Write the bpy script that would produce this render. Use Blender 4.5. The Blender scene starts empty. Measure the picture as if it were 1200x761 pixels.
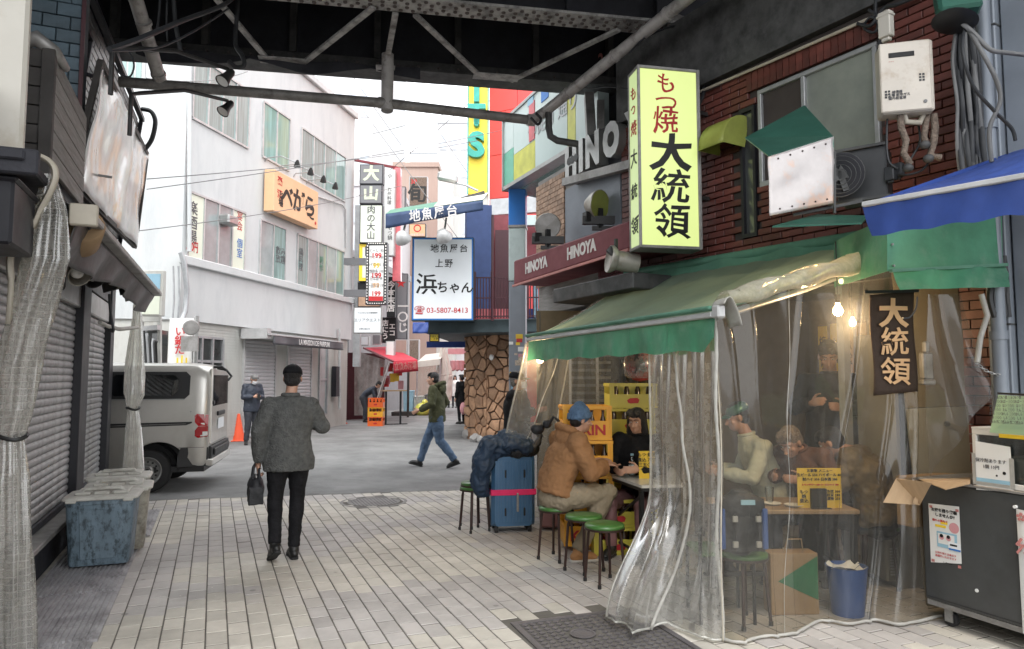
import bpy, bmesh, math, random
from math import sin, cos, pi, radians, sqrt, atan2
from mathutils import Matrix, Vector, Euler, noise as mn
S = bpy.context.scene
COL = S.collection
rnd = random.Random(7)

# ------------------------------------------------------------------ camera
FOC = 830.0; YAW = radians(22.8); PIT = math.atan(61.5/830); EYE = 1.65
cam = bpy.data.objects.new('camera', bpy.data.cameras.new('camera')); COL.objects.link(cam)
cam.location = (0, 0, EYE); cam.rotation_euler = (pi/2+PIT, 0, -YAW)
cam.data.sensor_width = 36; cam.data.lens = FOC/1200*36
cam.data.clip_start = 0.05; cam.data.clip_end = 600
S.camera = cam

# ------------------------------------------------------------------ sky, sun, exposure
SUN_EL, SUN_AZ = radians(58), radians(200)      # soft overcast sun from the upper left behind the camera
W = bpy.data.worlds.new('World'); S.world = W; W.use_nodes = True
nt = W.node_tree; nt.nodes.clear()
wo = nt.nodes.new('ShaderNodeOutputWorld'); wb = nt.nodes.new('ShaderNodeBackground')
sk = nt.nodes.new('ShaderNodeTexSky'); sk.sky_type = 'NISHITA'; sk.sun_disc = False
sk.sun_elevation = SUN_EL; sk.sun_rotation = SUN_AZ; sk.air_density = 1.0; sk.dust_density = 4.0; sk.ozone_density = 1.0
hs = nt.nodes.new('ShaderNodeHueSaturation'); hs.inputs['Saturation'].default_value = 0.12
mxw = nt.nodes.new('ShaderNodeMix'); mxw.data_type = 'RGBA'; mxw.inputs[0].default_value = 0.55
mxw.inputs[7].default_value = (11.6, 11.9, 12.2, 1)       # even cloud layer
nt.links.new(sk.outputs[0], hs.inputs['Color']); nt.links.new(hs.outputs[0], mxw.inputs[6])
nt.links.new(mxw.outputs[2], wb.inputs[0]); wb.inputs[1].default_value = 0.15
nt.links.new(wb.outputs[0], wo.inputs[0])
sl = bpy.data.lights.new('sun', 'SUN'); sl.energy = 0.9; sl.angle = radians(25); sl.color = (1, .985, .96)
so = bpy.data.objects.new('sun', sl); COL.objects.link(so)
sd = Vector((sin(SUN_AZ)*cos(SUN_EL), cos(SUN_AZ)*cos(SUN_EL), sin(SUN_EL)))
so.rotation_euler = sd.to_track_quat('Z', 'Y').to_euler()
S.view_settings.view_transform = 'Standard'; S.view_settings.look = 'None'
S.view_settings.exposure = 1.2; S.view_settings.gamma = 1.0
S.cycles.max_bounces = 8; S.cycles.diffuse_bounces = 5; S.cycles.transparent_max_bounces = 16
S.cycles.glossy_bounces = 3; S.cycles.transmission_bounces = 4; S.cycles.sample_clamp_indirect = 6
S.cycles.use_denoising = True

# ------------------------------------------------------------------ reading places off the photograph (pixel -> real place)
FH = Vector((sin(YAW), cos(YAW), 0)); RT = Vector((cos(YAW), -sin(YAW), 0)); UZ = Vector((0, 0, 1))
FW = FH*cos(PIT)+UZ*sin(PIT); UP = -FH*sin(PIT)+UZ*cos(PIT); CE = Vector((0, 0, EYE))
def ray(x, y): return FW+RT*((x-600)/FOC)-UP*((y-380.5)/FOC)
def G(x, y, z=0.0):
    d = ray(x, y); return CE+d*((z-EYE)/d.z)
def D(x, y, dd):
    d = ray(x, y); return CE+d*(dd/d.dot(FH))
def V(x, y, a, b):
    a = Vector((a[0], a[1], 0)); b = Vector((b[0], b[1], 0)); n = (b-a).cross(UZ); d = ray(x, y)
    return CE+d*((a-CE).dot(n)/d.dot(n))

# ------------------------------------------------------------------ mesh collector
class B:
    def __init__(s): s.v = []; s.f = []; s.m = []; s.mi = 0
    def add(s, vs, fs):
        o = len(s.v); s.v += [Vector(v) for v in vs]; s.f += [tuple(i+o for i in f) for f in fs]; s.m += [s.mi]*len(fs); return s
    def box(s, x0, x1, y0, y1, z0, z1, M=None):
        vs = [Vector((x, y, z)) for x in (x0, x1) for y in (y0, y1) for z in (z0, z1)]
        if M is not None: vs = [M @ v for v in vs]
        return s.add(vs, [(0,1,3,2),(4,6,7,5),(0,4,5,1),(2,3,7,6),(0,2,6,4),(1,5,7,3)])
    def bar(s, a, b, w, h, up=(0,0,1)):
        a = Vector(a); b = Vector(b); d = (b-a); L = d.length; d.normalize()
        r = d.cross(Vector(up))
        if r.length < 1e-4: r = d.cross(Vector((1,0,0)))
        r.normalize(); u = r.cross(d)
        M = Matrix((( r.x,d.x,u.x,a.x),(r.y,d.y,u.y,a.y),(r.z,d.z,u.z,a.z),(0,0,0,1)))
        return s.box(-w/2, w/2, 0, L, -h/2, h/2, M)
    def tube(s, pts, r, n=8, cap=True):
        pts = [Vector(p) for p in pts]; k = len(pts)
        rr = r if isinstance(r, (list, tuple)) else [r]*k
        vs = []; last = None
        for i, p in enumerate(pts):
            t = (pts[min(i+1, k-1)]-pts[max(i-1, 0)])
            if t.length < 1e-7: t = Vector((0,0,1))
            t.normalize()
            if last is None:
                a = Vector((0,0,1)) if abs(t.z) < .9 else Vector((1,0,0)); u = t.cross(a).normalized()
            else:
                u = last-t*last.dot(t)
                u = u.normalized() if u.length > 1e-5 else t.orthogonal().normalized()
            last = u; w = t.cross(u)
            for j in range(n):
                a = 2*pi*j/n; vs.append(p+(u*cos(a)+w*sin(a))*rr[i])
        fs = [(i*n+j, i*n+(j+1) % n, (i+1)*n+(j+1) % n, (i+1)*n+j) for i in range(k-1) for j in range(n)]
        if cap: fs += [tuple(range(n))[::-1], tuple(range((k-1)*n, k*n))]
        return s.add(vs, fs)
    def cyl(s, a, b, r, r2=None, n=12): return s.tube([a, b], [r, r if r2 is None else r2], n)
    def ell(s, c, r, M=None, nu=14, nv=9):
        c = Vector(c); vs = []
        R_ = M if M is not None else Matrix.Identity(3)
        for i in range(nv+1):
            p = pi*i/nv
            for j in range(nu):
                a = 2*pi*j/nu; vs.append(c+R_ @ Vector((r[0]*sin(p)*cos(a), r[1]*sin(p)*sin(a), r[2]*cos(p))))
        fs = [(i*nu+j, (i+1)*nu+j, (i+1)*nu+(j+1) % nu, i*nu+(j+1) % nu) for i in range(nv) for j in range(nu)]
        return s.add(vs, fs)
    def lathe(s, prof, c=(0,0,0), n=20, M=None):
        c = Vector(c); vs = []
        for r, z in prof:
            for j in range(n):
                a = 2*pi*j/n; v = Vector((r*cos(a), r*sin(a), z))
                if M is not None: v = M @ v
                vs.append(c+v)
        k = len(prof)
        fs = [(i*n+j, i*n+(j+1) % n, (i+1)*n+(j+1) % n, (i+1)*n+j) for i in range(k-1) for j in range(n)]
        return s.add(vs, fs)
    def grid(s, fn, nu, nv, close=False):
        vs = [fn(i/nu, j/nv) for i in range(nu+1) for j in range(nv+1)]
        fs = [(i*(nv+1)+j, (i+1)*(nv+1)+j, (i+1)*(nv+1)+j+1, i*(nv+1)+j+1) for i in range(nu) for j in range(nv)]
        return s.add(vs, fs)
    def prism(s, pts, M, d):        # outline (x,y) extruded along local z by d
        n = len(pts)
        vs = [M @ Vector((x, y, 0)) for x, y in pts]+[M @ Vector((x, y, d)) for x, y in pts]
        fs = [tuple(range(n))[::-1], tuple(range(n, 2*n))]+[(i, (i+1) % n, n+(i+1) % n, n+i) for i in range(n)]
        return s.add(vs, fs)
    def loft(s, rings, cap=True):   # rings of equal length vertex lists
        n = len(rings[0]); k = len(rings); vs = [v for r in rings for v in r]
        fs = [(i*n+j, i*n+(j+1) % n, (i+1)*n+(j+1) % n, (i+1)*n+j) for i in range(k-1) for j in range(n)]
        if cap: fs += [tuple(range(n))[::-1], tuple(range((k-1)*n, k*n))]
        return s.add(vs, fs)
    def quad(s, a, b, c, d): return s.add([a, b, c, d], [(0,1,2,3)])

ROOT = {}
def frame(o, ux, up=(0,0,1)):       # local x -> ux, local y -> up, local z -> towards the viewer of the face
    ux = Vector(ux).normalized(); up = Vector(up).normalized(); n = ux.cross(up); up = n.cross(ux)
    o = Vector(o)
    return Matrix(((ux.x,up.x,n.x,o.x),(ux.y,up.y,n.y,o.y),(ux.z,up.z,n.z,o.z),(0,0,0,1)))
def thing(name, label, cat, loc=(0,0,0), rz=0, group=None):
    o = bpy.data.objects.new(name, None); COL.objects.link(o); o.empty_display_size = .2
    o.location = loc; o.rotation_euler = (0,0,rz)
    ROOT[o.name] = Matrix.Translation(Vector(loc)) @ Matrix.Rotation(rz, 4, 'Z')
    o['label'] = label; o['category'] = cat
    if group: o['group'] = group
    return o
def tag(o, label=None, cat=None, group=None, kind=None):
    if label: o['label'] = label
    if cat: o['category'] = cat
    if group: o['group'] = group
    if kind: o['kind'] = kind
    return o
def mkmesh(name, b, mats, smooth=None, weld=False):
    me = bpy.data.meshes.new(name); me.from_pydata([tuple(v) for v in b.v], [], b.f)
    for m in (mats if isinstance(mats, (list, tuple)) else [mats]): me.materials.append(m)
    if len(set(b.m)) > 1: me.polygons.foreach_set('material_index', b.m)
    if weld:
        bm = bmesh.new(); bm.from_mesh(me); bmesh.ops.remove_doubles(bm, verts=bm.verts, dist=1e-5)
        bmesh.ops.recalc_face_normals(bm, faces=bm.faces); bm.to_mesh(me); bm.free()
    if smooth is not None:
        me.shade_smooth(); me.set_sharp_from_angle(angle=radians(smooth))
    me.update(); return me
def obj(name, b, mat, parent=None, w=False, smooth=None, bevel=0, weld=None, solid=0, seg=1):
    """w: the collector holds world coordinates"""
    if weld is None: weld = smooth is not None
    loc = None
    if parent is None:
        xs = [v.x for v in b.v]; ys = [v.y for v in b.v]; zs = [v.z for v in b.v]
        loc = Vector(((min(xs)+max(xs))/2, (min(ys)+max(ys))/2, min(zs)))
        b.v = [v-loc for v in b.v]
    elif w:
        Mi = ROOT[parent.name].inverted(); b.v = [Mi @ v for v in b.v]
    me = mkmesh(name, b, mat, smooth, weld)
    o = bpy.data.objects.new(name, me); COL.objects.link(o)
    if parent is not None: o.parent = parent; ROOT[o.name] = ROOT[parent.name]
    else: o.location = loc; ROOT[o.name] = Matrix.Translation(loc)
    if solid: md = o.modifiers.new('s', 'SOLIDIFY'); md.thickness = solid; md.offset = 0
    if bevel:
        md = o.modifiers.new('b', 'BEVEL'); md.width = bevel; md.segments = seg; md.limit_method = 'ANGLE'; md.angle_limit = radians(40)
    return o
def inst(name, me, parent, M=None, w=False):    # another object sharing mesh data
    o = bpy.data.objects.new(name, me); COL.objects.link(o)
    if parent is not None:
        o.parent = parent; ROOT[o.name] = ROOT[parent.name]
        if w: M = ROOT[parent.name].inverted() @ M
    if M is not None: o.matrix_local = M
    return o
def struct(name, b, mat, **k): return tag(obj(name, b, mat, **k), kind='structure')
def copy_tree(o, parent=None):
    c = o.copy(); COL.objects.link(c)
    if parent is not None: c.parent = parent
    for ch in list(o.children): copy_tree(ch, c)
    return c
def dup(root, loc, rz, label, group=None):
    c = copy_tree(root); c.location = loc; c.rotation_euler = (0,0,rz); c['label'] = label
    if group: c['group'] = group
    ROOT[c.name] = Matrix.Translation(Vector(loc)) @ Matrix.Rotation(rz, 4, 'Z')
    return c

# ------------------------------------------------------------------ materials
def mat(name, col, rough=.6, metal=0, col2=None, sc=4, var=.25, bump=0, bsc=60, rand=0, spec=.5, dirt=None, dsc=3, dlo=.5, dhi=.75, stretch=None, emit=0, ecol=None, trans=0, coat=0):
    m = bpy.data.materials.new(name); m.use_nodes = True; t = m.node_tree; n = t.nodes; l = t.links
    p = n['Principled BSDF']; p.inputs['Roughness'].default_value = rough; p.inputs['Metallic'].default_value = metal
    p.inputs['Specular IOR Level'].default_value = spec; p.inputs['Coat Weight'].default_value = coat
    tc = n.new('ShaderNodeTexCoord'); vec = tc.outputs['Object']
    if stretch:
        mp = n.new('ShaderNodeMapping'); mp.inputs['Scale'].default_value = stretch; l.new(vec, mp.inputs[0]); vec = mp.outputs[0]
    nz = n.new('ShaderNodeTexNoise'); nz.inputs['Scale'].default_value = sc; nz.inputs['Detail'].default_value = 6; nz.inputs['Roughness'].default_value = .65
    l.new(vec, nz.inputs['Vector'])
    c2 = col2 or tuple(c*(1-var) for c in col)
    mx = n.new('ShaderNodeMix'); mx.data_type = 'RGBA'; mx.inputs[6].default_value = (*col, 1); mx.inputs[7].default_value = (*c2, 1)
    mr = n.new('ShaderNodeMapRange'); mr.inputs[1].default_value = .35; mr.inputs[2].default_value = .65
    l.new(nz.outputs[0], mr.inputs[0]); l.new(mr.outputs[0], mx.inputs[0]); out = mx.outputs[2]
    if rand:
        oi = n.new('ShaderNodeObjectInfo'); ge = n.new('ShaderNodeNewGeometry')
        ad = n.new('ShaderNodeMath'); ad.operation = 'ADD'; l.new(oi.outputs['Random'], ad.inputs[0]); l.new(ge.outputs['Random Per Island'], ad.inputs[1])
        fr = n.new('ShaderNodeMath'); fr.operation = 'FRACT'; l.new(ad.outputs[0], fr.inputs[0])
        ml = n.new('ShaderNodeMapRange'); ml.inputs[3].default_value = 1-rand; ml.inputs[4].default_value = 1+rand*.6
        l.new(fr.outputs[0], ml.inputs[0])
        h = n.new('ShaderNodeHueSaturation'); l.new(out, h.inputs['Color']); l.new(ml.outputs[0], h.inputs['Value']); out = h.outputs[0]
    if dirt:
        nd = n.new('ShaderNodeTexNoise'); nd.inputs['Scale'].default_value = dsc; nd.inputs['Detail'].default_value = 9; nd.inputs['Roughness'].default_value = .7
        l.new(vec, nd.inputs['Vector'])
        md = n.new('ShaderNodeMapRange'); md.inputs[1].default_value = dlo; md.inputs[2].default_value = dhi; l.new(nd.outputs[0], md.inputs[0])
        m2 = n.new('ShaderNodeMix'); m2.data_type = 'RGBA'; m2.inputs[7].default_value = (*dirt, 1)
        l.new(md.outputs[0], m2.inputs[0]); l.new(out, m2.inputs[6]); out = m2.outputs[2]
    l.new(out, p.inputs['Base Color'])
    rr = n.new('ShaderNodeMapRange'); rr.inputs[3].default_value = max(.03, rough*.8); rr.inputs[4].default_value = min(1, rough*1.25)
    l.new(nz.outputs[0], rr.inputs[0]); l.new(rr.outputs[0], p.inputs['Roughness'])
    if bump:
        nb = n.new('ShaderNodeTexNoise'); nb.inputs['Scale'].default_value = bsc; nb.inputs['Detail'].default_value = 4; l.new(vec, nb.inputs['Vector'])
        bp = n.new('ShaderNodeBump'); bp.inputs['Strength'].default_value = bump; bp.inputs['Distance'].default_value = .02
        l.new(nb.outputs[0], bp.inputs['Height']); l.new(bp.outputs[0], p.inputs['Normal'])
    if emit:
        p.inputs['Emission Color'].default_value = (*(ecol or col), 1); p.inputs['Emission Strength'].default_value = emit
    if trans:   # thin cloth that lets daylight through
        tr = n.new('ShaderNodeBsdfTranslucent'); l.new(out, tr.inputs[0]); ms = n.new('ShaderNodeMixShader'); ms.inputs[0].default_value = trans
        l.new(p.outputs[0], ms.inputs[1]); l.new(tr.outputs[0], ms.inputs[2]); l.new(ms.outputs[0], n['Material Output'].inputs[0])
    return m
def vinyl(name, tint, cloud, gloss=.12, cs=3, wr=.35, ws=5, grid=0):
    """clear plastic sheet: see-through, cloudy with fine scratches, wrinkled gloss"""
    m = bpy.data.materials.new(name); m.use_nodes = True; t = m.node_tree; n = t.nodes; l = t.links
    n.remove(n['Principled BSDF']); out = n['Material Output']
    tc = n.new('ShaderNodeTexCoord')
    tr = n.new('ShaderNodeBsdfTransparent'); tr.inputs[0].default_value = (*tint, 1)
    df = n.new('ShaderNodeBsdfDiffuse'); df.inputs[0].default_value = (.74, .73, .69, 1)
    tl = n.new('ShaderNodeBsdfTranslucent'); tl.inputs[0].default_value = (.74, .73, .69, 1)
    gl = n.new('ShaderNodeBsdfGlossy'); gl.inputs['Roughness'].default_value = .07 if cloud < .2 else .16
    dm = n.new('ShaderNodeMixShader'); dm.inputs[0].default_value = .5; l.new(df.outputs[0], dm.inputs[1]); l.new(tl.outputs[0], dm.inputs[2])
    nz = n.new('ShaderNodeTexNoise'); nz.inputs['Scale'].default_value = cs; nz.inputs['Detail'].default_value = 10; nz.inputs['Roughness'].default_value = .75
    l.new(tc.outputs['Object'], nz.inputs['Vector'])
    mr = n.new('ShaderNodeMapRange'); mr.inputs[1].default_value = .4; mr.inputs[2].default_value = .7; mr.inputs[3].default_value = cloud*.75; mr.inputs[4].default_value = cloud*1.35
    l.new(nz.outputs[0], mr.inputs[0]); fac = mr.outputs[0]
    if grid:
        mp = n.new('ShaderNodeMapping'); mp.inputs['Scale'].default_value = (grid, grid, grid); l.new(tc.outputs['Object'], mp.inputs[0])
        sp = n.new('ShaderNodeSeparateXYZ'); l.new(mp.outputs[0], sp.inputs[0])
        prev = None
        xy = n.new('ShaderNodeMath'); xy.operation = 'ADD'; l.new(sp.outputs[0], xy.inputs[0]); l.new(sp.outputs[1], xy.inputs[1])
        for o_ in (xy.outputs[0], sp.outputs[2]):
            fr = n.new('ShaderNodeMath'); fr.operation = 'FRACT'; l.new(o_, fr.inputs[0])
            lt = n.new('ShaderNodeMath'); lt.operation = 'LESS_THAN'; lt.inputs[1].default_value = .14; l.new(fr.outputs[0], lt.inputs[0])
            if prev is None: prev = lt.outputs[0]
            else:
                mxx = n.new('ShaderNodeMath'); mxx.operation = 'MAXIMUM'; l.new(prev, mxx.inputs[0]); l.new(lt.outputs[0], mxx.inputs[1]); prev = mxx.outputs[0]
        sc_ = n.new('ShaderNodeMath'); sc_.operation = 'MULTIPLY'; sc_.inputs[1].default_value = .15; l.new(prev, sc_.inputs[0])
        ad = n.new('ShaderNodeMath'); ad.operation = 'ADD'; ad.use_clamp = True; l.new(fac, ad.inputs[0]); l.new(sc_.outputs[0], ad.inputs[1]); fac = ad.outputs[0]
    m1 = n.new('ShaderNodeMixShader'); l.new(fac, m1.inputs[0]); l.new(tr.outputs[0], m1.inputs[1]); l.new(dm.outputs[0], m1.inputs[2])
    lw = n.new('ShaderNodeLayerWeight'); lw.inputs[0].default_value = .22
    mg = n.new('ShaderNodeMath'); mg.operation = 'MULTIPLY_ADD'; mg.inputs[1].default_value = .15+gloss*1.5; mg.inputs[2].default_value = gloss*.35; l.new(lw.outputs['Fresnel'], mg.inputs[0])
    m2 = n.new('ShaderNodeMixShader'); l.new(mg.outputs[0], m2.inputs[0]); l.new(m1.outputs[0], m2.inputs[1]); l.new(gl.outputs[0], m2.inputs[2])
    nb = n.new('ShaderNodeTexNoise'); nb.inputs['Scale'].default_value = ws; nb.noise_type = 'RIDGED_MULTIFRACTAL'; nb.inputs['Detail'].default_value = 3; nb.inputs['Distortion'].default_value = .8
    mpp = n.new('ShaderNodeMapping'); mpp.inputs['Scale'].default_value = (1, 1, .45); l.new(tc.outputs['Object'], mpp.inputs[0]); l.new(mpp.outputs[0], nb.inputs['Vector'])
    bp = n.new('ShaderNodeBump'); bp.inputs['Strength'].default_value = wr; bp.inputs['Distance'].default_value = .08; l.new(nb.outputs[0], bp.inputs['Height'])
    l.new(bp.outputs[0], gl.inputs['Normal']); l.new(bp.outputs[0], lw.inputs['Normal']); l.new(bp.outputs[0], df.inputs['Normal'])
    l.new(m2.outputs[0], out.inputs[0]); return m
def glassy(name, tint, refl=.08, rough=.03):
    m = bpy.data.materials.new(name); m.use_nodes = True; t = m.node_tree; n = t.nodes; l = t.links
    n.remove(n['Principled BSDF']); tr = n.new('ShaderNodeBsdfTransparent'); tr.inputs[0].default_value = (*tint, 1)
    gl = n.new('ShaderNodeBsdfGlossy'); gl.inputs['Roughness'].default_value = rough
    lw = n.new('ShaderNodeLayerWeight'); lw.inputs[0].default_value = .3
    mg = n.new('ShaderNodeMath'); mg.operation = 'MULTIPLY_ADD'; mg.inputs[1].default_value = .7; mg.inputs[2].default_value = refl; mg.use_clamp = True; l.new(lw.outputs['Fresnel'], mg.inputs[0])
    ms = n.new('ShaderNodeMixShader'); l.new(mg.outputs[0], ms.inputs[0]); l.new(tr.outputs[0], ms.inputs[1]); l.new(gl.outputs[0], ms.inputs[2])
    l.new(ms.outputs[0], n['Material Output'].inputs[0]); return m

def paver_material():
    """clay pavers: every paver has its own tone, picked from its cell; greyer patches run through the paving"""
    m = bpy.data.materials.new('pavers'); m.use_nodes = True; t = m.node_tree; n = t.nodes; l = t.links; p = n['Principled BSDF']
    ge = n.new('ShaderNodeNewGeometry'); sp = n.new('ShaderNodeSeparateXYZ'); l.new(ge.outputs['Position'], sp.inputs[0])
    def mth(op, a, b=None, c=None):
        q = n.new('ShaderNodeMath'); q.operation = op
        for i, x in enumerate((a, b, c)):
            if x is None: continue
            if isinstance(x, (int, float)): q.inputs[i].default_value = x
            else: l.new(x, q.inputs[i])
        return q.outputs[0]
    u = mth('FLOOR', mth('DIVIDE', sp.outputs[0], PW))
    par = mth('FLOORED_MODULO', mth('MULTIPLY', u, 0.37), 1.0)
    v = mth('FLOOR', mth('ADD', mth('DIVIDE', sp.outputs[1], PL), par))
    cb = n.new('ShaderNodeCombineXYZ'); l.new(u, cb.inputs[0]); l.new(v, cb.inputs[1])
    wn = n.new('ShaderNodeTexWhiteNoise'); wn.noise_dimensions = '2D'; l.new(cb.outputs[0], wn.inputs['Vector'])
    mp = n.new('ShaderNodeMapping'); mp.inputs['Scale'].default_value = (PW*.75, PL*.75, 1); mp.inputs['Location'].default_value = (3.1, 1.7, 0); l.new(cb.outputs[0], mp.inputs[0])
    big = n.new('ShaderNodeTexNoise'); big.inputs['Scale'].default_value = 1.0; big.inputs['Detail'].default_value = 0; l.new(mp.outputs[0], big.inputs['Vector'])
    th = mth('ADD', big.outputs[0], mth('MULTIPLY', mth('SUBTRACT', wn.outputs[0], .5), .05))
    st = n.new('ShaderNodeMapRange'); st.inputs[1].default_value = .5; st.inputs[2].default_value = .53; l.new(th, st.inputs[0])
    mx = n.new('ShaderNodeMix'); mx.data_type = 'RGBA'; mx.inputs[6].default_value = (.50, .468, .41, 1); mx.inputs[7].default_value = (.41, .385, .365, 1); l.new(st.outputs[0], mx.inputs[0])
    vv = n.new('ShaderNodeMapRange'); vv.inputs[3].default_value = .88; vv.inputs[4].default_value = 1.09; l.new(wn.outputs[0], vv.inputs[0])
    hsv = n.new('ShaderNodeHueSaturation'); l.new(mx.outputs[2], hsv.inputs['Color']); l.new(vv.outputs[0], hsv.inputs['Value'])
    dn = n.new('ShaderNodeTexNoise'); dn.inputs['Scale'].default_value = 1.3; dn.inputs['Detail'].default_value = 10; dn.inputs['Roughness'].default_value = .72; l.new(ge.outputs['Position'], dn.inputs['Vector'])
    dr = n.new('ShaderNodeMapRange'); dr.inputs[1].default_value = .4; dr.inputs[2].default_value = .75; dr.inputs[3].default_value = 1.06; dr.inputs[4].default_value = .66; l.new(dn.outputs[0], dr.inputs[0])
    h2 = n.new('ShaderNodeHueSaturation'); l.new(hsv.outputs[0], h2.inputs['Color']); l.new(dr.outputs[0], h2.inputs['Value'])
    # gum spots
    vo = n.new('ShaderNodeTexVoronoi'); vo.inputs['Scale'].default_value = 2.6; l.new(ge.outputs['Position'], vo.inputs['Vector'])
    vs_ = n.new('ShaderNodeMapRange'); vs_.inputs[1].default_value = .05; vs_.inputs[2].default_value = .075; vs_.inputs[3].default_value = .62; vs_.inputs[4].default_value = 1; l.new(vo.outputs['Distance'], vs_.inputs[0])
    h3 = n.new('ShaderNodeHueSaturation'); l.new(h2.outputs[0], h3.inputs['Color']); l.new(vs_.outputs[0], h3.inputs['Value'])
    l.new(h3.outputs[0], p.inputs['Base Color']); p.inputs['Roughness'].default_value = .62
    rg = n.new('ShaderNodeMapRange'); rg.inputs[3].default_value = .42; rg.inputs[4].default_value = .8; l.new(dn.outputs[0], rg.inputs[0]); l.new(rg.outputs[0], p.inputs['Roughness'])
    nb = n.new('ShaderNodeTexNoise'); nb.inputs['Scale'].default_value = 130; nb.inputs['Detail'].default_value = 3; l.new(ge.outputs['Position'], nb.inputs['Vector'])
    bp = n.new('ShaderNodeBump'); bp.inputs['Strength'].default_value = .3; bp.inputs['Distance'].default_value = .004; l.new(nb.outputs[0], bp.inputs['Height']); l.new(bp.outputs[0], p.inputs['Normal'])
    return m
PW, PL = .132, .232

K = {}
def k(n, *a, **q): K[n] = mat(n, *a, **q)
k('grout', (.12,.11,.095), .9, bump=.3)
K['pavers'] = paver_material()
k('asphalt', (.215,.215,.212), .75, sc=.9, var=.38, bump=.5, bsc=220, dirt=(.125,.125,.127), dsc=2.2, dlo=.52, dhi=.7)
k('castiron', (.15,.14,.145), .5, .4, bump=.3, bsc=80)
k('checker', (.40,.39,.40), .5, .05, sc=6, var=.35, dirt=(.12,.11,.11), dsc=5)
k('steel_dark', (.03,.031,.04), .7, .1, sc=3, var=.4, bump=.2, bsc=30)
k('steel_girder', (.085,.085,.085), .6, .1, sc=5, var=.5, dirt=(.02,.02,.022), dsc=6)
k('steel_pale', (.46,.45,.44), .55, .1, sc=8, var=.3, dirt=(.09,.085,.085), dsc=4, dlo=.45, dhi=.7)
k('rivet', (.10,.08,.075), .5, .2)
k('pipe_grey', (.23,.22,.21), .5, .1, sc=5, var=.35, dirt=(.06,.05,.045), dsc=7)
k('pipe_light', (.44,.42,.41), .45, .1, sc=5, var=.3, dirt=(.10,.08,.07), dsc=5, stretch=(1,1,1))
k('white_wall', (.535,.55,.55), .8, sc=1.2, var=.06, bump=.15, bsc=25, dirt=(.42,.44,.45), dsc=1.1, dlo=.5, dhi=.8, stretch=(1.6,1.6,.5))
k('cream_wall', (.50,.50,.47), .8, sc=1.5, var=.08, dirt=(.34,.31,.27), dsc=1.4, dlo=.5, dhi=.85, stretch=(2,2,.6))
k('frame_white', (.52,.52,.52), .4, .2)
k('frame_grey', (.42,.43,.44), .4, .4)
k('pane_green', (.30,.42,.40), .08, sc=2, var=.35, stretch=(9,9,.3), coat=.4)
k('pane_grey', (.34,.385,.385), .15, sc=1.5, var=.25, coat=.4)
k('pane_dark', (.06,.065,.065), .08, sc=1.5, var=.4, coat=.5)
k('pane_frost', (.17,.185,.17), .25, sc=1.2, var=.35, col2=(.27,.29,.25), coat=.3)
k('shutter_grey', (.38,.38,.385), .42, .35, sc=4, var=.3, dirt=(.13,.12,.12), dsc=6, dlo=.5, dhi=.72)
k('shutter_white', (.50,.50,.51), .5, .1, sc=4, var=.1)
k('black_frame', (.018,.018,.024), .45, .1, sc=5, var=.3)
k('black_clad', (.035,.036,.036), .32, .1, sc=6, var=.5, rand=.4, bump=.1)
k('blue_brick', (.075,.115,.145), .5, sc=6, var=.3, rand=.3, bump=.2)
k('red_brick', (.145,.042,.032), .45, sc=7, var=.3, rand=.34, bump=.15, bsc=90, dirt=(.07,.025,.02), dsc=4)
k('mortar_dark', (.05,.04,.036), .9)
k('mortar_blue', (.05,.06,.07), .9)
k('tan_tile', (.42,.27,.18), .55, sc=8, var=.25, rand=.25)
k('stone', (.43,.25,.145), .75, sc=5, var=.45, rand=.4, bump=.7, bsc=18, dirt=(.22,.12,.075), dsc=6)
k('stone_joint', (.13,.10,.08), .95, bump=.5, bsc=40)
k('wood_board', (.27,.26,.245), .7, sc=3, var=.35, rand=.22, stretch=(1,1,12), bump=.3, bsc=40)
k('wood_dark', (.05,.045,.042), .7, sc=3, var=.35, rand=.22)
k('beige_metal', (.50,.475,.42), .5, sc=2, var=.08, dirt=(.34,.28,.20), dsc=3, dlo=.55, dhi=.85)
k('awning_black', (.065,.062,.062), .42, sc=4, var=.35, bump=.2, bsc=10)
k('alu', (.45,.45,.44), .35, .7, sc=6, var=.2)
k('alu_dull', (.34,.33,.32), .5, .5, sc=6, var=.3, dirt=(.17,.16,.14), dsc=4)
k('bin_blue', (.14,.195,.24), .5, sc=6, var=.3, dirt=(.03,.045,.055), dsc=22, dlo=.48, dhi=.62, stretch=(1,1,.5))
k('bin_grey', (.30,.285,.24), .55, sc=6, var=.2, dirt=(.09,.075,.055), dsc=8, dlo=.46, dhi=.68)
k('bin_lid', (.47,.46,.42), .5, sc=6, var=.15, dirt=(.28,.25,.22), dsc=8)
k('green_canvas', (.085,.31,.19), .45, sc=3, var=.3, bump=.35, bsc=7, dirt=(.16,.31,.225), dsc=4, trans=.25)
k('green_faded', (.33,.47,.395), .6, sc=2.5, var=.12, dirt=(.27,.39,.33), dsc=3, trans=.72, bump=.1, bsc=8)
k('green_pale', (.16,.38,.27), .5, sc=2.5, var=.3, trans=.35, bump=.25, bsc=8)
k('blue_canvas', (.04,.085,.33), .5, sc=4, var=.25, bump=.15, bsc=14, trans=.2)
k('navy_canvas', (.05,.085,.18), .6, sc=4, var=.2, trans=.2)
k('maroon', (.19,.035,.045), .62, sc=5, var=.2, bump=.08, bsc=10)
k('maroon_dark', (.05,.012,.018), .5, sc=5, var=.2)
k('red_canvas', (.60,.045,.075), .6, sc=5, var=.15, trans=.25)
k('letter_white', (.75,.72,.70), .5)
k('letter_black', (.006,.006,.006), .5)
k('letter_red', (.55,.02,.025), .5)
k('letter_pink', (.55,.22,.20), .5)
k('letter_grey', (.10,.10,.11), .5)
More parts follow.
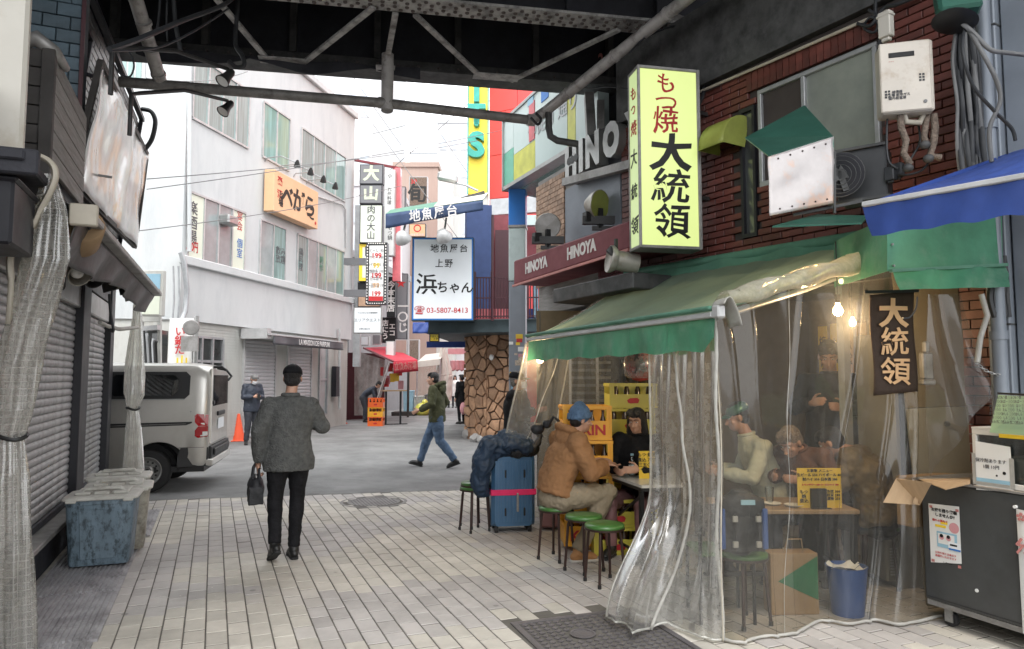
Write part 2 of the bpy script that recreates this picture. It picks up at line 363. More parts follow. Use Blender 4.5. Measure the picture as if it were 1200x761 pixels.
k('letter_cream', (.62,.66,.50), .5)
k('sign_white', (.74,.77,.79), .4, var=.03)
k('sign_cream', (.68,.72,.60), .4, var=.03)
k('sign_grey', (.19,.19,.20), .4, var=.1)
k('sign_orange', (.72,.45,.26), .5, var=.06)
k('sign_yellow', (.85,.62,.04), .45, var=.06)
k('sign_teal', (.03,.36,.29), .45)
k('poster_yellow', (.74,.50,.04), .55, var=.1)
k('poster_white', (.72,.72,.70), .6, var=.05)
k('poster_pink', (.62,.30,.32), .6, var=.15)
k('poster_blue', (.30,.50,.62), .6, var=.15)
k('poster_green', (.36,.58,.42), .6, var=.06)
k('red_wall', (.66,.085,.085), .65, var=.06, sc=.6)
k('navy_wall', (.02,.045,.14), .6, var=.2)
k('brown_wall', (.34,.255,.215), .8, var=.08, stretch=(6,6,.2))
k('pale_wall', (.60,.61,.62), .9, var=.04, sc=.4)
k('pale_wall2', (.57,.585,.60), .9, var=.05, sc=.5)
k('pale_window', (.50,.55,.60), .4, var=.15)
k('blue_post', (.02,.16,.50), .35, var=.08)
k('green_post', (.42,.50,.49), .4, var=.06, dirt=(.30,.36,.36), dsc=4)
k('grey_post', (.21,.235,.27), .45, .1, var=.12, sc=3)
k('concrete', (.27,.26,.25), .85, var=.25, sc=3, bump=.3)
k('teal_metal', (.035,.055,.062), .5, .1, var=.25)
k('rubber', (.02,.02,.021), .75, var=.2)
k('van_paint', (.60,.58,.54), .34, .65, var=.05, coat=.7, dirt=(.54,.52,.48), dsc=2)
k('van_black', (.015,.015,.016), .5, var=.1)
k('van_glass', (.02,.024,.026), .05, var=.1, coat=.8)
k('van_lamp', (.42,.008,.012), .15, coat=.7, var=.2)
k('rim_steel', (.30,.30,.29), .4, .5, var=.2)
k('cone_orange', (.78,.10,.035), .5, var=.1)
k('skin', (.46,.26,.18), .5, sc=14, var=.1)
k('skin_d', (.36,.19,.13), .5, sc=14, var=.1)
k('hair', (.014,.012,.012), .5, sc=70, var=.5, bump=.8, bsc=160, stretch=(1,1,.3))
k('hair_grey', (.22,.215,.21), .6, sc=70, var=.5, bump=.8, bsc=120)
k('fleece', (.13,.132,.128), .95, sc=22, var=.4, col2=(.08,.082,.08), bump=1.0, bsc=70, spec=.15)
k('black_cloth', (.010,.010,.012), .85, sc=9, var=.4, bump=.5, bsc=22, spec=.25)
k('jacket_navy', (.028,.036,.055), .6, sc=8, var=.35, bump=.6, bsc=16)
k('trouser_dark', (.035,.038,.048), .85, sc=9, var=.3, bump=.5, bsc=18)
k('olive_hoodie', (.075,.078,.042), .9, sc=10, var=.25, bump=.6, bsc=18, spec=.2)
k('jeans', (.105,.16,.25), .9, sc=6, var=.45, bump=.5, bsc=20, spec=.2)
k('tan_jacket', (.29,.15,.07), .85, sc=6, var=.22, bump=.6, bsc=15, spec=.2)
k('khaki', (.27,.225,.16), .85, sc=7, var=.2, bump=.7, bsc=16, spec=.2)
k('beanie', (.12,.20,.33), .95, sc=30, var=.3, bump=.9, bsc=110, stretch=(1,1,.25), spec=.1)
k('tan_boot', (.40,.20,.08), .75, var=.25, sc=12)
k('black_shoe', (.012,.012,.012), .45, var=.2)
k('white_rubber', (.55,.53,.50), .6)
k('pale_shirt', (.52,.53,.43), .9, var=.12, bump=.5, bsc=14)
k('brown_knit', (.13,.062,.045), .95, var=.25, bump=.6, bsc=22)
k('olive_puffer', (.13,.095,.05), .6, var=.25, bump=.5, bsc=12)
k('dark_apron', (.022,.022,.024), .8, var=.3, bump=.4, bsc=14)
k('cream_cloth', (.58,.55,.50), .8, var=.1)
k('stool_green', (.055,.16,.035), .35, var=.2, sc=8, coat=.3)
k('stool_leg', (.045,.022,.018), .4, .3, var=.3)
k('case_blue', (.05,.135,.25), .38, .15, var=.12, coat=.25)
k('case_rose', (.22,.11,.11), .4, .1, var=.1)
k('strap_pink', (.80,.02,.14), .6)
k('bag_black', (.014,.015,.018), .6, bump=.5, bsc=14, var=.3)
k('jacket_blue', (.014,.036,.075), .65, bump=.7, bsc=9, var=.35)
k('crate_yellow', (.60,.52,.07), .4, var=.08, coat=.2)
k('crate_orange', (.78,.37,.02), .4, var=.08, coat=.2)
k('crate_red', (.75,.13,.02), .4, var=.08, coat=.2)
k('bottle_brown', (.05,.025,.012), .15, var=.2, coat=.4)
k('table_white', (.60,.59,.56), .25, var=.05, coat=.3)
k('table_wood', (.30,.20,.11), .45, var=.2, sc=4, stretch=(1,10,1))
k('table_leg', (.018,.018,.02), .45, .2)
k('beer', (.62,.30,.03), .2)
k('foam', (.75,.74,.70), .8)
k('cart_grey', (.085,.088,.088), .34, .3, sc=2.5, var=.18, dirt=(.06,.06,.058), dsc=3, bump=.03, bsc=5)
k('cardboard', (.42,.29,.17), .8, var=.12, sc=4, stretch=(1,14,1))
k('cardboard_dark', (.30,.20,.11), .8, var=.12)
k('bag_paper', (.32,.215,.12), .75, var=.12)
k('bag_green', (.02,.16,.07), .7)
k('bin_plastic_blue', (.02,.075,.28), .35, var=.12)
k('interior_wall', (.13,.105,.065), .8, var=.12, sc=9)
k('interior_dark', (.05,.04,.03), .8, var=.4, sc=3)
k('shop_floor', (.16,.145,.125), .5, var=.2)
k('fridge', (.23,.22,.19), .45, var=.15)
k('noren', (.045,.027,.018), .9, var=.2, bump=.3, bsc=30)
k('letter_gold', (.70,.43,.22), .7)
k('heater', (.55,.50,.43), .4, var=.12, sc=4, dirt=(.34,.25,.17), dsc=5, dlo=.55, dhi=.8)
k('lag_pipe', (.24,.185,.145), .8, var=.5, sc=25, bump=1, bsc=90)
k('cable', (.03,.032,.036), .55, var=.3)
k('cable_grey', (.16,.16,.16), .5, var=.2)
k('cable_beige', (.42,.38,.31), .5, var=.15)
k('panel_painted_reflect', (.76,.75,.74), .22, .1, sc=2.2, col2=(.62,.60,.59), bump=.5, bsc=3.5, dirt=(.74,.52,.38), dsc=.9, dlo=.57, dhi=.62, coat=.5)  # orange patches and pale base are reflections painted into the colour
k('steel_painted_reflect', (.50,.465,.455), .32, .25, var=.2, sc=3, bump=.4, bsc=4, dirt=(.55,.38,.30), dsc=3, dlo=.5, dhi=.6)  # orange patches imitate a reflection, painted into the steel colour
k('hood_green', (.05,.16,.12), .3, .3, var=.25)
k('sign_glow_tint', (.36,.40,.09), .4, .1, var=.25)  # yellow-green light from the box sign, put into the base colour
k('lamp_metal', (.40,.38,.34), .4, .4, var=.25, dirt=(.20,.16,.12), dsc=6)
k('lamp_black', (.02,.02,.02), .45)
k('tape_white', (.36,.35,.32), .5, var=.15, sc=20)
k('panel_glass', (.56,.66,.64), .2, var=.08, sc=1, coat=.3)
k('panel_yellow', (.62,.62,.10), .3, coat=.3)
k('panel_green', (.14,.46,.33), .3, coat=.3)
k('panel_red', (.65,.14,.16), .3, coat=.3)
k('net_purple', (.10,.075,.09), .6)
k('rope', (.40,.38,.30), .8)
k('paper_scrap', (.62,.60,.56), .8)
k('lantern', (.50,.05,.03), .6, var=.3, trans=.2)
k('sticker', (.55,.45,.35), .5, rand=.6, var=.5, sc=30)
k('mask_white', (.75,.76,.78), .8)
k('sign_lit', (.30,.34,.14), .35, emit=.33, ecol=(.86,1.0,.36), var=.05)
k('sign_lit_side', (.30,.34,.18), .35, emit=.26, ecol=(.80,1.0,.46), var=.05)
k('bulb_lit', (1,.8,.5), .3, emit=26, ecol=(1,.66,.30))
k('tube_lit', (1,.9,.7), .3, emit=1.2, ecol=(1,.78,.45))
K['vinyl_front'] = vinyl('vinyl_front', (.76,.73,.66), .085, .12, 38, .5, 2.2)
K['vinyl_side'] = vinyl('vinyl_side', (.92,.92,.90), .34, .24, 14, .5, 2.6)
K['vinyl_far'] = vinyl('vinyl_far', (.90,.90,.88), .26, .08, 9, .5, 5)
K['vinyl_mesh'] = vinyl('vinyl_mesh', (.90,.90,.86), .30, .3, 3, .25, 2.2, grid=24)
K['vinyl_white'] = vinyl('vinyl_white', (.9,.9,.85), .55, .25, 3, .25, 2.5)
K['vinyl_purple'] = vinyl('vinyl_purple', (.62,.56,.58), .42, .1, 3, .3, 4)
K['vinyl_roll'] = vinyl('vinyl_roll', (.85,.80,.62), .42, .1, 5, .6, 6)
K['glass'] = glassy('glass', (.90,.93,.93))
K['glass_dark'] = glassy('glass_dark', (.22,.24,.25), .12)
K['glass_van'] = glassy('glass_van', (.42,.46,.47), .10)

# ------------------------------------------------------------------ lettering
TMP = bpy.data.scenes.new('work')      # scratch scene, only to evaluate letters and skins quickly
def evmesh(o):
    TMP.collection.objects.link(o); vl = TMP.view_layers[0]; vl.update(); dg = vl.depsgraph
    return bpy.data.meshes.new_from_object(o.evaluated_get(dg), depsgraph=dg)
def text(s, size, M, mt, parent, bold=0, depth=.004, brush=0, w=True, space=1.0, line=1.0, align='CENTER', name='lettering', sx=1, shear=0, seed=0):
    cu = bpy.data.curves.new('t', 'FONT'); cu.body = s; cu.size = size; cu.align_x = align; cu.align_y = 'CENTER'
    cu.offset = bold*size; cu.extrude = depth/2; cu.space_line = line; cu.space_character = space; cu.shear = shear
    cu.resolution_u = 3 if size > .12 else 1
    o = bpy.data.objects.new('t', cu); me = evmesh(o)
    bpy.data.objects.remove(o); bpy.data.curves.remove(cu)
    if parent is not None and w: M = ROOT[parent.name].inverted() @ M
    for v in me.vertices:
        c = v.co.copy(); c.x *= sx; c.z += depth/2+.0015
        if brush:
            q = Vector((c.x/size*1.6+seed, c.y/size*1.6, seed*3.1)); c.x += (mn.noise(q))*brush*size; c.y += mn.noise(q+Vector((7,3,1)))*brush*size
            q2 = q*4; c.x += mn.noise(q2)*brush*size*.10; c.y += mn.noise(q2+Vector((3,9,1)))*brush*size*.10
        v.co = M @ c
    me.materials.clear(); me.materials.append(mt)
    oo = bpy.data.objects.new(name, me); COL.objects.link(oo)
    if parent is not None: oo.parent = parent; ROOT[oo.name] = ROOT[parent.name]
    return oo

def brick_wall(parent, o, ux, uz, width, height, bl, bh, mt, skip=(), near=300, thick=.02, gap=.008, name='brick', stag=.5, key=None, top=None):
    """bricks laid on the face through o; the ones nearest the viewer are single parts, the rest one part"""
    o = Vector(o); ux = Vector(ux).normalized(); uz = Vector(uz).normalized(); n = ux.cross(uz)
    cells = []
    rows = int(height/bh); cols = int(width/bl)+1
    for r in range(rows):
        off = (r % 2)*bl*stag
        for c in range(-1, cols+1):
            a = c*bl+off; b_ = a+bl; a = max(a, 0); b_ = min(b_, width)
            if b_-a < bl*.15: continue
            z0 = r*bh; cu, cz = (a+b_)/2, z0+bh/2
            if any(s0 < cu < s1 and t0 < cz < t1 for s0, s1, t0, t1 in skip): continue
            for s0, s1, t0, t1 in skip:
                if t0 < cz < t1 and a < s1 and b_ > s0:
                    if cu < s0: b_ = s0
                    else: a = s1
            if b_-a < .02: continue
            cells.append((a, b_, z0, z0+bh))
    cells.sort(key=lambda q: (o+ux*(q[0]+q[1])/2+uz*q[2]-CE).length)
    proto = {}
    rest = B()
    for i, (a, b_, z0, z1) in enumerate(cells):
        c = o+ux*((a+b_)/2)+uz*((z0+z1)/2)
        M = frame(c, ux, uz)
        j = rnd.uniform(-.12, .12)*thick
        L = round(b_-a, 3)
        if i < near:
            if L not in proto:
                bb = B(); h = thick; x = L/2-gap/2; y = bh/2-gap/2; e = min(.005, gap)
                bb.add([(-x,-y,-h),(x,-y,-h),(x,y,-h),(-x,y,-h),(-x,-y,h-e),(x,-y,h-e),(x,y,h-e),(-x,y,h-e),(-x+e,-y+e,h),(x-e,-y+e,h),(x-e,y-e,h),(-x+e,y-e,h)],
                       [(0,1,5,4),(1,2,6,5),(2,3,7,6),(3,0,4,7),(4,5,9,8),(5,6,10,9),(6,7,11,10),(7,4,8,11),(8,9,10,11)])
                proto[L] = mkmesh(name, bb, mt)
            inst(name, proto[L], parent, M @ Matrix.Translation((0,0,j)), w=True)
        else:
            rest.box(-(L-gap)/2, (L-gap)/2, -(bh-gap)/2, (bh-gap)/2, -thick, thick+j, M)
    if rest.v: tag(obj(name+'_courses', rest, mt, parent, w=True), kind='stuff')

def voxel(b, vs, smooth=4, disp=0, dsz=.1, seed=0):
    """one continuous skin over everything in the collector"""
    me = bpy.data.meshes.new('v'); me.from_pydata([tuple(v) for v in b.v], [], b.f)
    o = bpy.data.objects.new('v', me)
    md = o.modifiers.new('r', 'REMESH'); md.mode = 'VOXEL'; md.voxel_size = vs
    if smooth: ms = o.modifiers.new('s', 'SMOOTH'); ms.factor = .5; ms.iterations = smooth
    m2 = evmesh(o); bpy.data.objects.remove(o)
    if disp:
        n_ = len(m2.vertices); nr = [0.0]*n_*3; co = [0.0]*n_*3
        m2.vertex_normals.foreach_get('vector', nr); m2.vertices.foreach_get('co', co)
        for i in range(0, n_*3, 3):
            q = Vector((co[i]/dsz+seed*5.3, co[i+1]/dsz, co[i+2]/dsz*.9)); d = (mn.noise(q)+.5*(1-abs(mn.noise(q*2.1))*2.4))*disp
            co[i] += nr[i]*d; co[i+1] += nr[i+1]*d; co[i+2] += nr[i+2]*d
        m2.vertices.foreach_set('co', co)
    m2.shade_smooth(); return m2
def vobj(name, b, vs, mt, parent, **q):
    me = voxel(b, vs, **q); me.materials.clear(); me.materials.append(mt); me.name = name
    o = bpy.data.objects.new(name, me); COL.objects.link(o)
    if parent is not None: o.parent = parent; ROOT[o.name] = ROOT[parent.name]
    return o
# ================================================================== GROUND
b = B(); b.quad((-150,-60,-.06),(150,-60,-.06),(150,250,-.06),(-150,250,-.06))
struct('ground', b, K['concrete'])
RA, RB = G(190, 586), G(575, 573)                         # near edge of the road
rdir = (RB-RA).normalized(); rnor = Vector((-rdir.y, rdir.x, 0))
def road_y(x): return RA.y+(x-RA.x)*rdir.y/rdir.x
b = B()
b.quad(RA-rdir*40+Vector((0,0,0)), RA+rdir*60, RA+rdir*60+rnor*120, RA-rdir*40+rnor*120)
struct('road', b, K['asphalt'])
b = B(); b.box(-3, 5.6, -6, 9.3, -.05, -.0035)
b.add([(-3,9.3,-.0035),(5.6,9.3,-.0035),(5.6,road_y(5.6),-.0035),(-3,road_y(-3),-.0035)], [(0,1,2,3)])
pav = struct('pavement', b, K['grout'])
# pavers, laid in continuous rows along the alley
hole = [G(587,735), G(710,721), G(846,752), G(640,800)]
hc = Vector((2.33, 4.02, 0)); hs_ = .47                     # square cast-iron cover
mh = G(438, 588)
cells = []
for u in range(int(-2.2/PW)-1, int(5.5/PW)):
    par = (u*.37) % 1.0
    for v in range(int(1.2/PL), int(11.6/PL)):
        x0 = u*PW; x1 = x0+PW; y0 = (v-par)*PL; y1 = y0+PL
        cx, cy = (x0+x1)/2, (y0+y1)/2
        lim = road_y(cx)-.02
        if y0 > lim-.05: continue
        y1 = min(y1, lim)
        if abs(cx-hc.x) < hs_+.03 and abs(cy-hc.y) < hs_+.08: continue
        if (cx-mh.x)**2+(cy-mh.y)**2 < .40**2: continue
        if x1 > 5.25 or x0 < -1.35: continue
        cells.append((x0, x1, y0, y1))
def vis(c):
    p = Vector(((c[0]+c[1])/2, (c[2]+c[3])/2, 0))-CE
    z = p.dot(FW)
    if z < .5: return False
    x = 600+FOC*p.dot(RT)/z; y = 380.5-FOC*p.dot(UP)/z
    return 60 < x < 1090 and y < 775
nearc = sorted([c for c in cells if vis(c)], key=lambda c: c[2])[:300]; ns = set(nearc)
rest = B(); g2 = .0045
def pav_mesh(L):
    bb = B(); x, y, h, e = PW/2-g2, L/2-g2*1.35, 0, .003
    bb.add([(-x,-y,-.03),(x,-y,-.03),(x,y,-.03),(-x,y,-.03),(-x,-y,-e),(x,-y,-e),(x,y,-e),(-x,y,-e),(-x+e,-y+e,0),(x-e,-y+e,0),(x-e,y-e,0),(-x+e,y-e,0)],
           [(0,1,5,4),(1,2,6,5),(2,3,7,6),(3,0,4,7),(4,5,9,8),(5,6,10,9),(6,7,11,10),(7,4,8,11),(8,9,10,11)])
    return bb
pm = {}
for c in cells:
    L = round(c[3]-c[2], 3); ctr = Vector(((c[0]+c[1])/2, (c[2]+c[3])/2, rnd.uniform(-.0015, .0025)))
    M = Matrix.Translation(ctr) @ Matrix.Rotation(rnd.uniform(-.004,.004), 4, 'Z') @ Matrix.Rotation(rnd.uniform(-.006,.006), 4, 'X')
    if c in ns:
        if L not in pm: pm[L] = mkmesh('paver', pav_mesh(L), K['pavers'])
        inst('paver', pm[L], pav, M, w=True)
    else:
        q = pav_mesh(L); rest.add([M @ v for v in q.v], q.f)
tag(obj('paver_rows', rest, K['pavers'], pav, w=True), kind='stuff')
# square cover with a diamond tread
t = thing('manhole_cover', 'square cast iron utility cover with raised lattice tread, under the foot of the clear vinyl', 'manhole cover', (hc.x, hc.y, 0), radians(-3))
b = B(); b.box(-hs_, hs_, -hs_, hs_, -.03, -.004); obj('plate', b, K['castiron'], t)
b = B()
for s in (-1, 1): b.box(s*(hs_-.02)-.02, s*(hs_-.02)+.02, -hs_, hs_, -.004, .006); b.box(-hs_+.04, hs_-.04, s*(hs_-.02)-.02, s*(hs_-.02)+.02, -.004, .006)
obj('rim', b, K['castiron'], t)
b = B(); n = 15
for i in range(n):
    for j in range(n):
        x = -hs_+.075+i*(2*hs_-.15)/(n-1); y = -hs_+.075+j*(2*hs_-.15)/(n-1)
        if (x+.1)**2+(y-.12)**2 < .012: continue
        M = Matrix.Translation((x,y,0)) @ Matrix.Rotation(pi/4, 4, 'Z'); b.box(-.0165,.0165,-.0165,.0165,-.004,.005, M)
tag(obj('tread', b, K['castiron'], t), kind='stuff')
b = B(); b.lathe([(0,.004),(.085,.004),(.085,.008),(.07,.008),(.07,.004)], (-.1,.12,0), 24); obj('emblem', b, K['castiron'], t)
t = thing('manhole_cover', 'round weathered manhole cover set in the pavers near the road edge', 'manhole cover', (mh.x, mh.y, 0))
b = B(); b.lathe([(0,-.002),(.33,-.002),(.33,.003),(.345,.003),(.345,-.01),(.40,-.01),(.40,.002),(.44,.002),(.44,-.02)], (0,0,0), 40); obj('plate', b, K['concrete'], t)
b = B()
for i in range(-6, 7):
    L = sqrt(max(0, .31**2-(i*.045)**2)); b.box(i*.045-.006, i*.045+.006, -L, L, -.002, .003)
obj('tread', b, K['castiron'], t)
t = thing('drain_cover', 'small round cap in the pavers beside the blue suitcase', 'drain cover', tuple(G(566, 597)))
b = B(); b.lathe([(0,.002),(.09,.002),(.10,-.002)], (0,0,0), 20); obj('lid', b, K['castiron'], t)
# ribbed checker plates along the shutters
def ribplate(x0, x1, y0, y1, label, tilt=0):
    b = B(); b.box(x0, x1, y0, y1, .004, .018)
    n = int((x1-x0)/.036)
    for i in range(n):
        x = x0+.018+i*(x1-x0-.02)/n; b.box(x-.008, x+.008, y0+.01, y1-.01, .018, .030)
    return tag(obj('floor_plate', b, K['checker']), label, 'metal plate', 'ribbed metal plates along the shutters')
ribplate(-1.24, -.64, 3.75, 5.17, 'long ribbed metal plate lying in front of the near roller shutter')
ribplate(-1.23, -.62, 5.20, 6.3, 'ribbed metal plate in front of the blue bin')
ribplate(-1.23, -.62, 6.32, 8.2, 'ribbed metal plate hidden mostly under the three bins')
ribplate(-1.18, -.56, 8.35, 9.9, 'far ribbed metal plate behind the bins beside the road')
# litter: dull leaf-sized scraps and grit near the wall
b = B()
for i in range(140):
    x = -.62+abs(rnd.gauss(0, .5)); y = rnd.uniform(3.2, 9.8); s = rnd.uniform(.003, .009); a = rnd.uniform(0, 6)
    b.add([(x+s*cos(a+q), y+s*sin(a+q)*.7, .004+rnd.uniform(0,.004)) for q in (0, 1.7, 3.1, 4.8)], [(0,1,2,3)])
tag(obj('litter', b, K['paper_scrap']), 'pale specks of grit scattered on the pavers', 'litter', kind='stuff')

# ================================================================== RAILWAY VIADUCT
gz = 5.6
g0 = G(152, 60, gz); g1 = G(735, 104, gz); gd = (g1-g0).normalized(); gn = Vector((-gd.y, gd.x, 0))   # gn points away
def GP(s, n_, z): return g0+gd*s+gn*n_+Vector((0,0,z-gz))
gl_ = (g1-g0).length
vi = tag(thing('railway_viaduct', 'dark riveted steel railway bridge crossing over the alley', 'bridge', tuple(GP(0,0,5.6))), kind=None)
S0, S1 = -9.0, 9.5
def gbar(name, n0, n1, z0, z1, m, s0=S0, s1=S1, par=vi):
    b = B(); vs = [GP(s, q, z) for s in (s0, s1) for q in (n0, n1) for z in (z0, z1)]
    b.add(vs, [(0,1,3,2),(4,6,7,5),(0,4,5,1),(2,3,7,6),(0,2,6,4),(1,5,7,3)]); return obj(name, b, m, par, w=True)
gbar('girder_web', .12, .15, 5.63, 7.3, K['steel_dark'])
gbar('girder_flange', -.06, .32, 5.6, 5.63, K['steel_girder'])
gbar('girder_angle', -.0, .118, 5.632, 5.75, K['steel_girder'])
gbar('stringer_flange', -1.78, -1.48, 5.62, 5.65, K['steel_pale'])
gbar('stringer_web', -1.65, -1.62, 5.652, 7.2, K['steel_dark'])
gbar('girder_web', -4.6, -4.57, 5.652, 7.2, K['steel_dark'])
gbar('girder_flange', -4.75, -4.42, 5.62, 5.65, K['steel_girder'])
gbar('deck', -8.2, .45, 7.2, 7.6, K['steel_dark'])
for i in range(14):
    s = S0+.7+i*1.35
    gbar('cross_beam', -8.1, .10, 6.75, 7.19, K['steel_dark'], s-.06, s+.06)
for i in range(18):
    s = S0+.4+i*1.05
    gbar('stiffener', -.0, .119, 5.76, 7.2, K['steel_girder'], s-.04, s+.04)
    gbar('stiffener', -1.74, -1.66, 5.66, 7.2, K['steel_dark'], s-.03, s+.03)
# zigzag lateral bracing between the two flanges
def brace(p, q, w_=.10):
    b = B(); b.bar(p, q, w_, .03); obj('brace', b, K['steel_pale'], vi, w=True)
def sx(px, py, n_):       # distance along the girder seen at a pixel
    p = G(px, py, 5.63); return (p-g0).dot(gd)
fl = [(440,20),(470,24),(730,44),(765,50)]
for (ax, ay, an), (bx, by, bn) in [((255,0,-1.5),(305,42,0)),((345,46,0),(438,22,-1.5)),((463,26,-1.5),(452,62,0)),((486,26,-1.5),(566,72,0)),((606,74,0),(715,46,-1.5)),((757,50,-1.5),(800,84,0)),((90,-20,-1.5),(205,0,-1.5))]:
    a_ = GP(sx(ax, ay, an), an+.02, 5.60 if an < -1 else 5.59); c_ = GP(sx(bx, by, bn), bn-.08, 5.59)
    brace(a_, c_, .065)
for px, py, w_ in ((325,46,.28),(586,73,.30),(452,60,.12)):
    s = sx(px, py, 0); gbar('gusset', -.22, -.02, 5.565, 5.575, K['steel_pale'], s-w_, s+w_)
b = B()
for i in range(int((S1-S0)/.13)):
    s = S0+i*.13
    for q, o_ in ((-1.735, 0), (-1.67, .065), (-1.59, .065), (-1.525, 0)): b.lathe([(.025,0),(.020,-.014),(0,-.02)], GP(s+o_, q, 5.62), 7)
    if i % 2 == 0:
        for z in (5.68,): b.ell(GP(s, -.005, z), (.018,.018,.018), nu=6, nv=4)
tag(obj('rivets', b, K['rivet'], vi, w=True), kind='stuff')
# scalloped dark sheeting that sags below the girder on the left
def sag(u, v):
    s = u*3.4; z = 5.61-v*(.03+.13*abs(sin(s*2.1+.4)))
    return GP(s+.1, -.10+.03*sin(s*7), z)
b = B(); b.grid(sag, 60, 4); tag(obj('sheeting', b, K['steel_dark'], w=True, solid=.01), 'torn dark sheeting sagging in scallops under the bridge girder at upper left', 'sheeting')

# pipes under the bridge
def pipe(label, pts, r, m, group='drain pipes under the bridge', collars=(), name='drain_pipe'):
    t = thing(name, label, 'pipe', tuple(pts[0]), 0, group)
    b = B(); b.tube(pts, r, 16); obj('tube', b, m, t, w=True, smooth=50)
    for c, d_, L in collars:
        c = Vector(c); d_ = Vector(d_).normalized(); b = B(); b.cyl(c-d_*L/2, c+d_*L/2, (r if not isinstance(r, list) else r[0])*1.15, n=16); obj('collar', b, m, t, w=True, smooth=50)
    return t
pa = G(140, 96, 5.0); pb = G(450, 121, 5.0); pc = G(622, 141, 5.0)
pipe('long grey pipe running level across the alley below the girder', [pa, pb, pc], .060, K['pipe_grey'], collars=[(pb, pc-pa, .14)]+[(pb+(pc-pb)*.03*i, pc-pa, .02) for i in ()])
b0 = pb+(pc-pb)*.02
b = B(); b.box(-1, 1, 0, 0, 0, 0) if False else None
t = pipe('short upright pale pipe hanging from the girder to the level pipe', [b0+Vector((0,0,.62)), b0+Vector((0,0,-.09))], .075, K['pipe_light'])
b = B(); b.ell(b0+Vector((0,0,-.09)), (.075,.075,.03)); obj('cap', b, K['pipe_grey'], t, w=True, smooth=60)
d0 = D(808, -4, 6.75); d1 = D(640, 130, 9.05)
pipe('long pale pipe sloping down towards the gate sign beyond the girder', [D(850,-40,6.2), d0, d1, pc+Vector((.02,0,0))], .066, K['pipe_light'], collars=[(d0.lerp(d1, f_), d1-d0, .03) for f_ in (.12,.45,.8)]+[(pc, pc-pb, .1)])
e0 = D(643, 126, 9.0); 
pipe('dark grey elbow pipe dropping from the sloping pipe to the metal lettering', [e0, D(643,150,9.0), D(645,160,9.0), D(653,165,9.0), D(677,169,8.95)], .045, K['steel_girder'])
l0 = D(150,-20,6.9); l1 = G(190, 103, 5.0)
pipe('mottled pipe coming down steeply from upper left to the level pipe', [l0, D(160,2,7.1), l1], [.072,.072,.072], K['pipe_light'], collars=[(D(166,18,7.2).lerp(l1, f_), l1-l0, .03) for f_ in (.1,.45,.8)])
# bulky traps and pipes at upper right, against the bridge
tt = thing('pipe_trap', 'bulky grey pipe bends bunched under the bridge above the lit sign', 'pipe', tuple(D(810,60,8.2)), 0)
b = B(); b.tube([D(788,24,7.9), D(798,28,7.9), D(822,29,7.9), D(827,36,7.9), D(827,62,7.9)], .085, 14); obj('bend', b, K['pipe_grey'], tt, w=True, smooth=60)
b = B(); b.tube([D(797,44,7.7), D(797,60,7.7), D(800,70,7.7), D(830,73,7.9), D(862,77,8.2)], .085, 14); obj('bend', b, K['pipe_grey'], tt, w=True, smooth=60)
b = B(); b.tube([D(797,28,7.8), D(797,46,7.7)], .05, 12); obj('riser', b, K['pipe_grey'], tt, w=True, smooth=60)
b = B(); b.tube([D(796,42,7.7), D(796,62,7.7)], .09, 12); obj('trap', b, K['pipe_grey'], tt, w=True, smooth=50)
b = B(); b.tube([D(822,54,8.0), D(824,66,8.0), D(845,64,8.2), D(870,62,8.6)], .08, 14); obj('bend', b, K['pipe_grey'], tt, w=True, smooth=60)
for i, x in enumerate((806, 838)):
    b = B(); b.bar(D(x, 82, 8.1), D(x, 52, 8.1), .05, .05); obj('bracket', b, K['steel_girder'], tt, w=True)

# cables
def cable(label, pts, r=.008, m='cable', sag_=0, n=14, group='cables strung in the air', sub=True):
    P = []
    if len(pts) == 2:
        for i in range(n+1):
            f = i/n; P.append(pts[0].lerp(pts[1], f)-Vector((0,0,sag_*4*f*(1-f))))
    else:
        for i in range(len(pts)-1):
            p0 = pts[max(i-1,0)]; p1 = pts[i]; p2 = pts[i+1]; p3 = pts[min(i+2, len(pts)-1)]
            for q in range(6):
                f = q/6; P.append(.5*((2*p1)+(p2-p0)*f+(2*p0-5*p1+4*p2-p3)*f*f+(3*p1-p0-3*p2+p3)*f**3))
        P.append(pts[-1])
    b = B(); b.tube(P, r, 6); return tag(obj('cable', b, K[m], smooth=60, weld=False), label, 'cable', group)
cable('thick black cable crossing upper left towards the hanging loop', [D(128,58,5), D(160,47,5.4), D(215,24,6.2), D(262,6,7), D(280,-10,7.4)], .022)
cable('thin black cable beside the thick one at upper left', [D(130,60,5), D(185,56,5.8), D(230,35,6.4), D(268,10,7)], .010)
cable('spiral-wrapped black cable hanging in a loop below the girder', [D(279,-10,7.5), D(278,15,7.5), D(276,42,7.5), D(277,55,7.5), D(284,66,7.5), D(286,77,7.5), D(277,79,7.5), D(268,72,7.5)], .026)
cable('black cable dangling from the girder left of the loop', [D(203,-8,6.6), D(206,30,6.6), D(212,60,6.6)], .022)
cable('second thin black cable dangling from the bridge at upper left', [D(188,-8,6.6), D(186,20,6.6), D(183,40,6.6)], .012)
cable('third thin black cable dangling from the bridge at upper left', [D(196,-8,6.6), D(195,25,6.6), D(196,48,6.6)], .010)
cable('black cable looped on the girder beside the sloping pipe', [D(628,133,8.9), D(634,140,8.9), D(630,146,8.9), D(622,138,8.9)], .018)
cable('black cable drooping from the girder to the lit sign', [D(668,100,9.4), D(690,104,9), D(712,102,8.6), D(735,104,8.2)], .010)
cable('black cable hanging down beside the lit sign', [D(836,40,7.6), D(828,80,7.4), D(824,110,7.2), D(818,125,7.1)], .02)
cable('black cable hanging in a loop left of the arched duct hood', [D(738,62,7), D(760,42,7.4), D(800,30,7.6), D(835,45,8)], .012)
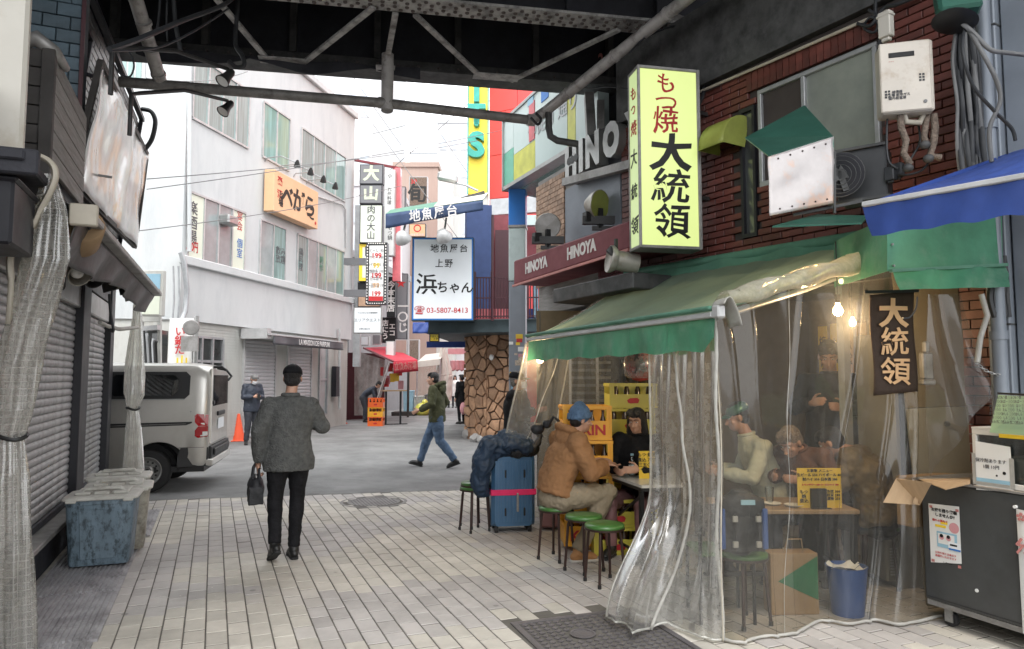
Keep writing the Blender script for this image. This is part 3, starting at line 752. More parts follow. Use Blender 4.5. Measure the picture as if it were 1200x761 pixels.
for i, (a_, c_) in enumerate([((172,210,12),(560,165,24)), ((172,222,12),(600,150,26)), ((172,92,10),(290,84,16)), ((152,272,12),(470,218,24)),
                    ((420,230,30),(620,60,26)), ((400,95,34),(575,330,26)), ((425,160,36),(575,118,28)), ((400,70,34),(470,170,40)), ((452,235,30),(452,262,30)), ((430,30,40),(560,220,30))]):
    cable(['lowest thin wire from the left building across to the far awning','thin wire crossing the white facade towards the red building','short thin wire in front of the upper left windows','thin wire from the left building past the orange sign',
           'thin wire rising right in the bright sky','thin wire falling right across the pale sky','thin wire level in the sky left of the yellow sign','faint thin wire at the top of the far facade','short wire stub above the far signs','faint wire crossing the far sky steeply'][i],
          [D(*a_), D(*c_)], .010 if i < 4 else .014, 'cable_grey', .12 if i < 4 else .05, group='thin wires over the street')

# ================================================================== LEFT BUILDING WITH SHUTTERS
LW = thing('shuttered_shop', 'closed shop building on the left with grey roller shutters and dark upper cladding', 'building', (-2.6, 7, 0))
LX0 = -1.36
b = B(); b.box(-5, LX0-.10, -3, 11.2, 0, 3.35); obj('wall', b, K['black_frame'], LW, w=True)
b = B(); b.box(-5, -1.32, 7.0, 11.2, 3.351, 5.15); obj('upper_wall', b, K['black_frame'], LW, w=True)
b = B(); b.box(-5, -1.28, -3, 11.22, 3.20, 3.35); obj('ledge', b, K['black_frame'], LW, w=True)
b = B(); b.box(LX0-.10, -1.27, 3.2, 11.2, 0, .30); obj('plinth', b, K['steel_dark'], LW, w=True, bevel=.01)
b = B(); b.box(-1.40, -1.20, 3.2, 11.1, .30, .345); obj('sill', b, K['alu_dull'], LW, w=True, bevel=.006)
# roller shutters: each slat its own part
def slat_mesh(L):
    bb = B(); prof = [(0,-.036),(.012,-.030),(.018,-.012),(.018,.010),(.010,.026),(0,.034)]
    vs = [(x, y, z) for y in (-L/2, L/2) for x, z in prof]; n = len(prof)
    return mkmesh('slat', bb.add(vs, [(i, i+1, n+i+1, n+i) for i in range(n-1)]), K['shutter_grey'], smooth=60)
posts = [(3.2, 3.3), (6.55, 6.62)]
for (y0, y1, lab) in ((4.4, 8.55, 'near'), (9.02, 10.72, 'far')):
    sh = slat_mesh(y1-y0)
    for i in range(29):
        inst('shutter_slat', sh, LW, Matrix.Translation((LX0, (y0+y1)/2, .385+i*.0695)), w=True)
    b = B(); b.box(-1.46, -1.30, y0, y1, 2.37, 2.62); obj('shutter_box', b, K['alu'], LW, w=True, bevel=.012)
    b = B(); b.box(LX0-.03, LX0+.03, y0, y1, .345, .42); obj('bottom_rail', b, K['steel_dark'], LW, w=True, bevel=.01)
for y0, y1 in ((8.56, 9.01), (10.73, 11.05)):
    b = B(); b.box(-1.45, -1.27, y0, y1, .346, 3.19); obj('post', b, K['black_frame'], LW, w=True, bevel=.008)
b = B(); b.box(-1.45, -1.29, 4.4, 11.1, 2.63, 3.19); obj('header', b, K['black_frame'], LW, w=True)
b = B(); b.box(-1.37,-1.33,6.3,6.34,.60,.64); obj('lock', b, K['alu'], LW, w=True)
# upper facade leaning out, clad in narrow dark slates
e1_ = D(166,140,9.9); e0_ = G(108,0,e1_.z); zE = e1_.z
def CL(y, z, off=0):
    f = (z-3.4)/(zE-3.4); xt = e0_.x+(y-e0_.y)/(e1_.y-e0_.y)*(e1_.x-e0_.x)-.04; return Vector((off+xt*f+(xt-.22)*(1-f), y, z))
u0 = CL(7.0, 3.4); ux = (CL(11.2,3.4)-u0); uz = (CL(7,zE)-u0)
brick_wall(LW, CL(7.0, 3.42), ux, uz, ux.length, uz.length-.02, .42, .075, K['black_clad'], near=300, thick=.008, gap=.006, name='slate')
b = B(); b.quad(CL(7,3.4,-.012), CL(11.2,3.4,-.012), CL(11.2,zE,-.012), CL(7,zE,-.012)); b.quad(CL(11.2,3.4,-.012), CL(11.2,zE,-.012), Vector((-4,11.2,zE)), Vector((-4,11.2,3.4))); obj('cladding_backing', b, K['black_frame'], LW, w=True)
b = B(); b.bar(CL(6.0,zE+.03,.03), CL(11.3,zE+.03,.03), .06, .06); obj('eaves', b, K['black_frame'], LW, w=True)
b = B(); b.bar(CL(11.22,3.4,.03), CL(11.22,zE,.03), .05, .05); obj('corner_trim', b, K['black_frame'], LW, w=True)
# dark window beside the blue wall
wn = None
b = B()
for a_, c_ in (((7.15,3.6),(7.15,5.0)),((7.9,3.6),(7.9,5.0)),((7.15,5.0),(7.9,5.0)),((7.15,4.3),(7.9,4.3))): b.bar(CL(*a_,.05), CL(*c_,.05), .05, .05)
wn = obj('window_frame', b, K['black_frame'], LW, w=True)
b = B(); b.quad(CL(7.15,3.6,.03), CL(7.9,3.6,.03), CL(7.9,5,.03), CL(7.15,5,.03)); obj('pane', b, K['pane_dark'], wn, w=True)
# blue brick wall, wooden boards, beige box
BW = thing('blue_brick_wall', 'slate blue brick wall high up behind the wooden boards on the left', 'wall', (-2.2, 7, 3.35))
b = B(); b.box(-4.2, -1.14, 7.0, 7.25, 3.36, 7.0); obj('backing', b, K['mortar_blue'], BW, w=True)
brick_wall(BW, (-2.6, 6.99, 3.6), (1,0,0), (0,0,1), 1.45, 2.6, .21, .118, K['blue_brick'], near=200, thick=.012, gap=.007)
b = B(); b.bar((-1.135,6.96,3.5), (-1.135,6.96,6.9), .03, .03); obj('corner_strip', b, K['maroon_dark'], BW, w=True)
FB = thing('board_screen', 'weathered grey board screen with dark corner post on the left ledge', 'board screen', (-1.1, 6.3, 3.2))
for i in range(6):
    z0 = 3.12+i*.135; z1 = z0+.128
    b = B(); b.add([Vector(v) for v in ((-1.12,5.72,z0),(-1.12,7.05,z0),(-1.12,7.05,z1),(-1.12,5.72,z1),(-1.09,5.72,z0),(-1.09,7.05,z0),(-1.09,7.05,z1),(-1.09,5.72,z1))], [(0,1,2,3),(7,6,5,4),(0,4,5,1),(3,2,6,7),(0,3,7,4),(1,5,6,2)])
    obj('board', b, K['wood_board'], FB, w=True, bevel=.004)
for i in range(6):
    z0 = 3.12+i*.135; b = B(); b.box(-1.32, -1.16, 5.66, 5.69, z0, z0+.128); obj('board', b, K['wood_dark'], FB, w=True, bevel=.004)
b = B(); b.box(-1.16, -1.08, 5.64, 5.71, 3.0, 3.93); obj('post', b, K['wood_dark'], FB, w=True, bevel=.006)
b = B(); b.tube([(-1.30,5.68,3.95),(-1.2,5.66,3.99),(-1.10,5.70,3.93),(-1.06,5.9,3.9)], [.05,.06,.05,.03], 8); obj('flashing', b, K['alu_dull'], FB, w=True, smooth=60)
be = D(30,90,4.05); b = B(); b.box(be.x-1.2, be.x, be.y, be.y+.08, D(20,186,4.05).z, 6.2)
tag(obj('sign_box', b, K['beige_metal'], bevel=.02), 'plain dirty beige metal box sign at the upper left edge', 'box')
b = B(); b.box(-1.9, -.96, 4.40, 5.6, 2.80, 2.86); b.box(-1.9,-.90,4.42,4.48,2.73,2.87); tag(obj('bracket_shelf', b, K['steel_dark'], bevel=.01), 'black steel bracket under the beige box', 'bracket')
b = B(); b.box(-1.7, -1.02, 4.5, 5.0, 2.36, 2.72); b.box(-1.7,-1.0,4.48,5.02,2.70,2.735); tag(obj('speaker_box', b, K['black_frame'], bevel=.015), 'black box hanging under the bracket at the left edge', 'box')
b = B(); b.lathe([(0,0),(.10,0),(.125,.03),(.135,.30),(.12,.32),(0,.32)], (0,0,0), 20, Matrix.Rotation(radians(75),3,'X') @ Matrix.Rotation(.2,3,'Y')); b.v = [v+Vector((-.92,5.9,2.62)) for v in b.v]
tag(obj('lamp_shade', b, K['cardboard_dark'], smooth=50), 'dusty round brown drum under the beige box on the left', 'lamp')
b = B()
P_ = [D(28,181,4.2), D(48,184,4.2), D(61,193,4.2), D(65,206,4.2), D(60,222,4.2), D(48,245,4.2), D(40,262,4.2), D(22,284,4.2), D(12,303,4.2), D(13,328,4.2)]
cable('thick beige cable curling down over the black box at left', P_, .020, 'cable_beige', group='cables at the left edge')
cable('beige cable dropping along the rolled vinyl at left', [D(40,262,4.25), D(14,300,4.25), D(13,322,4.2), D(12,350,4.2), D(10,380,4.2)], .016, 'cable_beige', group='cables at the left edge')
# dark reddish wooden post, bottom left
b = B(); b.box(-1.30, -1.16, 4.42, 4.56, 0, 2.5); tag(obj('door_post', b, K['maroon_dark'], bevel=.006), 'dark reddish post behind the rolled vinyl at left', 'post')
b = B(); b.box(-2.2, -1.34, 3.6, 4.38, .346, 2.8); tag(obj('door_panel', b, K['maroon_dark'], bevel=.01), 'dark brown door panel at the far left edge', 'door')
# large bright panel sign, reflections painted on
SG = thing('panel_sign', 'big tilted silvery panel sign on the left building with a painted orange reflection', 'sign', (-1.1, 9.5, 3.5))
q = [D(88,216,6.1), D(161,290,9.7), D(175,182,9.75), D(122,74,6.2)]
mid = [q[0].lerp(q[3],.5), q[1].lerp(q[2],.55)+Vector((.03,0,0))]
nn = (q[1]-q[0]).cross(q[3]-q[0]).normalized()
def SP(u, v):
    p = q[0].lerp(q[1],u).lerp(q[3].lerp(q[2],u), v); return p+nn*(.018*sin(u*9+v*4)+.012*sin(u*23+2*v)+.01*sin(v*12))
b = B(); b.grid(SP, 40, 16); obj('face', b, K['panel_painted_reflect'], SG, w=True, smooth=80, solid=.006)
b = B()
for a_, c_ in ((q[0],q[1]),(q[1],q[2]),(q[2],q[3]),(q[3],q[0])): b.bar(a_-nn*.03, c_-nn*.03, .05, .05, up=nn)
obj('frame', b, K['wood_dark'], SG, w=True)
for f_ in (.15,.85):
    p = q[3].lerp(q[2], f_); b = B(); b.bar(p, p+Vector((-.25,0,.05)), .03,.03); obj('bracket', b, K['steel_dark'], SG, w=True)
b = B(); b.bar(D(72,199,6.6), D(131,208,6.9), .02, .02); tag(obj('rod', b, K['cable_grey']), 'thin grey rod sticking out below the panel sign', 'rod')
# goose-neck sign lamps
def gooselamp(base, head, label):
    t = thing('sign_lamp', label, 'lamp', tuple(base), 0, 'long-armed sign lamps at upper left')
    mid_ = base+Vector((0,0,.18)); dr = (head-base); dr.z = 0; dr.normalize()
    b = B(); b.tube([base-Vector((0,0,.25)), base, mid_-Vector((0,0,.04)), mid_+dr*.12+Vector((0,0,.02)), mid_.lerp(head,.5)+Vector((0,0,.10)), head+Vector((0,0,.08))], .020, 8); obj('arm', b, K['lamp_black'], t, w=True, smooth=60)
    R_ = (Vector((-.5,-.35,-.8))).normalized().to_track_quat('-Z','Y').to_matrix()
    b = B(); b.lathe([(.028,.10),(.042,.07),(.045,.0),(.072,-.09),(.066,-.09),(.035,.0)], head, 18, R_); obj('lamp_head', b, K['lamp_black'], t, w=True, smooth=50)
    b = B(); b.lathe([(0,-.082),(.066,-.082)], head, 18, R_); obj('lens', b, K['poster_white'], t, w=True)
gooselamp(D(131,76,5.6), D(266,90,6.9), 'long-armed black sign lamp at upper left, the higher one')
gooselamp(D(153,128,6.4), D(266,126,7.9), 'long-armed black sign lamp at upper left, the lower one')
cable('thick black cable bowing out from the wall edge beside the panel sign', [D(166,128,9.4), D(177,131,9.4), D(182,143,9.4), D(178,163,9.4), D(170,175,9.4)], .03)
cable('thin blue wire coiled beside the upper lamp arm', [D(133,62,6), D(150,60,6), D(157,76,6), D(152,90,6), D(140,86,6), D(134,76,6)], .008)
# retracted black awning above the shutters
AW = thing('awning', 'folded black awning with long grey front bar above the left shutters', 'awning', (-1.2, 7.5, 2.7))
a0 = Vector((-.80,5.25,2.70)); a1 = Vector((-.69,10.0,2.70))
b = B(); b.bar(a0, a1, .11, .05); b.bar(a0+Vector((-.02,0,.05)), a1+Vector((-.02,0,.05)), .05, .03); obj('front_bar', b, K['alu_dull'], AW, w=True, bevel=.008)
b = B(); b.box(-.88,-.72,5.19,5.25,2.62,2.76); obj('end_cap', b, K['cable_beige'], AW, w=True, bevel=.008)
def vl(u, v): 
    p = a0.lerp(a1, u); return p+Vector((-.03+.035*sin(u*34+v*1.5)*v-.10*v, 0, -.02-v*(.22+.05*sin(u*9)-.08*max(0,u-.8)*2)))
b = B(); b.grid(vl, 90, 8); obj('valance', b, K['awning_black'], AW, w=True, smooth=80, solid=.006)
def tp(u, v): p = a0.lerp(a1, u); return Vector((p.x*(1-v)+(-1.26)*v, p.y, p.z+.02+v*.50-.10*sin(v*pi)+.01*sin(u*50)))
b = B(); b.grid(tp, 60, 8); obj('canopy', b, K['awning_black'], AW, w=True, smooth=80, solid=.006)
for y in (5.5, 7.7, 9.8):
    b = B(); b.bar((-1.28,y,2.95),(-.8,y+.05,2.68),.05,.05); obj('arm', b, K['steel_dark'], AW, w=True)
# bare spotlights under the awning
def floodlamp(c, aim, label, r=.09, m='lamp_metal', group='lamps hung under the left awning'):
    t = thing('flood_lamp', label, 'lamp', tuple(c), 0, group)
    R_ = Vector(aim).normalized().to_track_quat('-Z','Y').to_matrix()
    b = B(); b.lathe([(.0,.15),(r*.35,.15),(r*.45,.06),(r*.8,-.01),(r,-.07),(r*.93,-.07),(r*.7,0)], c, 18, R_); obj('reflector', b, K[m], t, w=True, smooth=50)
    b = B(); b.ell(Vector(c)-Vector(R_ @ Vector((0,0,.02))), (r*.5,r*.5,r*.55), R_); obj('bulb', b, K['poster_white'], t, w=True, smooth=80)
    b = B(); b.bar(Vector(c)+R_ @ Vector((0,0,.13)), Vector(c)+R_ @ Vector((0,0,.13))+Vector((-.10,.02,.16)), .025,.025); obj('bracket', b, K['lamp_black'], t, w=True)
for i, (x, y, d_) in enumerate(((88,318,5.6),(106,322,6.1),(122,318,6.7),(127,332,7.2),(138,330,7.6),(146,336,8.0),(152,344,8.5))):
    floodlamp(D(x, y, d_), ((.5,-.5,-.35) if i < 3 else (.3,.2,-.6)), ['brass-rimmed lamp nearest the rolled vinyl under the black awning','second lamp from the left under the black awning','third lamp under the black awning, tilted flat','fourth lamp under the awning, hanging low','fifth lamp under the awning above the far shutter','sixth lamp under the awning near the post','last lamp under the awning at the far curtain'][i], .10 if i < 2 else .085, 'lamp_metal' if i % 2 == 0 else 'lamp_black')
b = B(); b.tube([D(117,378,7.2), D(128,383,7.4), D(140,386,7.8), D(161,384,8.6)], .022, 8); tag(obj('hanging_pole', b, K['tape_white'], smooth=60), 'pale bent pole hanging before the far shutter', 'pole')
cable('black hook cable dangling before the far shutter', [D(128,345,7.2), D(130,370,7.2), D(133,388,7.2), D(129,386,7.2)], .014, group='cables at the left edge')
for i, (x, y) in enumerate(((70,300),)):
    cable('black wire hook below the near shutter box', [D(74,310,5.6), D(75,336,5.6), D(69,338,5.6), D(70,328,5.6)], .012, group='cables at the left edge')

def drape(name, label, path, mt, folds, seed=0, group=None, tie=None, cat='vinyl curtain'):
    """gathered sheet: path = [(centre, half width, half depth)] from the top down; closed folded bundle"""
    t = thing(name, label, cat, tuple(path[-1][0]), 0, group)
    def f(u, v):
        s = v*(len(path)-1); i = min(int(s), len(path)-2); q_ = s-i; q_ = q_*q_*(3-2*q_)
        c = path[i][0].lerp(path[i+1][0], q_); wd = path[i][1]*(1-q_)+path[i+1][1]*q_; dp = path[i][2]*(1-q_)+path[i+1][2]*q_
        a = u*2*pi; r = 1+.13*sin(a*folds+seed+v*3)+.08*sin(a*(folds*2+1)+v*9+seed*2)+.05*sin(v*40+a*3)
        return c+RT*(wd*cos(a)*r)+FH*(dp*sin(a)*r)
    b = B(); b.grid(f, 80, 70); obj('sheet', b, mt, t, w=True, smooth=80)
    if tie:
        c, r1, r2 = tie; b = B()
        b.tube([c+RT*(r1*cos(a_))+FH*(r2*sin(a_))+Vector((0,0,.015*sin(a_*2))) for a_ in [i*2*pi/16 for i in range(17)]], .014, 6); obj('tie', b, K['lamp_black'], t, w=True, smooth=60)
    return t
dd = 4.25
drape('vinyl_curtain', 'rolled mesh-reinforced clear vinyl curtain tied up at the left edge', [(D(58,205,dd), .03,.03),(D(60,250,dd),.09,.05),(D(56,305,dd),.12,.07),(D(37,374,dd),.115,.08),(D(25,425,dd),.11,.08),(D(18,480,dd),.10,.06),(D(12,512,dd),.075,.05),(D(13,560,dd),.09,.06),(D(14,650,dd),.10,.07),(D(16,768,dd),.11,.08)], K['vinyl_mesh'], 7, 1, 'rolled vinyl curtains on the left building', (D(12,512,dd-.0),.09,.065))
dd = 9.0
drape('vinyl_curtain', 'yellowed rolled vinyl curtain tied in the middle beside the van', [(D(160,352,dd),.03,.03),(D(161,372,dd),.05,.05),(D(158,430,dd),.11,.07),(D(158,462,dd),.11,.08),(D(156,478,dd),.055,.05),(D(157,500,dd),.08,.06),(D(156,560,dd),.12,.08),(D(156,590,dd),.12,.08)], K['vinyl_white'], 6, 3, 'rolled vinyl curtains on the left building', (D(156,479,dd),.075,.07))

# bins
def make_bin(w_, d_, h_, body, label, lidm='bin_lid'):
    t = thing('waste_bin', label, 'bin', (0,0,0), 0, 'plastic bins beside the shutters')
    def ring(z, f, r=.05):
        pts = []
        for cx, cy, a0_ in ((1,1,0),(-1,1,pi/2),(-1,-1,pi),(1,-1,3*pi/2)):
            for i in range(4):
                a = a0_+i*pi/6; pts.append(Vector((cx*(w_/2*f-r)+r*cos(a), cy*(d_/2*f-r)+r*sin(a), z)))
        return pts
    b = B(); b.loft([ring(.02,.83,.03), ring(.03,.86), ring(h_*.5,.92), ring(h_*.86,.975), ring(h_*.865,1.0), ring(h_*.93,1.0)]); obj('body', b, K[body], t, smooth=40)
    tp_ = lambda x, z, o: Vector((x, -d_/2*(.86+.12*z/.86)-o, h_*z)); b = B()
    b.add([tp_(x, z, o) for o in (-.004, .006) for x, z in ((-w_*.25,.12),(w_*.25,.12),(w_*.29,.80),(-w_*.29,.80))], [(3,2,1,0),(4,5,6,7),(0,1,5,4),(1,2,6,5),(2,3,7,6),(3,0,4,7)]); obj('front_panel', b, K[body], t, bevel=.004)
    for x in (-.27,0,.27):
        b = B(); b.box(w_*(x-.11), w_*(x+.11), -d_*.34, d_*.34, h_*.985, h_*1.022); obj('lid_panel', b, K[lidm], t, bevel=.006)
    b = B(); b.loft([ring(h_*.925,1.08), ring(h_*.955,1.09), ring(h_*.975,1.04,.06), ring(h_*.985,.86,.05)]); obj('lid', b, K[lidm], t, bevel=.005, weld=True)
    b = B(); b.tube([(-w_*.30,-d_*.12,h_*1.0),(-w_*.25,-d_*.12,h_*1.05),(w_*.25,-d_*.12,h_*1.05),(w_*.30,-d_*.12,h_*1.0)], .018, 8); obj('handle', b, K[lidm], t, smooth=60)
    for s in (-1,1):
        b = B(); b.box(s*w_*.40-.04, s*w_*.40+.04, -d_/2*1.12, -d_/2*1.0, h_*.90, h_*.955); obj('lug', b, K[lidm], t, bevel=.006)
    return t
f1 = make_bin(.54,.44,.62,'bin_blue','stained blue bin with grey lid, nearest of the three'); f1.location = (-.86,7.27,.024); f1.rotation_euler = (0,0,-.03)
f2 = make_bin(.54,.44,.62,'bin_grey','middle dirty beige bin squeezed behind the blue one'); f2.location = (-.80,7.78,.024); f2.rotation_euler = (0,0,.04)
f3 = make_bin(.54,.44,.64,'bin_grey','tallest grey bin, farthest of the three beside the shutter'); f3.location = (-.86,8.4,.024)
# ================================================================== RIGHT BUILDING (restaurant)
wa, wb_ = Vector((4.99,3.87,0)), Vector((4.5,7.11,0)); rw = (wb_-wa).normalized(); un = -rw; wn_ = un.cross(UZ)   # un: to the right as seen, wn_: out of the wall
def Wp(px, py, off=0): return V(px, py, wa+wn_*off, wb_+wn_*off)
fo = wb_+rw*.12
def WU(u, z, off=0): p = fo+un*u+wn_*off; return Vector((p.x, p.y, z))
def wbox(bb, u0, u1, z0, z1, o0, o1):
    vs = [WU(u, z, o) for u in (u0, u1) for o in (o0, o1) for z in (z0, z1)]
    return bb.add(vs, [(0,1,3,2),(4,6,7,5),(0,4,5,1),(2,3,7,6),(0,2,6,4),(1,5,7,3)])
RB_ = thing('brick_building', 'red brick restaurant building on the right under the railway bridge', 'building', (5.6, 5, 0))
b = B(); wbox(b, -.02, 6.0, 2.78, 4.70, -.30, -.022); obj('wall', b, K['mortar_dark'], RB_, w=True)
brick_wall(RB_, WU(0,2.79,-.004), un, UZ, 4.05, 1.90, .225, .0685, K['red_brick'], skip=[(2.0,3.24,.66,1.63),(1.80,1.98,.2,1.5)], near=300, thick=.016, gap=.009, stag=.5)
b = B(); wbox(b, -.02, 6.0, 4.705, 5.55, -.30, .06); obj('cornice', b, K['steel_girder'], RB_, w=True)
b = B(); wbox(b, 1.9, 3.30, 4.43, 4.65, -.021, .018)
for i in range(16): pass
hd = None
sm = mkmesh('soldier_brick', B().box(-.031,.031,-.10,.10,-.016,.016), K['red_brick'])
for i in range(19): inst('header_brick', sm, RB_, frame(WU(1.93+i*.071, 4.535, .004), un), w=True)
win = B()
for (u0,u1,z0,z1) in ((2.02,3.22,4.37,4.41),(2.02,3.22,3.46,3.51),(2.02,2.06,3.51,4.37),(3.18,3.22,3.51,4.37),(2.50,2.54,3.51,4.37)): wbox(win, u0,u1,z0,z1,-.05,.015)
wf = obj('window_frame', win, K['frame_grey'], RB_, w=True, bevel=.004)
for (u0,u1,o) in ((2.06,2.50,-.03),(2.54,3.18,-.02)):
    b = B(); wbox(b, u0, u1, 3.51, 4.37, o-.006, o); obj('pane', b, K['pane_frost'], wf, w=True)
win = B()
for (u0,u1,z0,z1) in ((1.80,1.98,4.25,4.29),(1.80,1.98,3.0,3.04),(1.80,1.83,3.04,4.25),(1.95,1.98,3.04,4.25)): wbox(win, u0,u1,z0,z1,-.05,.02)
wf2 = obj('window_frame', win, K['black_frame'], RB_, w=True); b = B(); wbox(b,1.83,1.95,3.04,4.25,-.03,-.02); obj('pane', b, K['pane_dark'], wf2, w=True)
b = B(); b.tube([WU(0.6,4.66,.05), WU(2.2,4.62,.05), WU(3.35,4.60,.05)], .014, 6); obj('conduit', b, K['cable_beige'], RB_, w=True)
# lower right: dark wall, brick pier, grey corner post
b = B(); wbox(b, 3.50, 3.62, 0, 2.78, -.25, .0); obj('door_jamb', b, K['black_frame'], RB_, w=True)
b = B(); wbox(b, 3.62, 6.0, 0, 2.779, -.30, -.022); obj('pier_backing', b, K['mortar_dark'], RB_, w=True)
brick_wall(RB_, WU(3.63,0.9,-.004), un, UZ, .62, 1.86, .21, .0685, K['red_brick'], near=0, thick=.016, gap=.009)
b = B(); wbox(b, 4.02, 4.16, 0.9, 6.2, .0, .16); obj('corner_post', b, K['grey_post'], RB_, w=True, bevel=.008)
b = B(); wbox(b, 4.17, 4.9, 0, 6.2, -.02, .10); obj('metal_cladding', b, K['grey_post'], RB_, w=True, bevel=.008)
for z in (2.0, 3.0, 4.1, 5.1):
    b = B(); wbox(b, 4.015, 4.165, z, z+.012, -.002, .164); obj('joint', b, K['steel_girder'], RB_, w=True)
b = B(); b.cyl(WU(4.12,.9,.23), WU(4.12,6.0,.23), .045, n=16); dp = obj('downpipe', b, K['grey_post'], RB_, w=True, smooth=50)
for z in (1.9, 3.35, 4.5):
    b = B(); b.cyl(WU(4.12,z,.23), WU(4.12,z+.06,.23), .055, n=16); obj('collar', b, K['grey_post'], dp, w=True, smooth=50)
# inside of the restaurant
b = B()
def ibox(x0,x1,y0,y1,z0,z1): b.box(x0,x1,y0,y1,z0,z1)
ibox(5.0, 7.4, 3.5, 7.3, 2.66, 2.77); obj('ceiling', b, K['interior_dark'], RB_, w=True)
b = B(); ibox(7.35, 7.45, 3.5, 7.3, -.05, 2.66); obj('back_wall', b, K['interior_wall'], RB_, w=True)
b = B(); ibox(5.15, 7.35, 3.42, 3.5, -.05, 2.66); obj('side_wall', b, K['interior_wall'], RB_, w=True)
b = B(); ibox(4.75, 7.35, 7.2, 7.3, -.05, 2.66); obj('side_wall', b, K['interior_wall'], RB_, w=True)
b = B(); b.box(5.0, 7.4, 3.45, 7.25, -.05, -.004); obj('shop_floor', b, K['shop_floor'], RB_, w=True)
b = B(); wbox(b, 0.05, 3.5, 2.45, 2.77, -.12, -.03); obj('lintel', b, K['wood_dark'], RB_, w=True)
for u in (.05, 1.05, 2.75):
    b = B(); wbox(b, u, u+.06, 0, 2.45, -.12, -.03); obj('post', b, K['wood_dark'] if u < 2 else K['frame_grey'], RB_, w=True)
# paper menu strips, each one hung up singly
mcol = ['poster_yellow','poster_yellow','sign_yellow','poster_blue','sign_orange']
for i in range(16):
    M_ = frame((7.33, 6.95-i*.20, 1.95+rnd.uniform(-.03,.03)), (0,-1,0))
    b = B(); b.box(-.075,.075,-.36,.36,0,.004, M_)
    t = tag(obj('menu_strip', b, K[mcol[rnd.randrange(5)]], w=False), '%s paper menu strip on the back wall inside the restaurant' % ('bright' if i % 2 else 'plain'), 'menu strip', 'paper menu strips on the back wall')
    t['label'] = 'paper menu strip on the back wall inside the restaurant'
    text('\n'.join(['焼きとり','もつ焼','煮込み','生ビール','冷奴','枝豆','レバー','ホルモン'][i % 8]), .12, M_, K['letter_black'], t, bold=.01, line=.9)

# ------------------------------------------------------------------ awning over the restaurant seating
nb_, fb_ = Vector((2.85,3.54,2.05)), Vector((2.99,6.67,2.05))
wn0, wf0 = Vector((4.97,4.02,2.77)), Vector((4.51,7.09,2.82))
wn1 = wn0+un*.25; 
TA = thing('awning', 'large faded green canvas awning with green valance over the seating at right', 'awning', (4,5.2,0))
def can(u, v):
    p = nb_.lerp(fb_, u).lerp(wn0.lerp(wf0, u), v); p.z -= .05*sin(pi*v)*(1+.3*cos(u*6*pi))+.006*sin(u*60); return p
b = B(); b.grid(can, 60, 14); obj('canopy', b, K['green_faded'], TA, w=True, smooth=80)
b = B(); b.bar(nb_+Vector((0,0,-.015)), fb_+Vector((0,0,-.015)), .06, .035); obj('front_bar', b, K['frame_white'], TA, w=True, bevel=.006)
b = B(); b.bar(nb_+Vector((-.02,0,.025)), fb_+Vector((-.02,0,.025)), .05, .03); obj('piping', b, K['green_pale'], TA, w=True, bevel=.01)
def val(u, v):
    p = nb_.lerp(fb_, u); d_ = Vector((-1,0,0))
    fl_ = .012*sin(u*31+v*2)+.006*sin(u*77)+.02*max(0, .5-abs((u*6) % 1-.5)*6)
    L = .20 if u > .04 else .12+u*2
    return p+d_*(fl_*v)+Vector((0,0,-.035-v*(L+.010*sin(u*38))))
b = B(); b.grid(val, 120, 8); obj('valance', b, K['green_canvas'], TA, w=True, smooth=80)
def rv(u, v):
    p = (wn0+un*.02).lerp(wf0, u); p = p+wn_*(.10+.015*sin(u*26+v)+.05*v); p.z += .06-.14*v+.008*sin(u*31); return p
for u in (.17,.34,.5,.67,.84):
    b = B(); b.grid(lambda i_,j_: can(u-.0012+.0024*i_, .01+.98*j_)-UZ*.004, 1, 14); obj('seam', b, K['green_pale'], TA, w=True)
    b = B(); b.grid(lambda i_,j_: val(u-.001+.002*i_, j_)+Vector((-.004,0,0)), 1, 8); obj('seam', b, K['green_pale'], TA, w=True)
b = B(); b.grid(rv, 80, 6); obj('rear_valance', b, K['green_pale'], TA, w=True, smooth=80)
for u in (.02, .5, .98):
    p, q_ = nb_.lerp(fb_, u), wn0.lerp(wf0, u)
    b = B(); b.tube([p+Vector((.05,0,-.03)), p.lerp(q_,.5)+Vector((0,0,-.13)), q_+Vector((0,0,-.18))], .022, 8); obj('arm', b, K['frame_grey'], TA, w=True, smooth=60)
b = B(); b.cyl(wn0+wn_*.08+Vector((0,0,.03)), wf0+wn_*.08+Vector((0,0,.03)), .05, n=12); obj('roller', b, K['green_pale'], TA, w=True, smooth=60)
b = B(); b.box(2.82,2.88,3.47,3.54,2.01,2.09); obj('bar_end', b, K['frame_white'], TA, w=True, bevel=.01)
# white cloth patch over the corner
b = B()
def cp(u, v): 
    a_ = u*pi*.9; return Vector((2.89-.06*cos(a_)+.01*u, 3.42+.12*v, 2.09+.05*sin(a_)-.16*max(0,u-.45)*1.6-.01*v))
b.grid(cp, 12, 6); tag(obj('corner_cloth', b, K['tape_white'], smooth=80, solid=.004), 'white cloth wrapped over the near corner of the awning bar', 'cloth')
# near-end clear roll and skirt
b = B()
rl0, rl1 = D(846,352,4.35), D(1036,300,5.1)
def roll(u, v):
    p = rl0.lerp(rl1, u); a_ = v*2*pi; r = .05+.015*u+.012*sin(u*22+a_*2); return p+Vector((.3*r*cos(a_), -r*cos(a_), r*sin(a_)*1.1))
b.grid(roll, 50, 14); tag(obj('vinyl_roll', b, K['vinyl_roll'], smooth=80), 'rolled up yellowish clear vinyl under the near edge of the awning', 'vinyl roll')

# ------------------------------------------------------------------ clear vinyl sheets
pr = rnd
def pleat(u, v, a, n_, s): return a*(sin(u*n_+s+v*.8)+.5*sin(u*n_*2.3+s*2+v*2.5))
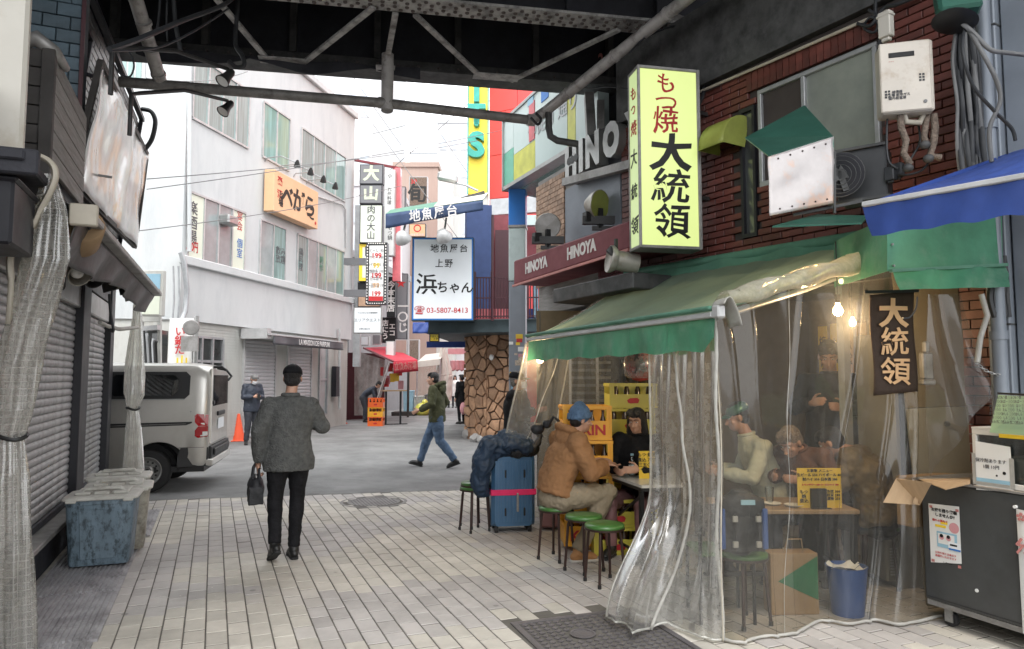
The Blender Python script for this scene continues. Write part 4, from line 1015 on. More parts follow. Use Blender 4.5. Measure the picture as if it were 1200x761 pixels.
# front sheet facing the camera
VF = thing('vinyl_curtain', 'large clear vinyl sheet closing the near end of the seating, lamp glowing behind', 'vinyl curtain', (3.9,3.6,0), 0, 'clear vinyl sheets around the seating')
fx0, fx1 = Vector((2.97,3.62,0)), Vector((4.98,3.42,0))
def front(u, v):
    ground = G(846+u*(1085-846), 752-u*29+6*sin(u*9)+3*sin(u*23))
    top = nb_.lerp(wn0+un*.5, u)+Vector((.02*(1-u), .06, -.02))
    bot = ground.lerp(Vector((4.98,3.40,.01)), max(0,(u-.93)/.07)) if u > .93 else ground
    p = bot.lerp(top, v)
    p.y += pleat(u, v, .009*(1-.3*v), 17, 1)+.015*sin(v*6+u*9)-.022*sum(math.exp(-((u-c_-.05*sin(v*3+c_*9))/.007)**2) for c_ in (.07,.2,.36,.55,.71,.88)); p.x += .012*sin(v*15+u*7); return p
b = B(); b.grid(front, 240, 50); obj('sheet', b, K['vinyl_front'], VF, w=True, smooth=80)
def strip(fn, name, par, wdt, m='tape_white'):
    """ribbed tape along a curve"""
    P = [fn(i/60) for i in range(61)]; b = B(); n_ = len(P)
    vs = []
    for i, p in enumerate(P):
        t_ = (P[min(i+1,n_-1)]-P[max(i-1,0)]).normalized(); s_ = t_.cross((CE-p).normalized()).normalized()
        ww = wdt*(1+.12*sin(i*1.7)); vs += [p-s_*ww/2, p+s_*ww/2]
    b.add(vs, [(2*i,2*i+1,2*i+3,2*i+2) for i in range(n_-1)]); return obj(name, b, K[m], par, w=True, smooth=60, solid=.004)
strip(lambda v: front(.0, v)+Vector((0,-.02,0)), 'edge_tape', VF, .022)
strip(lambda u: front(u, .004)+Vector((0,-.015,.012)), 'hem_tape', VF, .018)
strip(lambda v: front(.30, v)+Vector((0,-.01,0)), 'seam', VF, .0035, 'vinyl_white')
# street side sheet, swept out over the manhole cover
VS = thing('vinyl_curtain', 'wrinkled clear vinyl flap swept out over the square manhole cover', 'vinyl curtain', (2.7,4.2,0), 0, 'clear vinyl sheets around the seating')
B0 = [G(712,728), G(722,741), G(735,736), G(742,752), G(760,741), G(780,737), G(800,742), G(820,752), G(838,754), G(850,753)]
def side(u, v):
    top = Vector((2.93,3.62,0)).lerp(Vector((2.96,4.42,0)), 1-u); top.z = 1.98
    s = u*(len(B0)-1); i = min(int(s), len(B0)-2); bot = B0[i].lerp(B0[i+1], s-i)
    bot.z = .012+.05*abs(sin(u*14))*(1-u)
    bend = min(1, v/.42); bend = bend*bend*(3-2*bend)
    midp = top.copy(); midp.z = 0
    p = bot.lerp(midp, min(1, bend*1.0)); p.z = bot.z+(1.98-bot.z)*v
    w_ = sin(pi*min(1, v*1.05))*.6+.25*(1-v)
    amp = .024*w_
    p += Vector((-1,0,0))*(amp*(sin(u*22+v*3)+.6*sin(u*51-v*5+1))) + Vector((0,1,0))*(amp*.7*sin(u*31+v*7))
    return p
b = B(); b.grid(side, 120, 60); obj('sheet', b, K['vinyl_side'], VS, w=True, smooth=80)
strip(lambda v: side(.42+.22*sin(v*3.4+.2)*(1-v*.3), v)+Vector((-.02,-.02,0)), 'seam_tape', VS, .019)
strip(lambda u: side(u, .0)+Vector((-.01,-.01,.012)), 'hem_tape', VS, .014, 'vinyl_white')
strip(lambda v: side(.985, v)+Vector((-.02,-.02,0)), 'edge_cord', VS, .008, 'cable_beige')
strip(lambda v: side(0.0, v)+Vector((-.01,-.01,0)), 'edge_hem', VS, .016, 'vinyl_white')
# far end sheet
VB = thing('vinyl_curtain', 'cloudy clear vinyl sheet at the far end of the seating beside the post', 'vinyl curtain', (3.7,6.8,0), 0, 'clear vinyl sheets around the seating')
def far(u, v):
    top = fb_.lerp(wf0, u)+Vector((0,.05,-.05)); bot = Vector((2.86+u*1.65, 7.45, .05))
    p = bot.lerp(top, v**.8); p.y += .03*sin(u*19+v*2)+.02*sin(u*43+v*6); p.x += .02*sin(v*8+u*5)*(1-v); return p
b = B(); b.grid(far, 60, 40); obj('sheet', b, K['vinyl_far'], VB, w=True, smooth=80)
strip(lambda v: far(.0, v), 'edge_hem', VB, .02, 'vinyl_white'); strip(lambda v: far(.42-.4*(1-v), v)+Vector((0,-.01,0)), 'fold', VB, .012, 'vinyl_white'); strip(lambda v: far(.42, v)+Vector((0,-.01,0)), 'fold', VB, .02, 'vinyl_white')
# sheet right of the front, beside the cart, with chain
VR = thing('vinyl_curtain', 'narrow clear vinyl edge hanging from the dark green awning end, right of the cloth sign', 'vinyl curtain', (4.9,3.3,1.2), 0, 'clear vinyl sheets around the seating')
def rgt(u, v):
    a_ = D(1085,345,4.75).lerp(D(1128,345,4.85), u); c_ = D(1090,560,4.75).lerp(D(1163,462,4.8), u)
    p = c_.lerp(a_, v); return p+Vector((0,.02*sin(u*11+v*4),0))
b = B(); b.grid(rgt, 16, 24); obj('sheet', b, K['vinyl_front'], VR, w=True, smooth=80)
b = B(); b.tube([D(1150,345,4.7), D(1157,370,4.7), D(1149,395,4.7), D(1145,425,4.7)], .018, 8); obj('strap', b, K['tape_white'], VR, w=True, smooth=60)
ch = thing('chain', 'grey link chain holding the vinyl strap to the post at right', 'chain', tuple(D(1145,425,4.7)))
c0, c1 = D(1144,425,4.7), D(1180,438,4.75)
for i in range(11):
    f = (i+.5)/11; c = c0.lerp(c1, f)-Vector((0,0,.035*4*f*(1-f)))
    R_ = Matrix.Translation(c) @ (c1-c0).to_track_quat('X','Z').to_matrix().to_4x4() @ Matrix.Rotation(pi/2*(i % 2),4,'X')
    b = B(); b.tube([R_ @ Vector((.016*cos(a_), .008*sin(a_), 0)) for a_ in [q*2*pi/12 for q in range(13)]], .0032, 5); obj('link', b, K['alu'], ch, w=True)

# ------------------------------------------------------------------ green end awning and blue awning
GB = thing('awning_end', 'bright dark green canvas box awning between the blue awning and the vinyl', 'awning', tuple(D(1110,340,4.5)))
g_ = lambda x, y: V(x, y, (3.6,3.30), (5.0,3.06))
b = B()
def gp(u, v):
    p = g_(1040+u*134, 240).lerp(g_(1040+u*134, 318+u*0), v); return p+Vector((0, -.01*sin(u*7)*v, 0))
b.grid(gp, 30, 6); obj('panel', b, K['green_canvas'], GB, w=True, smooth=80)
def gv(u, v):
    t_ = g_(1043+u*133, 318+(-6)*u); bt = g_(1046+u*(122 if v > .5 else 128), 341-3*u); p = t_.lerp(bt, v); return p+Vector((0,-.02-.05*v+.018*sin(u*15+v*2), 0))
b = B(); b.grid(gv, 40, 5); obj('valance', b, K['green_canvas'], GB, w=True, smooth=80)
b = B(); b.bar(g_(1041,318)+Vector((0,-.02,0)), g_(1176,311)+Vector((0,-.02,0)), .03,.02); obj('bar', b, K['green_pale'], GB, w=True)
b = B(); b.quad(g_(1040,255), g_(1040,318), g_(1040,318)+Vector((.35,.75,.0)), g_(1040,255)+Vector((.35,.75,0))); obj('side_panel', b, K['green_canvas'], GB, w=True, solid=.004)
for i in range(3):
    b = B(); b.cyl(g_(1042+i*1.5,262+i*25)+Vector((0,-.01,0)), g_(1042+i*1.5,262+i*25)+Vector((0,-.02,0)), .008); obj('stud', b, K['alu'], GB, w=True)
cable('thin curved wire showing above the cloth sign', [D(1075,348,4.6), D(1073,362,4.6), D(1066,372,4.6), D(1058,373,4.6)], .006, group='wires on the brick building')
BA = thing('awning', 'blue canvas awning of the neighbouring shop jutting in from the right edge', 'awning', (3.4,2.9,2.4))
p0, p1 = D(1011,240,3.85), D(1260,196,3.05); r0, r1 = D(1192,176,4.9), D(1420,90,3.8)
b = B(); b.grid(lambda u, v: p0.lerp(p1,u).lerp(r0.lerp(r1,u), v)+Vector((0,0,-.03*sin(pi*v)+.004*sin(u*40))), 30, 10); obj('canopy', b, K['blue_canvas'], BA, w=True, smooth=80, solid=.004)
b = B(); b.bar(p0, p1, .03,.028); obj('front_bar', b, K['frame_white'], BA, w=True, bevel=.005)
b = B(); b.grid(lambda u, v: p0.lerp(p1,u)+Vector((.0,.0,-.015-v*(.16+.006*sin(u*25))))+FH*(.01*sin(u*30+v*3)-.0*v)+RT*.045*v*(1-u), 50, 6); obj('valance', b, K['blue_canvas'], BA, w=True, smooth=80)
b = B(); b.quad(p0, r0, r0-Vector((0,0,.16)), p0-Vector((0,0,.02))); obj('gusset', b, K['blue_canvas'], BA, w=True, solid=.003)

# ------------------------------------------------------------------ things on the brick wall
HT = thing('water_heater', 'grimy cream gas water heater box high on the red brick wall', 'water heater', tuple(WU(3.4,3.75,.1)))
hu0, hu1 = 3.27, 3.62
def hbox(u0,u1,z0,z1,o0,o1): bb = B(); wbox(bb,u0,u1,z0,z1,o0,o1); return bb
hc_ = Wp(1062,90,.12)
hM = frame(D(1063,90,4.72), (RT*.93+FH*-.25).normalized())
b = B(); b.box(-.165,.165,-.25,.25,-.15,.0,hM); obj('case', b, K['heater'], HT, w=True, bevel=.012)
b = B(); b.box(-.172,.145,-.245,.245,.0,.018,hM); obj('cover', b, K['heater'], HT, w=True, bevel=.008)
b = B()
for i in range(2): b.box(-.115+.0,.045,.135,.17,.0182,.022,hM)
obj('exhaust', b, K['lamp_black'], HT, w=True, bevel=.01)
for cx, cy in ((.075,.0),(-.14,-.10),):
    for i in range(3):
        for j in range(2):
            b = B(); b.box(cx+j*.02-.007, cx+j*.02+.007, cy-i*.02-.007, cy-i*.02+.007, .0182,.021,hM); obj('louvre', b, K['lamp_black'], HT, w=True)
b = B(); b.cyl(hM @ Vector((.10,-.19,.0182)), hM @ Vector((.10,-.19,.024)), .012); obj('badge', b, K['cable_grey'], HT, w=True)
text('給湯器\nガス種 都市ガス\n屋外設置用', .022, hM @ Matrix.Translation((-.07,-.13,.018)), K['letter_grey'], HT)
text('- - -', .02, hM @ Matrix.Translation((-.10,.11,.018)), K['letter_red'], HT)
for i, (xs, m_, r_) in enumerate((([(1055,132),(1056,150),(1062,165),(1059,180),(1067,193)], 'lag_pipe', .022), ([(1088,128),(1085,145),(1083,160),(1086,172)], 'lag_pipe', .020), ([(1094,134),(1096,150),(1094,168),(1090,182),(1102,185)], 'lag_pipe', .024), ([(1060,134),(1062,143),(1078,144),(1082,134)], 'cable_beige', .02))):
    b = B(); b.tube([D(x, y, 4.78) for x, y in xs], r_, 10); obj('pipe', b, K[m_], HT, w=True, smooth=60)
for x, y in ((1084,170),(1088,186),(1064,197)):
    b = B(); b.ell(D(x,y,4.76), (.035,.035,.03)); obj('valve', b, K['steel_girder'], HT, w=True, smooth=60)
for i, pts in enumerate(([(1075,140),(1078,165),(1070,182),(1060,196)], [(1090,188),(1080,200),(1064,205),(1052,204)], [(1040,135),(1039,170),(1042,190),(1052,198)])):
    cable(['thin black wire among the heater pipes','black wire drooping under the heater valves','black wire left of the water heater'][i], [D(x,y,4.85) for x,y in pts], .008, group='wires on the brick building')
for i, x in enumerate((1043,1052)):
    b = B(); bM = frame(D(x+1,204-i*4,4.9), un); b.box(-.035,.035,-.05,.05,-.02,.03,bM); b.box(-.02,.02,-.065,-.05,-.01,.02,bM)
    tag(obj('junction_box', b, K['cable'], bevel=.006), ['left small black junction box below the heater','right small black junction box below the heater'][i], 'junction box')
b = B(); bM = frame(D(1041,30,4.95), un); b.box(-.045,.045,-.10,.09,0,.06,bM); b.box(-.03,.03,-.13,-.101,.01,.05,bM); b.box(-.055,.055,.05,.07,0.0,.065,bM)
tag(obj('junction_box', b, K['beige_metal'], bevel=.006), 'small pale box on the bricks above the water heater', 'junction box')
cable('tangle of black cable left of the small pale box', [Wp(1034,35,.05), Wp(1022,20,.08), Wp(1012,32,.06), Wp(1025,38,.08), Wp(1030,22,.07), Wp(1018,12,.07)], .012, group='wires on the brick building')
cable('second loop of black cable near the small pale box', [Wp(1005,28,.05), Wp(1020,30,.08), Wp(1036,10,.06), Wp(1050,6,.08), Wp(1075,-4,.07)], .016, group='wires on the brick building')
cable('third black cable running up to the bridge by the pale box', [Wp(1030,60,.03), Wp(1031,40,.05), Wp(1026,10,.06), Wp(1030,-20,.07)], .014, group='wires on the brick building')
# open hood with painted reflections and vent, air conditioner
HD = thing('duct_hood', 'open metal duct hood with green flap and dented panel with painted reflections on the brick wall', 'duct hood', tuple(D(935,250,4.9)))
hp = [D(873,162,5.3), D(943,124,5.5), D(976,160,4.85), D(900,183,4.75)]
b = B(); b.quad(*hp); obj('flap', b, K['hood_green'], HD, w=True, solid=.008)
hq = [D(900,184,4.75), D(977,160,4.85), D(979,238,4.85), D(902,253,4.75)]
hn = (hq[1]-hq[0]).cross(hq[3]-hq[0]).normalized()
def hpan(u, v): return hq[0].lerp(hq[1],u).lerp(hq[3].lerp(hq[2],u),v)+hn*(.003*sin(u*7+v*9)+.002*sin(v*14))
b = B(); b.grid(hpan, 20, 20); obj('panel', b, K['steel_painted_reflect'], HD, w=True, smooth=80, solid=.006)
for i in range(5):
    for v in (.08,.92):
        b = B(); c = hpan(.15+i*.18, v)-hn*.006; b.ell(c, (.007,.007,.007), nu=6, nv=4); obj('rivet', b, K['rivet'], HD, w=True)
b = B(); b.quad(hp[0], hp[3], hq[3]+FH*.0, hp[0]-Vector((0,0,.35))); 
b2 = B(); b2.quad(hp[1], hp[2], hp[2]-Vector((0,0,.3)), hp[1]-Vector((0,0,.5))); obj('side_plate', b2, K['hood_green'], HD, w=True, solid=.006)
AC = thing('air_conditioner', 'black wall-hung outdoor fan unit beside the open metal hood', 'air conditioner', tuple(D(1000,240,5.0)))
aM = frame(D(1003,205,5.05), (RT*.8-FH*.6).normalized())
b = B(); b.box(-.13,.20,-.19,.19,-.25,.0,aM); obj('case', b, K['cable'], AC, w=True, bevel=.01)
aL = frame(D(981,208,5.0), (RT*.5+FH*.87).normalized())
b = B(); b.lathe([(.15,0),(.16,.012),(.14,.014),(.05,.005),(0,.005)], D(985,205,4.97), 20, (CE-D(985,205,4.97)).to_track_quat('Z','Y').to_matrix()); obj('fan_ring', b, K['black_frame'], AC, w=True, smooth=50)
fR = (CE-D(985,205,4.97)).to_track_quat('Z','Y').to_matrix()
for r_ in (.04,.07,.10,.13,.155):
    b = B(); b.tube([D(985,205,4.93)+fR @ Vector((r_*cos(a_*pi/12), r_*sin(a_*pi/12), 0)) for a_ in range(25)], .0025, 5); obj('guard_ring', b, K['steel_girder'], AC, w=True)
for i in range(5):
    b = B(); a_ = i*2*pi/5; c = D(985,205,4.95); b.bar(c, c+RT*.12*cos(a_)+UZ*.12*sin(a_), .045, .006, up=FH); obj('blade', b, K['lamp_black'], AC, w=True)
for dx, dy in ((-.13,.19),(-.13,-.19)):
    b = B(); b.bar(aM @ Vector((dx-.06,dy,.02)), aM @ Vector((.22,dy,.02)), .02,.02); obj('rail', b, K['steel_girder'], AC, w=True)
b = B(); b.bar(D(978,250,4.85), D(978,178,4.85), .015,.015); b.bar(D(930,252,4.9), D(1010,236,4.9), .02,.02); obj('stand', b, K['lamp_black'], AC, w=True)
b = B(); bq = [D(905,266,4.7), D(958,252,5.0), D(1018,254,4.9), D(1010,262,4.6)]
b.quad(*bq); tag(obj('metal_tray', b, K['hood_green'], solid=.012), 'thin green metal tray below the open hood', 'tray')
# arched duct hood
AH = thing('duct_hood', 'small arched duct hood coloured yellow as if lit by the sign beside it', 'duct hood', tuple(Wp(850,150,.2)))
o_ = WU(1.02,4.02,0); hdz = .17
def arch(u, v):
    a_ = u*pi*.58; r = .30
    return WU(1.54+.32*v, 3.90+r*sin(a_)*1.05, .02+.30*(cos(a_)))
b = B(); b.grid(arch, 14, 4); obj('shell', b, K['sign_glow_tint'], AH, w=True, smooth=80, solid=.006)
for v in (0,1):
    b = B(); ps = [arch(i/14, v) for i in range(15)]+[WU(1.54+.32*v, 3.90, .02)]; b.add(ps, [tuple(range(16))]); obj('cheek', b, K['sign_glow_tint'], AH, w=True, solid=.004)
# cable bundle on the right
b0_ = [(1135,38),(1128,70),(1133,120),(1136,165),(1140,205),(1146,232)]
for i in range(15):
    j = lambda a: rnd.uniform(-a, a); dx = -13+i*2.1
    pts = [D(1128+dx*.5+j(2), 22, 4.7)]+[D(x+dx+j(2), y, 4.7+j(.05)) for x, y in b0_[1:]]
    cable('dark cable in the thick bundle hanging beside the grey corner post', pts, rnd.choice((.012,.016,.02)), 'cable' if i % 4 else 'cable_grey', group='bundled cables by the corner post')
cable('pale stray cable looping out of the bundle to the right edge', [D(1124,25,4.6), D(1140,38,4.55), D(1160,58,4.5), D(1180,62,4.5), D(1215,66,4.5)], .016, 'cable_grey', group='wires on the brick building')
cable('stray grey cable looping down along the corner post', [D(1132,30,4.6), D(1150,60,4.5), D(1168,95,4.5), D(1172,120,4.5), D(1160,150,4.5), D(1162,190,4.5)], .014, 'cable_grey', group='wires on the brick building')
cable('stray dark cable swinging left of the bundle', [D(1130,35,4.6), D(1128,60,4.5), D(1140,100,4.5), D(1165,130,4.5), D(1185,150,4.5), D(1190,165,4.5)], .011, 'cable', group='wires on the brick building')
for i in range(5):
    cable('dark cable running down behind the blue awning at right', [D(1160+i*4,300,4.75), D(1163+i*4,325,4.75), D(1160+i*5,350,4.75), D(1166+i*4,372,4.75)], .02, 'cable', group='lower cables by the corner post')
SL = thing('street_lamp', 'green glass lamp with black rim above the cable bundle at top right', 'lamp', tuple(D(1118,20,4.6)))
b = B(); b.box(-.13,.13,-.10,.10,-.06,.06, frame(D(1122,2,4.6), (RT-FH*.3).normalized(), (UZ+FH*.3).normalized())); obj('glass_box', b, K['hood_green'], SL, w=True, bevel=.02)
b = B(); b.lathe([(.0,.02),(.12,.01),(.14,-.01),(.10,-.03),(0,-.03)], D(1119,24,4.6), 20, Matrix.Rotation(.3,3,'Y')); obj('rim', b, K['lamp_black'], SL, w=True, smooth=40)

# ------------------------------------------------------------------ the lit sign
SD_ = 6.9
s0 = D(752, 287, SD_); s1 = D(819, 286, SD_+.12)
LS = thing('lightbox_sign', 'tall lit yellow-green box sign with red and black brush characters', 'sign', tuple(s0))
s1.z = s0.z; ux = (s1-s0); sw = ux.length; ux.normalize(); sh = D(752, 80, SD_).z-s0.z
FM = frame(s0, ux)
sdx = -FM.col[2].to_3d()
b = B()
dp_ = .24
for (x0,x1,y0,y1,z0,z1) in ((-.0,sw,-.03,0,-dp_,.02),(0,sw,sh,sh+.03,-dp_,.02),(-.028,0,-.03,sh+.03,-.0,.02),(sw,sw+.035,-.03,sh+.03,-dp_,.02),(-.028,0,-.03,sh+.03,-dp_-.02,-dp_),(-.028,0,-.03,0,-dp_,-.0),(-.028,0,sh,sh+.03,-dp_,-.0)):
    b.box(x0,x1,y0,y1,z0,z1,FM)
obj('frame', b, K['alu_dull'], LS, w=True, bevel=.004)
b = B(); b.box(0.0, sw, 0.0, sh, -.002, .004, FM); obj('front_face', b, K['sign_lit'], LS, w=True)
b = B(); b.box(-.016, -.004, 0, sh, -dp_, -.003, FM); obj('side_face', b, K['sign_lit_side'], LS, w=True)
b = B(); b.box(sw-.006, sw-.002, 0, sh, -dp_, -.003, FM); b.box(0, sw-.007, 0, sh, -dp_, -dp_+.01, FM); obj('back', b, K['alu_dull'], LS, w=True)
for i, (c, y, sz) in enumerate((('も',.905,.24),('つ',.795,.22),('焼',.685,.27))):
    text(c, sz, FM @ Matrix.Translation((sw*.46, sh*(y+.01), .006)), K['letter_red'], LS, bold=.008, brush=.14, seed=i+1, sx=1.05)
for i, (c, y, sz) in enumerate((('大',.52,.40),('統',.325,.37),('領',.125,.38))):
    text(c, sz, FM @ Matrix.Translation((sw*.50, sh*y, .006)), K['letter_black'], LS, bold=(.030,.013,.013)[i], brush=.07, seed=i+5, sx=1.12, shear=.08)
SM = frame(s0+FM.to_3x3() @ Vector((-.017,0,-dp_/2)), FM.to_3x3() @ Vector((0,0,1)))
SM = frame(s0+FM.to_3x3() @ Vector((-.017,0,-dp_/2)), (FM.col[2].to_3d()))
for i, (c, y, sz, m_) in enumerate((('も',.875,.15,'letter_red'),('つ',.78,.13,'letter_red'),('焼',.67,.16,'letter_red'),('大',.50,.19,'letter_black'),('統',.31,.18,'letter_black'),('領',.11,.20,'letter_black'))):
    text(c, sz, SM @ Matrix.Translation((0, sh*y, .002)), K[m_], LS, bold=.008, brush=.12, seed=i+9)
for y in (.3, .8):
    b = B(); b.bar(FM @ Vector((sw+.03, sh*y, -.12)), FM @ Vector((sw+.30, sh*y, -.2)), .04,.04); obj('bracket', b, K['lamp_black'], LS, w=True)

# ------------------------------------------------------------------ HINOYA shop
HY = thing('corner_shop', 'corner clothing shop with maroon fascia, metal letters and tan tile corner', 'building', (4.9,8.6,0))
hx = lambda y: 4.98-(y-7.3)*.02
b = B(); b.box(5.05, 12, 7.35, 9.72, 0.0, 6.2); obj('wall', b, K['steel_dark'], HY, w=True)
cA = D(671,268,9.7)
ccx = cA.x; ccy = 9.80
b = B(); b.box(ccx+.02, ccx+1.6, 7.36, ccy-.02, 2.6, 4.65); obj('corner_core', b, K['wood_board'], HY, w=True)
brick_wall(HY, (ccx, ccy, 3.0), (0,-1,0), (0,0,1), .95, 1.62, .115, .075, K['tan_tile'], near=0, thick=.012, gap=.008, name='tile')
brick_wall(HY, (ccx, 7.9, 2.55), (0,-1,0), (0,0,1), .6, .6, .115, .075, K['maroon'], near=0, thick=.012, gap=.008, name='dark_tile')
b = B(); b.box(ccx-.0, ccx+.03, 7.36, 8.84, 3.3, 4.3); obj('shop_panel', b, K['poster_blue'] if False else K['grey_post'], HY, w=True)
# maroon fascia awning
f0, f1 = D(738,290,7.37), D(602,333,10.35); f0.z = f1.z = 3.0
fdir = (f1-f0).normalized(); fn = Vector((-fdir.y, fdir.x, 0)); fl_ = (f1-f0).length
fn = fn if fn.x < 0 else -fn
ht0, ht1 = .27, .33
b = B(); b.add([f0, f1, f1+UZ*.36, f0+UZ*.30, f0-fn*.9, f1-fn*.9, f1-fn*.9+UZ*.36, f0-fn*.9+UZ*.30], [(0,1,2,3),(4,7,6,5),(0,3,7,4),(1,5,6,2),(3,2,6,7),(0,4,5,1)])
obj('fascia', b, K['maroon'], HY, w=True, bevel=.02)
b = B(); b.bar(f0+fn*.01-UZ*.015, f1+fn*.01-UZ*.015, .03,.03); obj('fascia_rail', b, K['letter_pink'], HY, w=True)
TMf = lambda s, z: frame(f1+(f0-f1)*s+UZ*z+fn*.001, (f0-f1).normalized())
text('HINOYA', .20, TMf(.66,.165), K['letter_white'], HY, bold=.045, sx=.95)
text('HINOYA', .20, TMf(.25,.17), K['letter_white'], HY, bold=.045, sx=.95)
# silver letters, each a part
hl0, hl1 = D(668,213,9.5), D(752,180,8.0)
LB = thing('shop_lettering', 'big silver HINOYA letters standing over the tiled corner', 'sign', tuple(hl0))
lu = (hl1-hl0); lw_ = lu.length; lu.normalize(); lh = D(668,174,9.5).z-hl0.z
LM = frame(hl0, Vector((lu.x,lu.y,0)))
b = B(); b.box(0, lw_*1.05, -.03, lh+.05, -.30, -.06, LM); obj('back_box', b, K['steel_dark'], LB, w=True)
for i, (c, x) in enumerate((('H',.10),('I',.26),('N',.43),('O',.69),('Y',.98))):
    text(c, lh*1.14, LM @ Matrix.Translation((lw_*x, lh*.44, -.055)), K['alu'], LB, bold=.075, depth=.14, name='letter', sx=.78)
for i, x in enumerate((.05,.10,.16)):
    b = B(); b.cyl(LM @ Vector((lw_*x+.05, lh*.5, .09)), LM @ Vector((lw_*x+.05, lh*.5, .094)), .055, n=16); obj('stud', b, K['lamp_black'], LB, w=True)
b = B(); b.bar(D(662,214,9.55), D(752,190,7.9), .10,.10); tag(obj('ledge', b, K['alu_dull']), 'grey ledge beneath the silver letters', 'ledge')
b = B(); b.bar(D(704,205,8.9), D(704,120,9.3), .10,.10); b.bar(D(694,180,9.1), D(690,112,9.4), .12,.14); tag(obj('gate_post', b, K['alu_dull']), 'pale steel upright at the near end of the overhead panel sign', 'post')
# lower canopy of the shop: grey metal
b = B(); c0_, c1_ = D(648,352,8.7), D(742,340,7.2); c0_.z = c1_.z = 2.56
b.add([c0_, c1_, c1_+UZ*.17, c0_+UZ*.17, c0_+Vector((.8,.2,0)), c1_+Vector((.6,.1,0)), c1_+Vector((.6,.1,.17)), c0_+Vector((.8,.2,.17))], [(0,1,2,3),(4,7,6,5),(0,3,7,4),(1,5,6,2),(3,2,6,7),(0,4,5,1)])
obj('canopy', b, K['steel_girder'], HY, w=True, bevel=.01)
b = B(); b.box(ccx+.05, ccx+.1, 7.36, 9.7, .0, 2.55); obj('shop_window', b, K['pane_dark'], HY, w=True)
b = B(); b.quad(D(663,322,10.2), D(605,322,10.9), D(605,333,10.9), D(663,333,10.2)); obj('red_panel', b, K['red_canvas'], HY, w=True, solid=.02)
# floodlights on the fascia
def bigflood(c, lab, aim, r=.22, warm='lamp_metal', glow=None):
    t = thing('flood_lamp', lab, 'lamp', tuple(c), 0, 'floodlights above the maroon fascia')
    R_ = Vector(aim).normalized().to_track_quat('-Z','Y').to_matrix()
    b = B(); b.lathe([(0,.20),(r*.45,.19),(r*.85,.08),(r,0.0),(r*.96,-.01),(r*.8,.05),(0,.10)], c, 20, R_); obj('housing', b, K[warm], t, w=True, smooth=45)
    b = B(); b.lathe([(0,-.004),(r*.94,-.004)], c, 20, R_); obj('lens', b, K[glow or 'alu_dull'], t, w=True)
    b = B(); b.bar(c-RT*.22-UZ*.20, c+RT*.22-UZ*.20, .08,.10); b.bar(c+RT*.0-UZ*.05, c-UZ*.3, .06,.06); b.bar(c-RT*.15-UZ*.10, c-RT*.15-UZ*.22, .10,.10); obj('bracket', b, K['lamp_black'], t, w=True)
    b = B(); b.bar(c-UZ*.30-RT*.1, c-UZ*.30+RT*.45, .05,.05); obj('arm', b, K['lamp_black'], t, w=True)
bigflood(D(703,240,8.7), 'round floodlight, lens coloured yellow-green for the sign glow, beside the box sign', (.35,-.9,-.15), .19, 'lamp_metal', 'sign_glow_tint')
bigflood(D(642,265,9.6), 'rusty round floodlight at the far end of the maroon fascia', (-.5,-.8,-.1), .18)
t = thing('flood_lamp', 'grey cylindrical spotlight slung below the maroon fascia', 'lamp', tuple(D(720,305,7.2)), 0, 'floodlights above the maroon fascia')
c = D(722,305,7.2); R_ = Vector((-1,.25,.15)).normalized().to_track_quat('-Z','Y').to_matrix()
b = B(); b.lathe([(0,.24),(.10,.23),(.105,.1),(.10,-.02)], c, 20, R_); obj('barrel', b, K['lamp_metal'], t, w=True, smooth=50)
b = B(); b.lathe([(0,-.05),(.10,-.05),(.14,-.08),(.145,-.05),(.11,-.0)], c, 20, R_); obj('reflector', b, K['lamp_metal'], t, w=True, smooth=50)
b = B(); b.bar(c+UZ*.22, c, .03,.03); b.bar(c-RT*.08+UZ*.12, c+RT*.02+UZ*.02, .06,.06); obj('bracket', b, K['lamp_black'], t, w=True)

# ------------------------------------------------------------------ gate column and overhead panel
GC = thing('gate_column', 'square steel gate column, blue at the top, pale green and grey below with stickers', 'column', tuple(G(608,540)))
cd_ = 12.5
gx0, gx1 = D(597,400,cd_), D(617,400,cd_); gw = (gx1-gx0).length/2; gcen = (gx0+gx1)/2
gM = lambda z: Matrix.Translation((gcen.x,gcen.y,z)) @ Matrix.Rotation(-YAW-.12,4,'Z')
zt = lambda y: EYE+(442-y)/FOC*cd_
b = B(); b.box(-gw,gw,-gw,gw,zt(265),zt(219),gM(0)); obj('blue_band', b, K['blue_post'], GC, w=True, bevel=.01)
b = B(); b.box(-gw*.98,gw*.98,-gw*.98,gw*.98,zt(330),zt(267),gM(0)); obj('green_band', b, K['green_post'], GC, w=True, bevel=.01)
b = B(); b.box(-gw*.96,gw*.96,-gw*.96,gw*.96,0,zt(331),gM(0)); obj('shaft', b, K['grey_post'], GC, w=True, bevel=.01)
b = B(); b.box(-gw*1.06,gw*1.06,-gw*1.06,gw*1.06,zt(267),zt(264),gM(0)); b.box(-gw*1.1,gw*1.1,-gw*1.1,gw*1.1,zt(219),zt(214),gM(0)); obj('collar', b, K['alu_dull'], GC, w=True)
for i in range(22):
    yy = rnd.uniform(392,490); xx = rnd.uniform(-.7,.5)*gw; z = zt(yy); s = rnd.uniform(.025,.07)
    b = B(); b.box(xx-s,xx+s,-gw*.96-.004,-gw*.96-.001,z-s*.7,z+s*.7,gM(0)); obj('sticker', b, K[rnd.choice(['sticker','poster_white','poster_yellow','letter_red','poster_blue','sticker','cable_beige','poster_pink'])], GC, w=True)
OP = thing('overhead_sign', 'overhead street gate panel of pale glass with yellow and green fields and grey characters', 'sign', tuple(D(640,200,11)))
oa, ob = D(591,219,cd_), D(701,158,9.55); zb = 5.0; oa.z = ob.z = zb
od = (ob-oa).normalized(); ol = (ob-oa).length; OM = frame(oa, od)
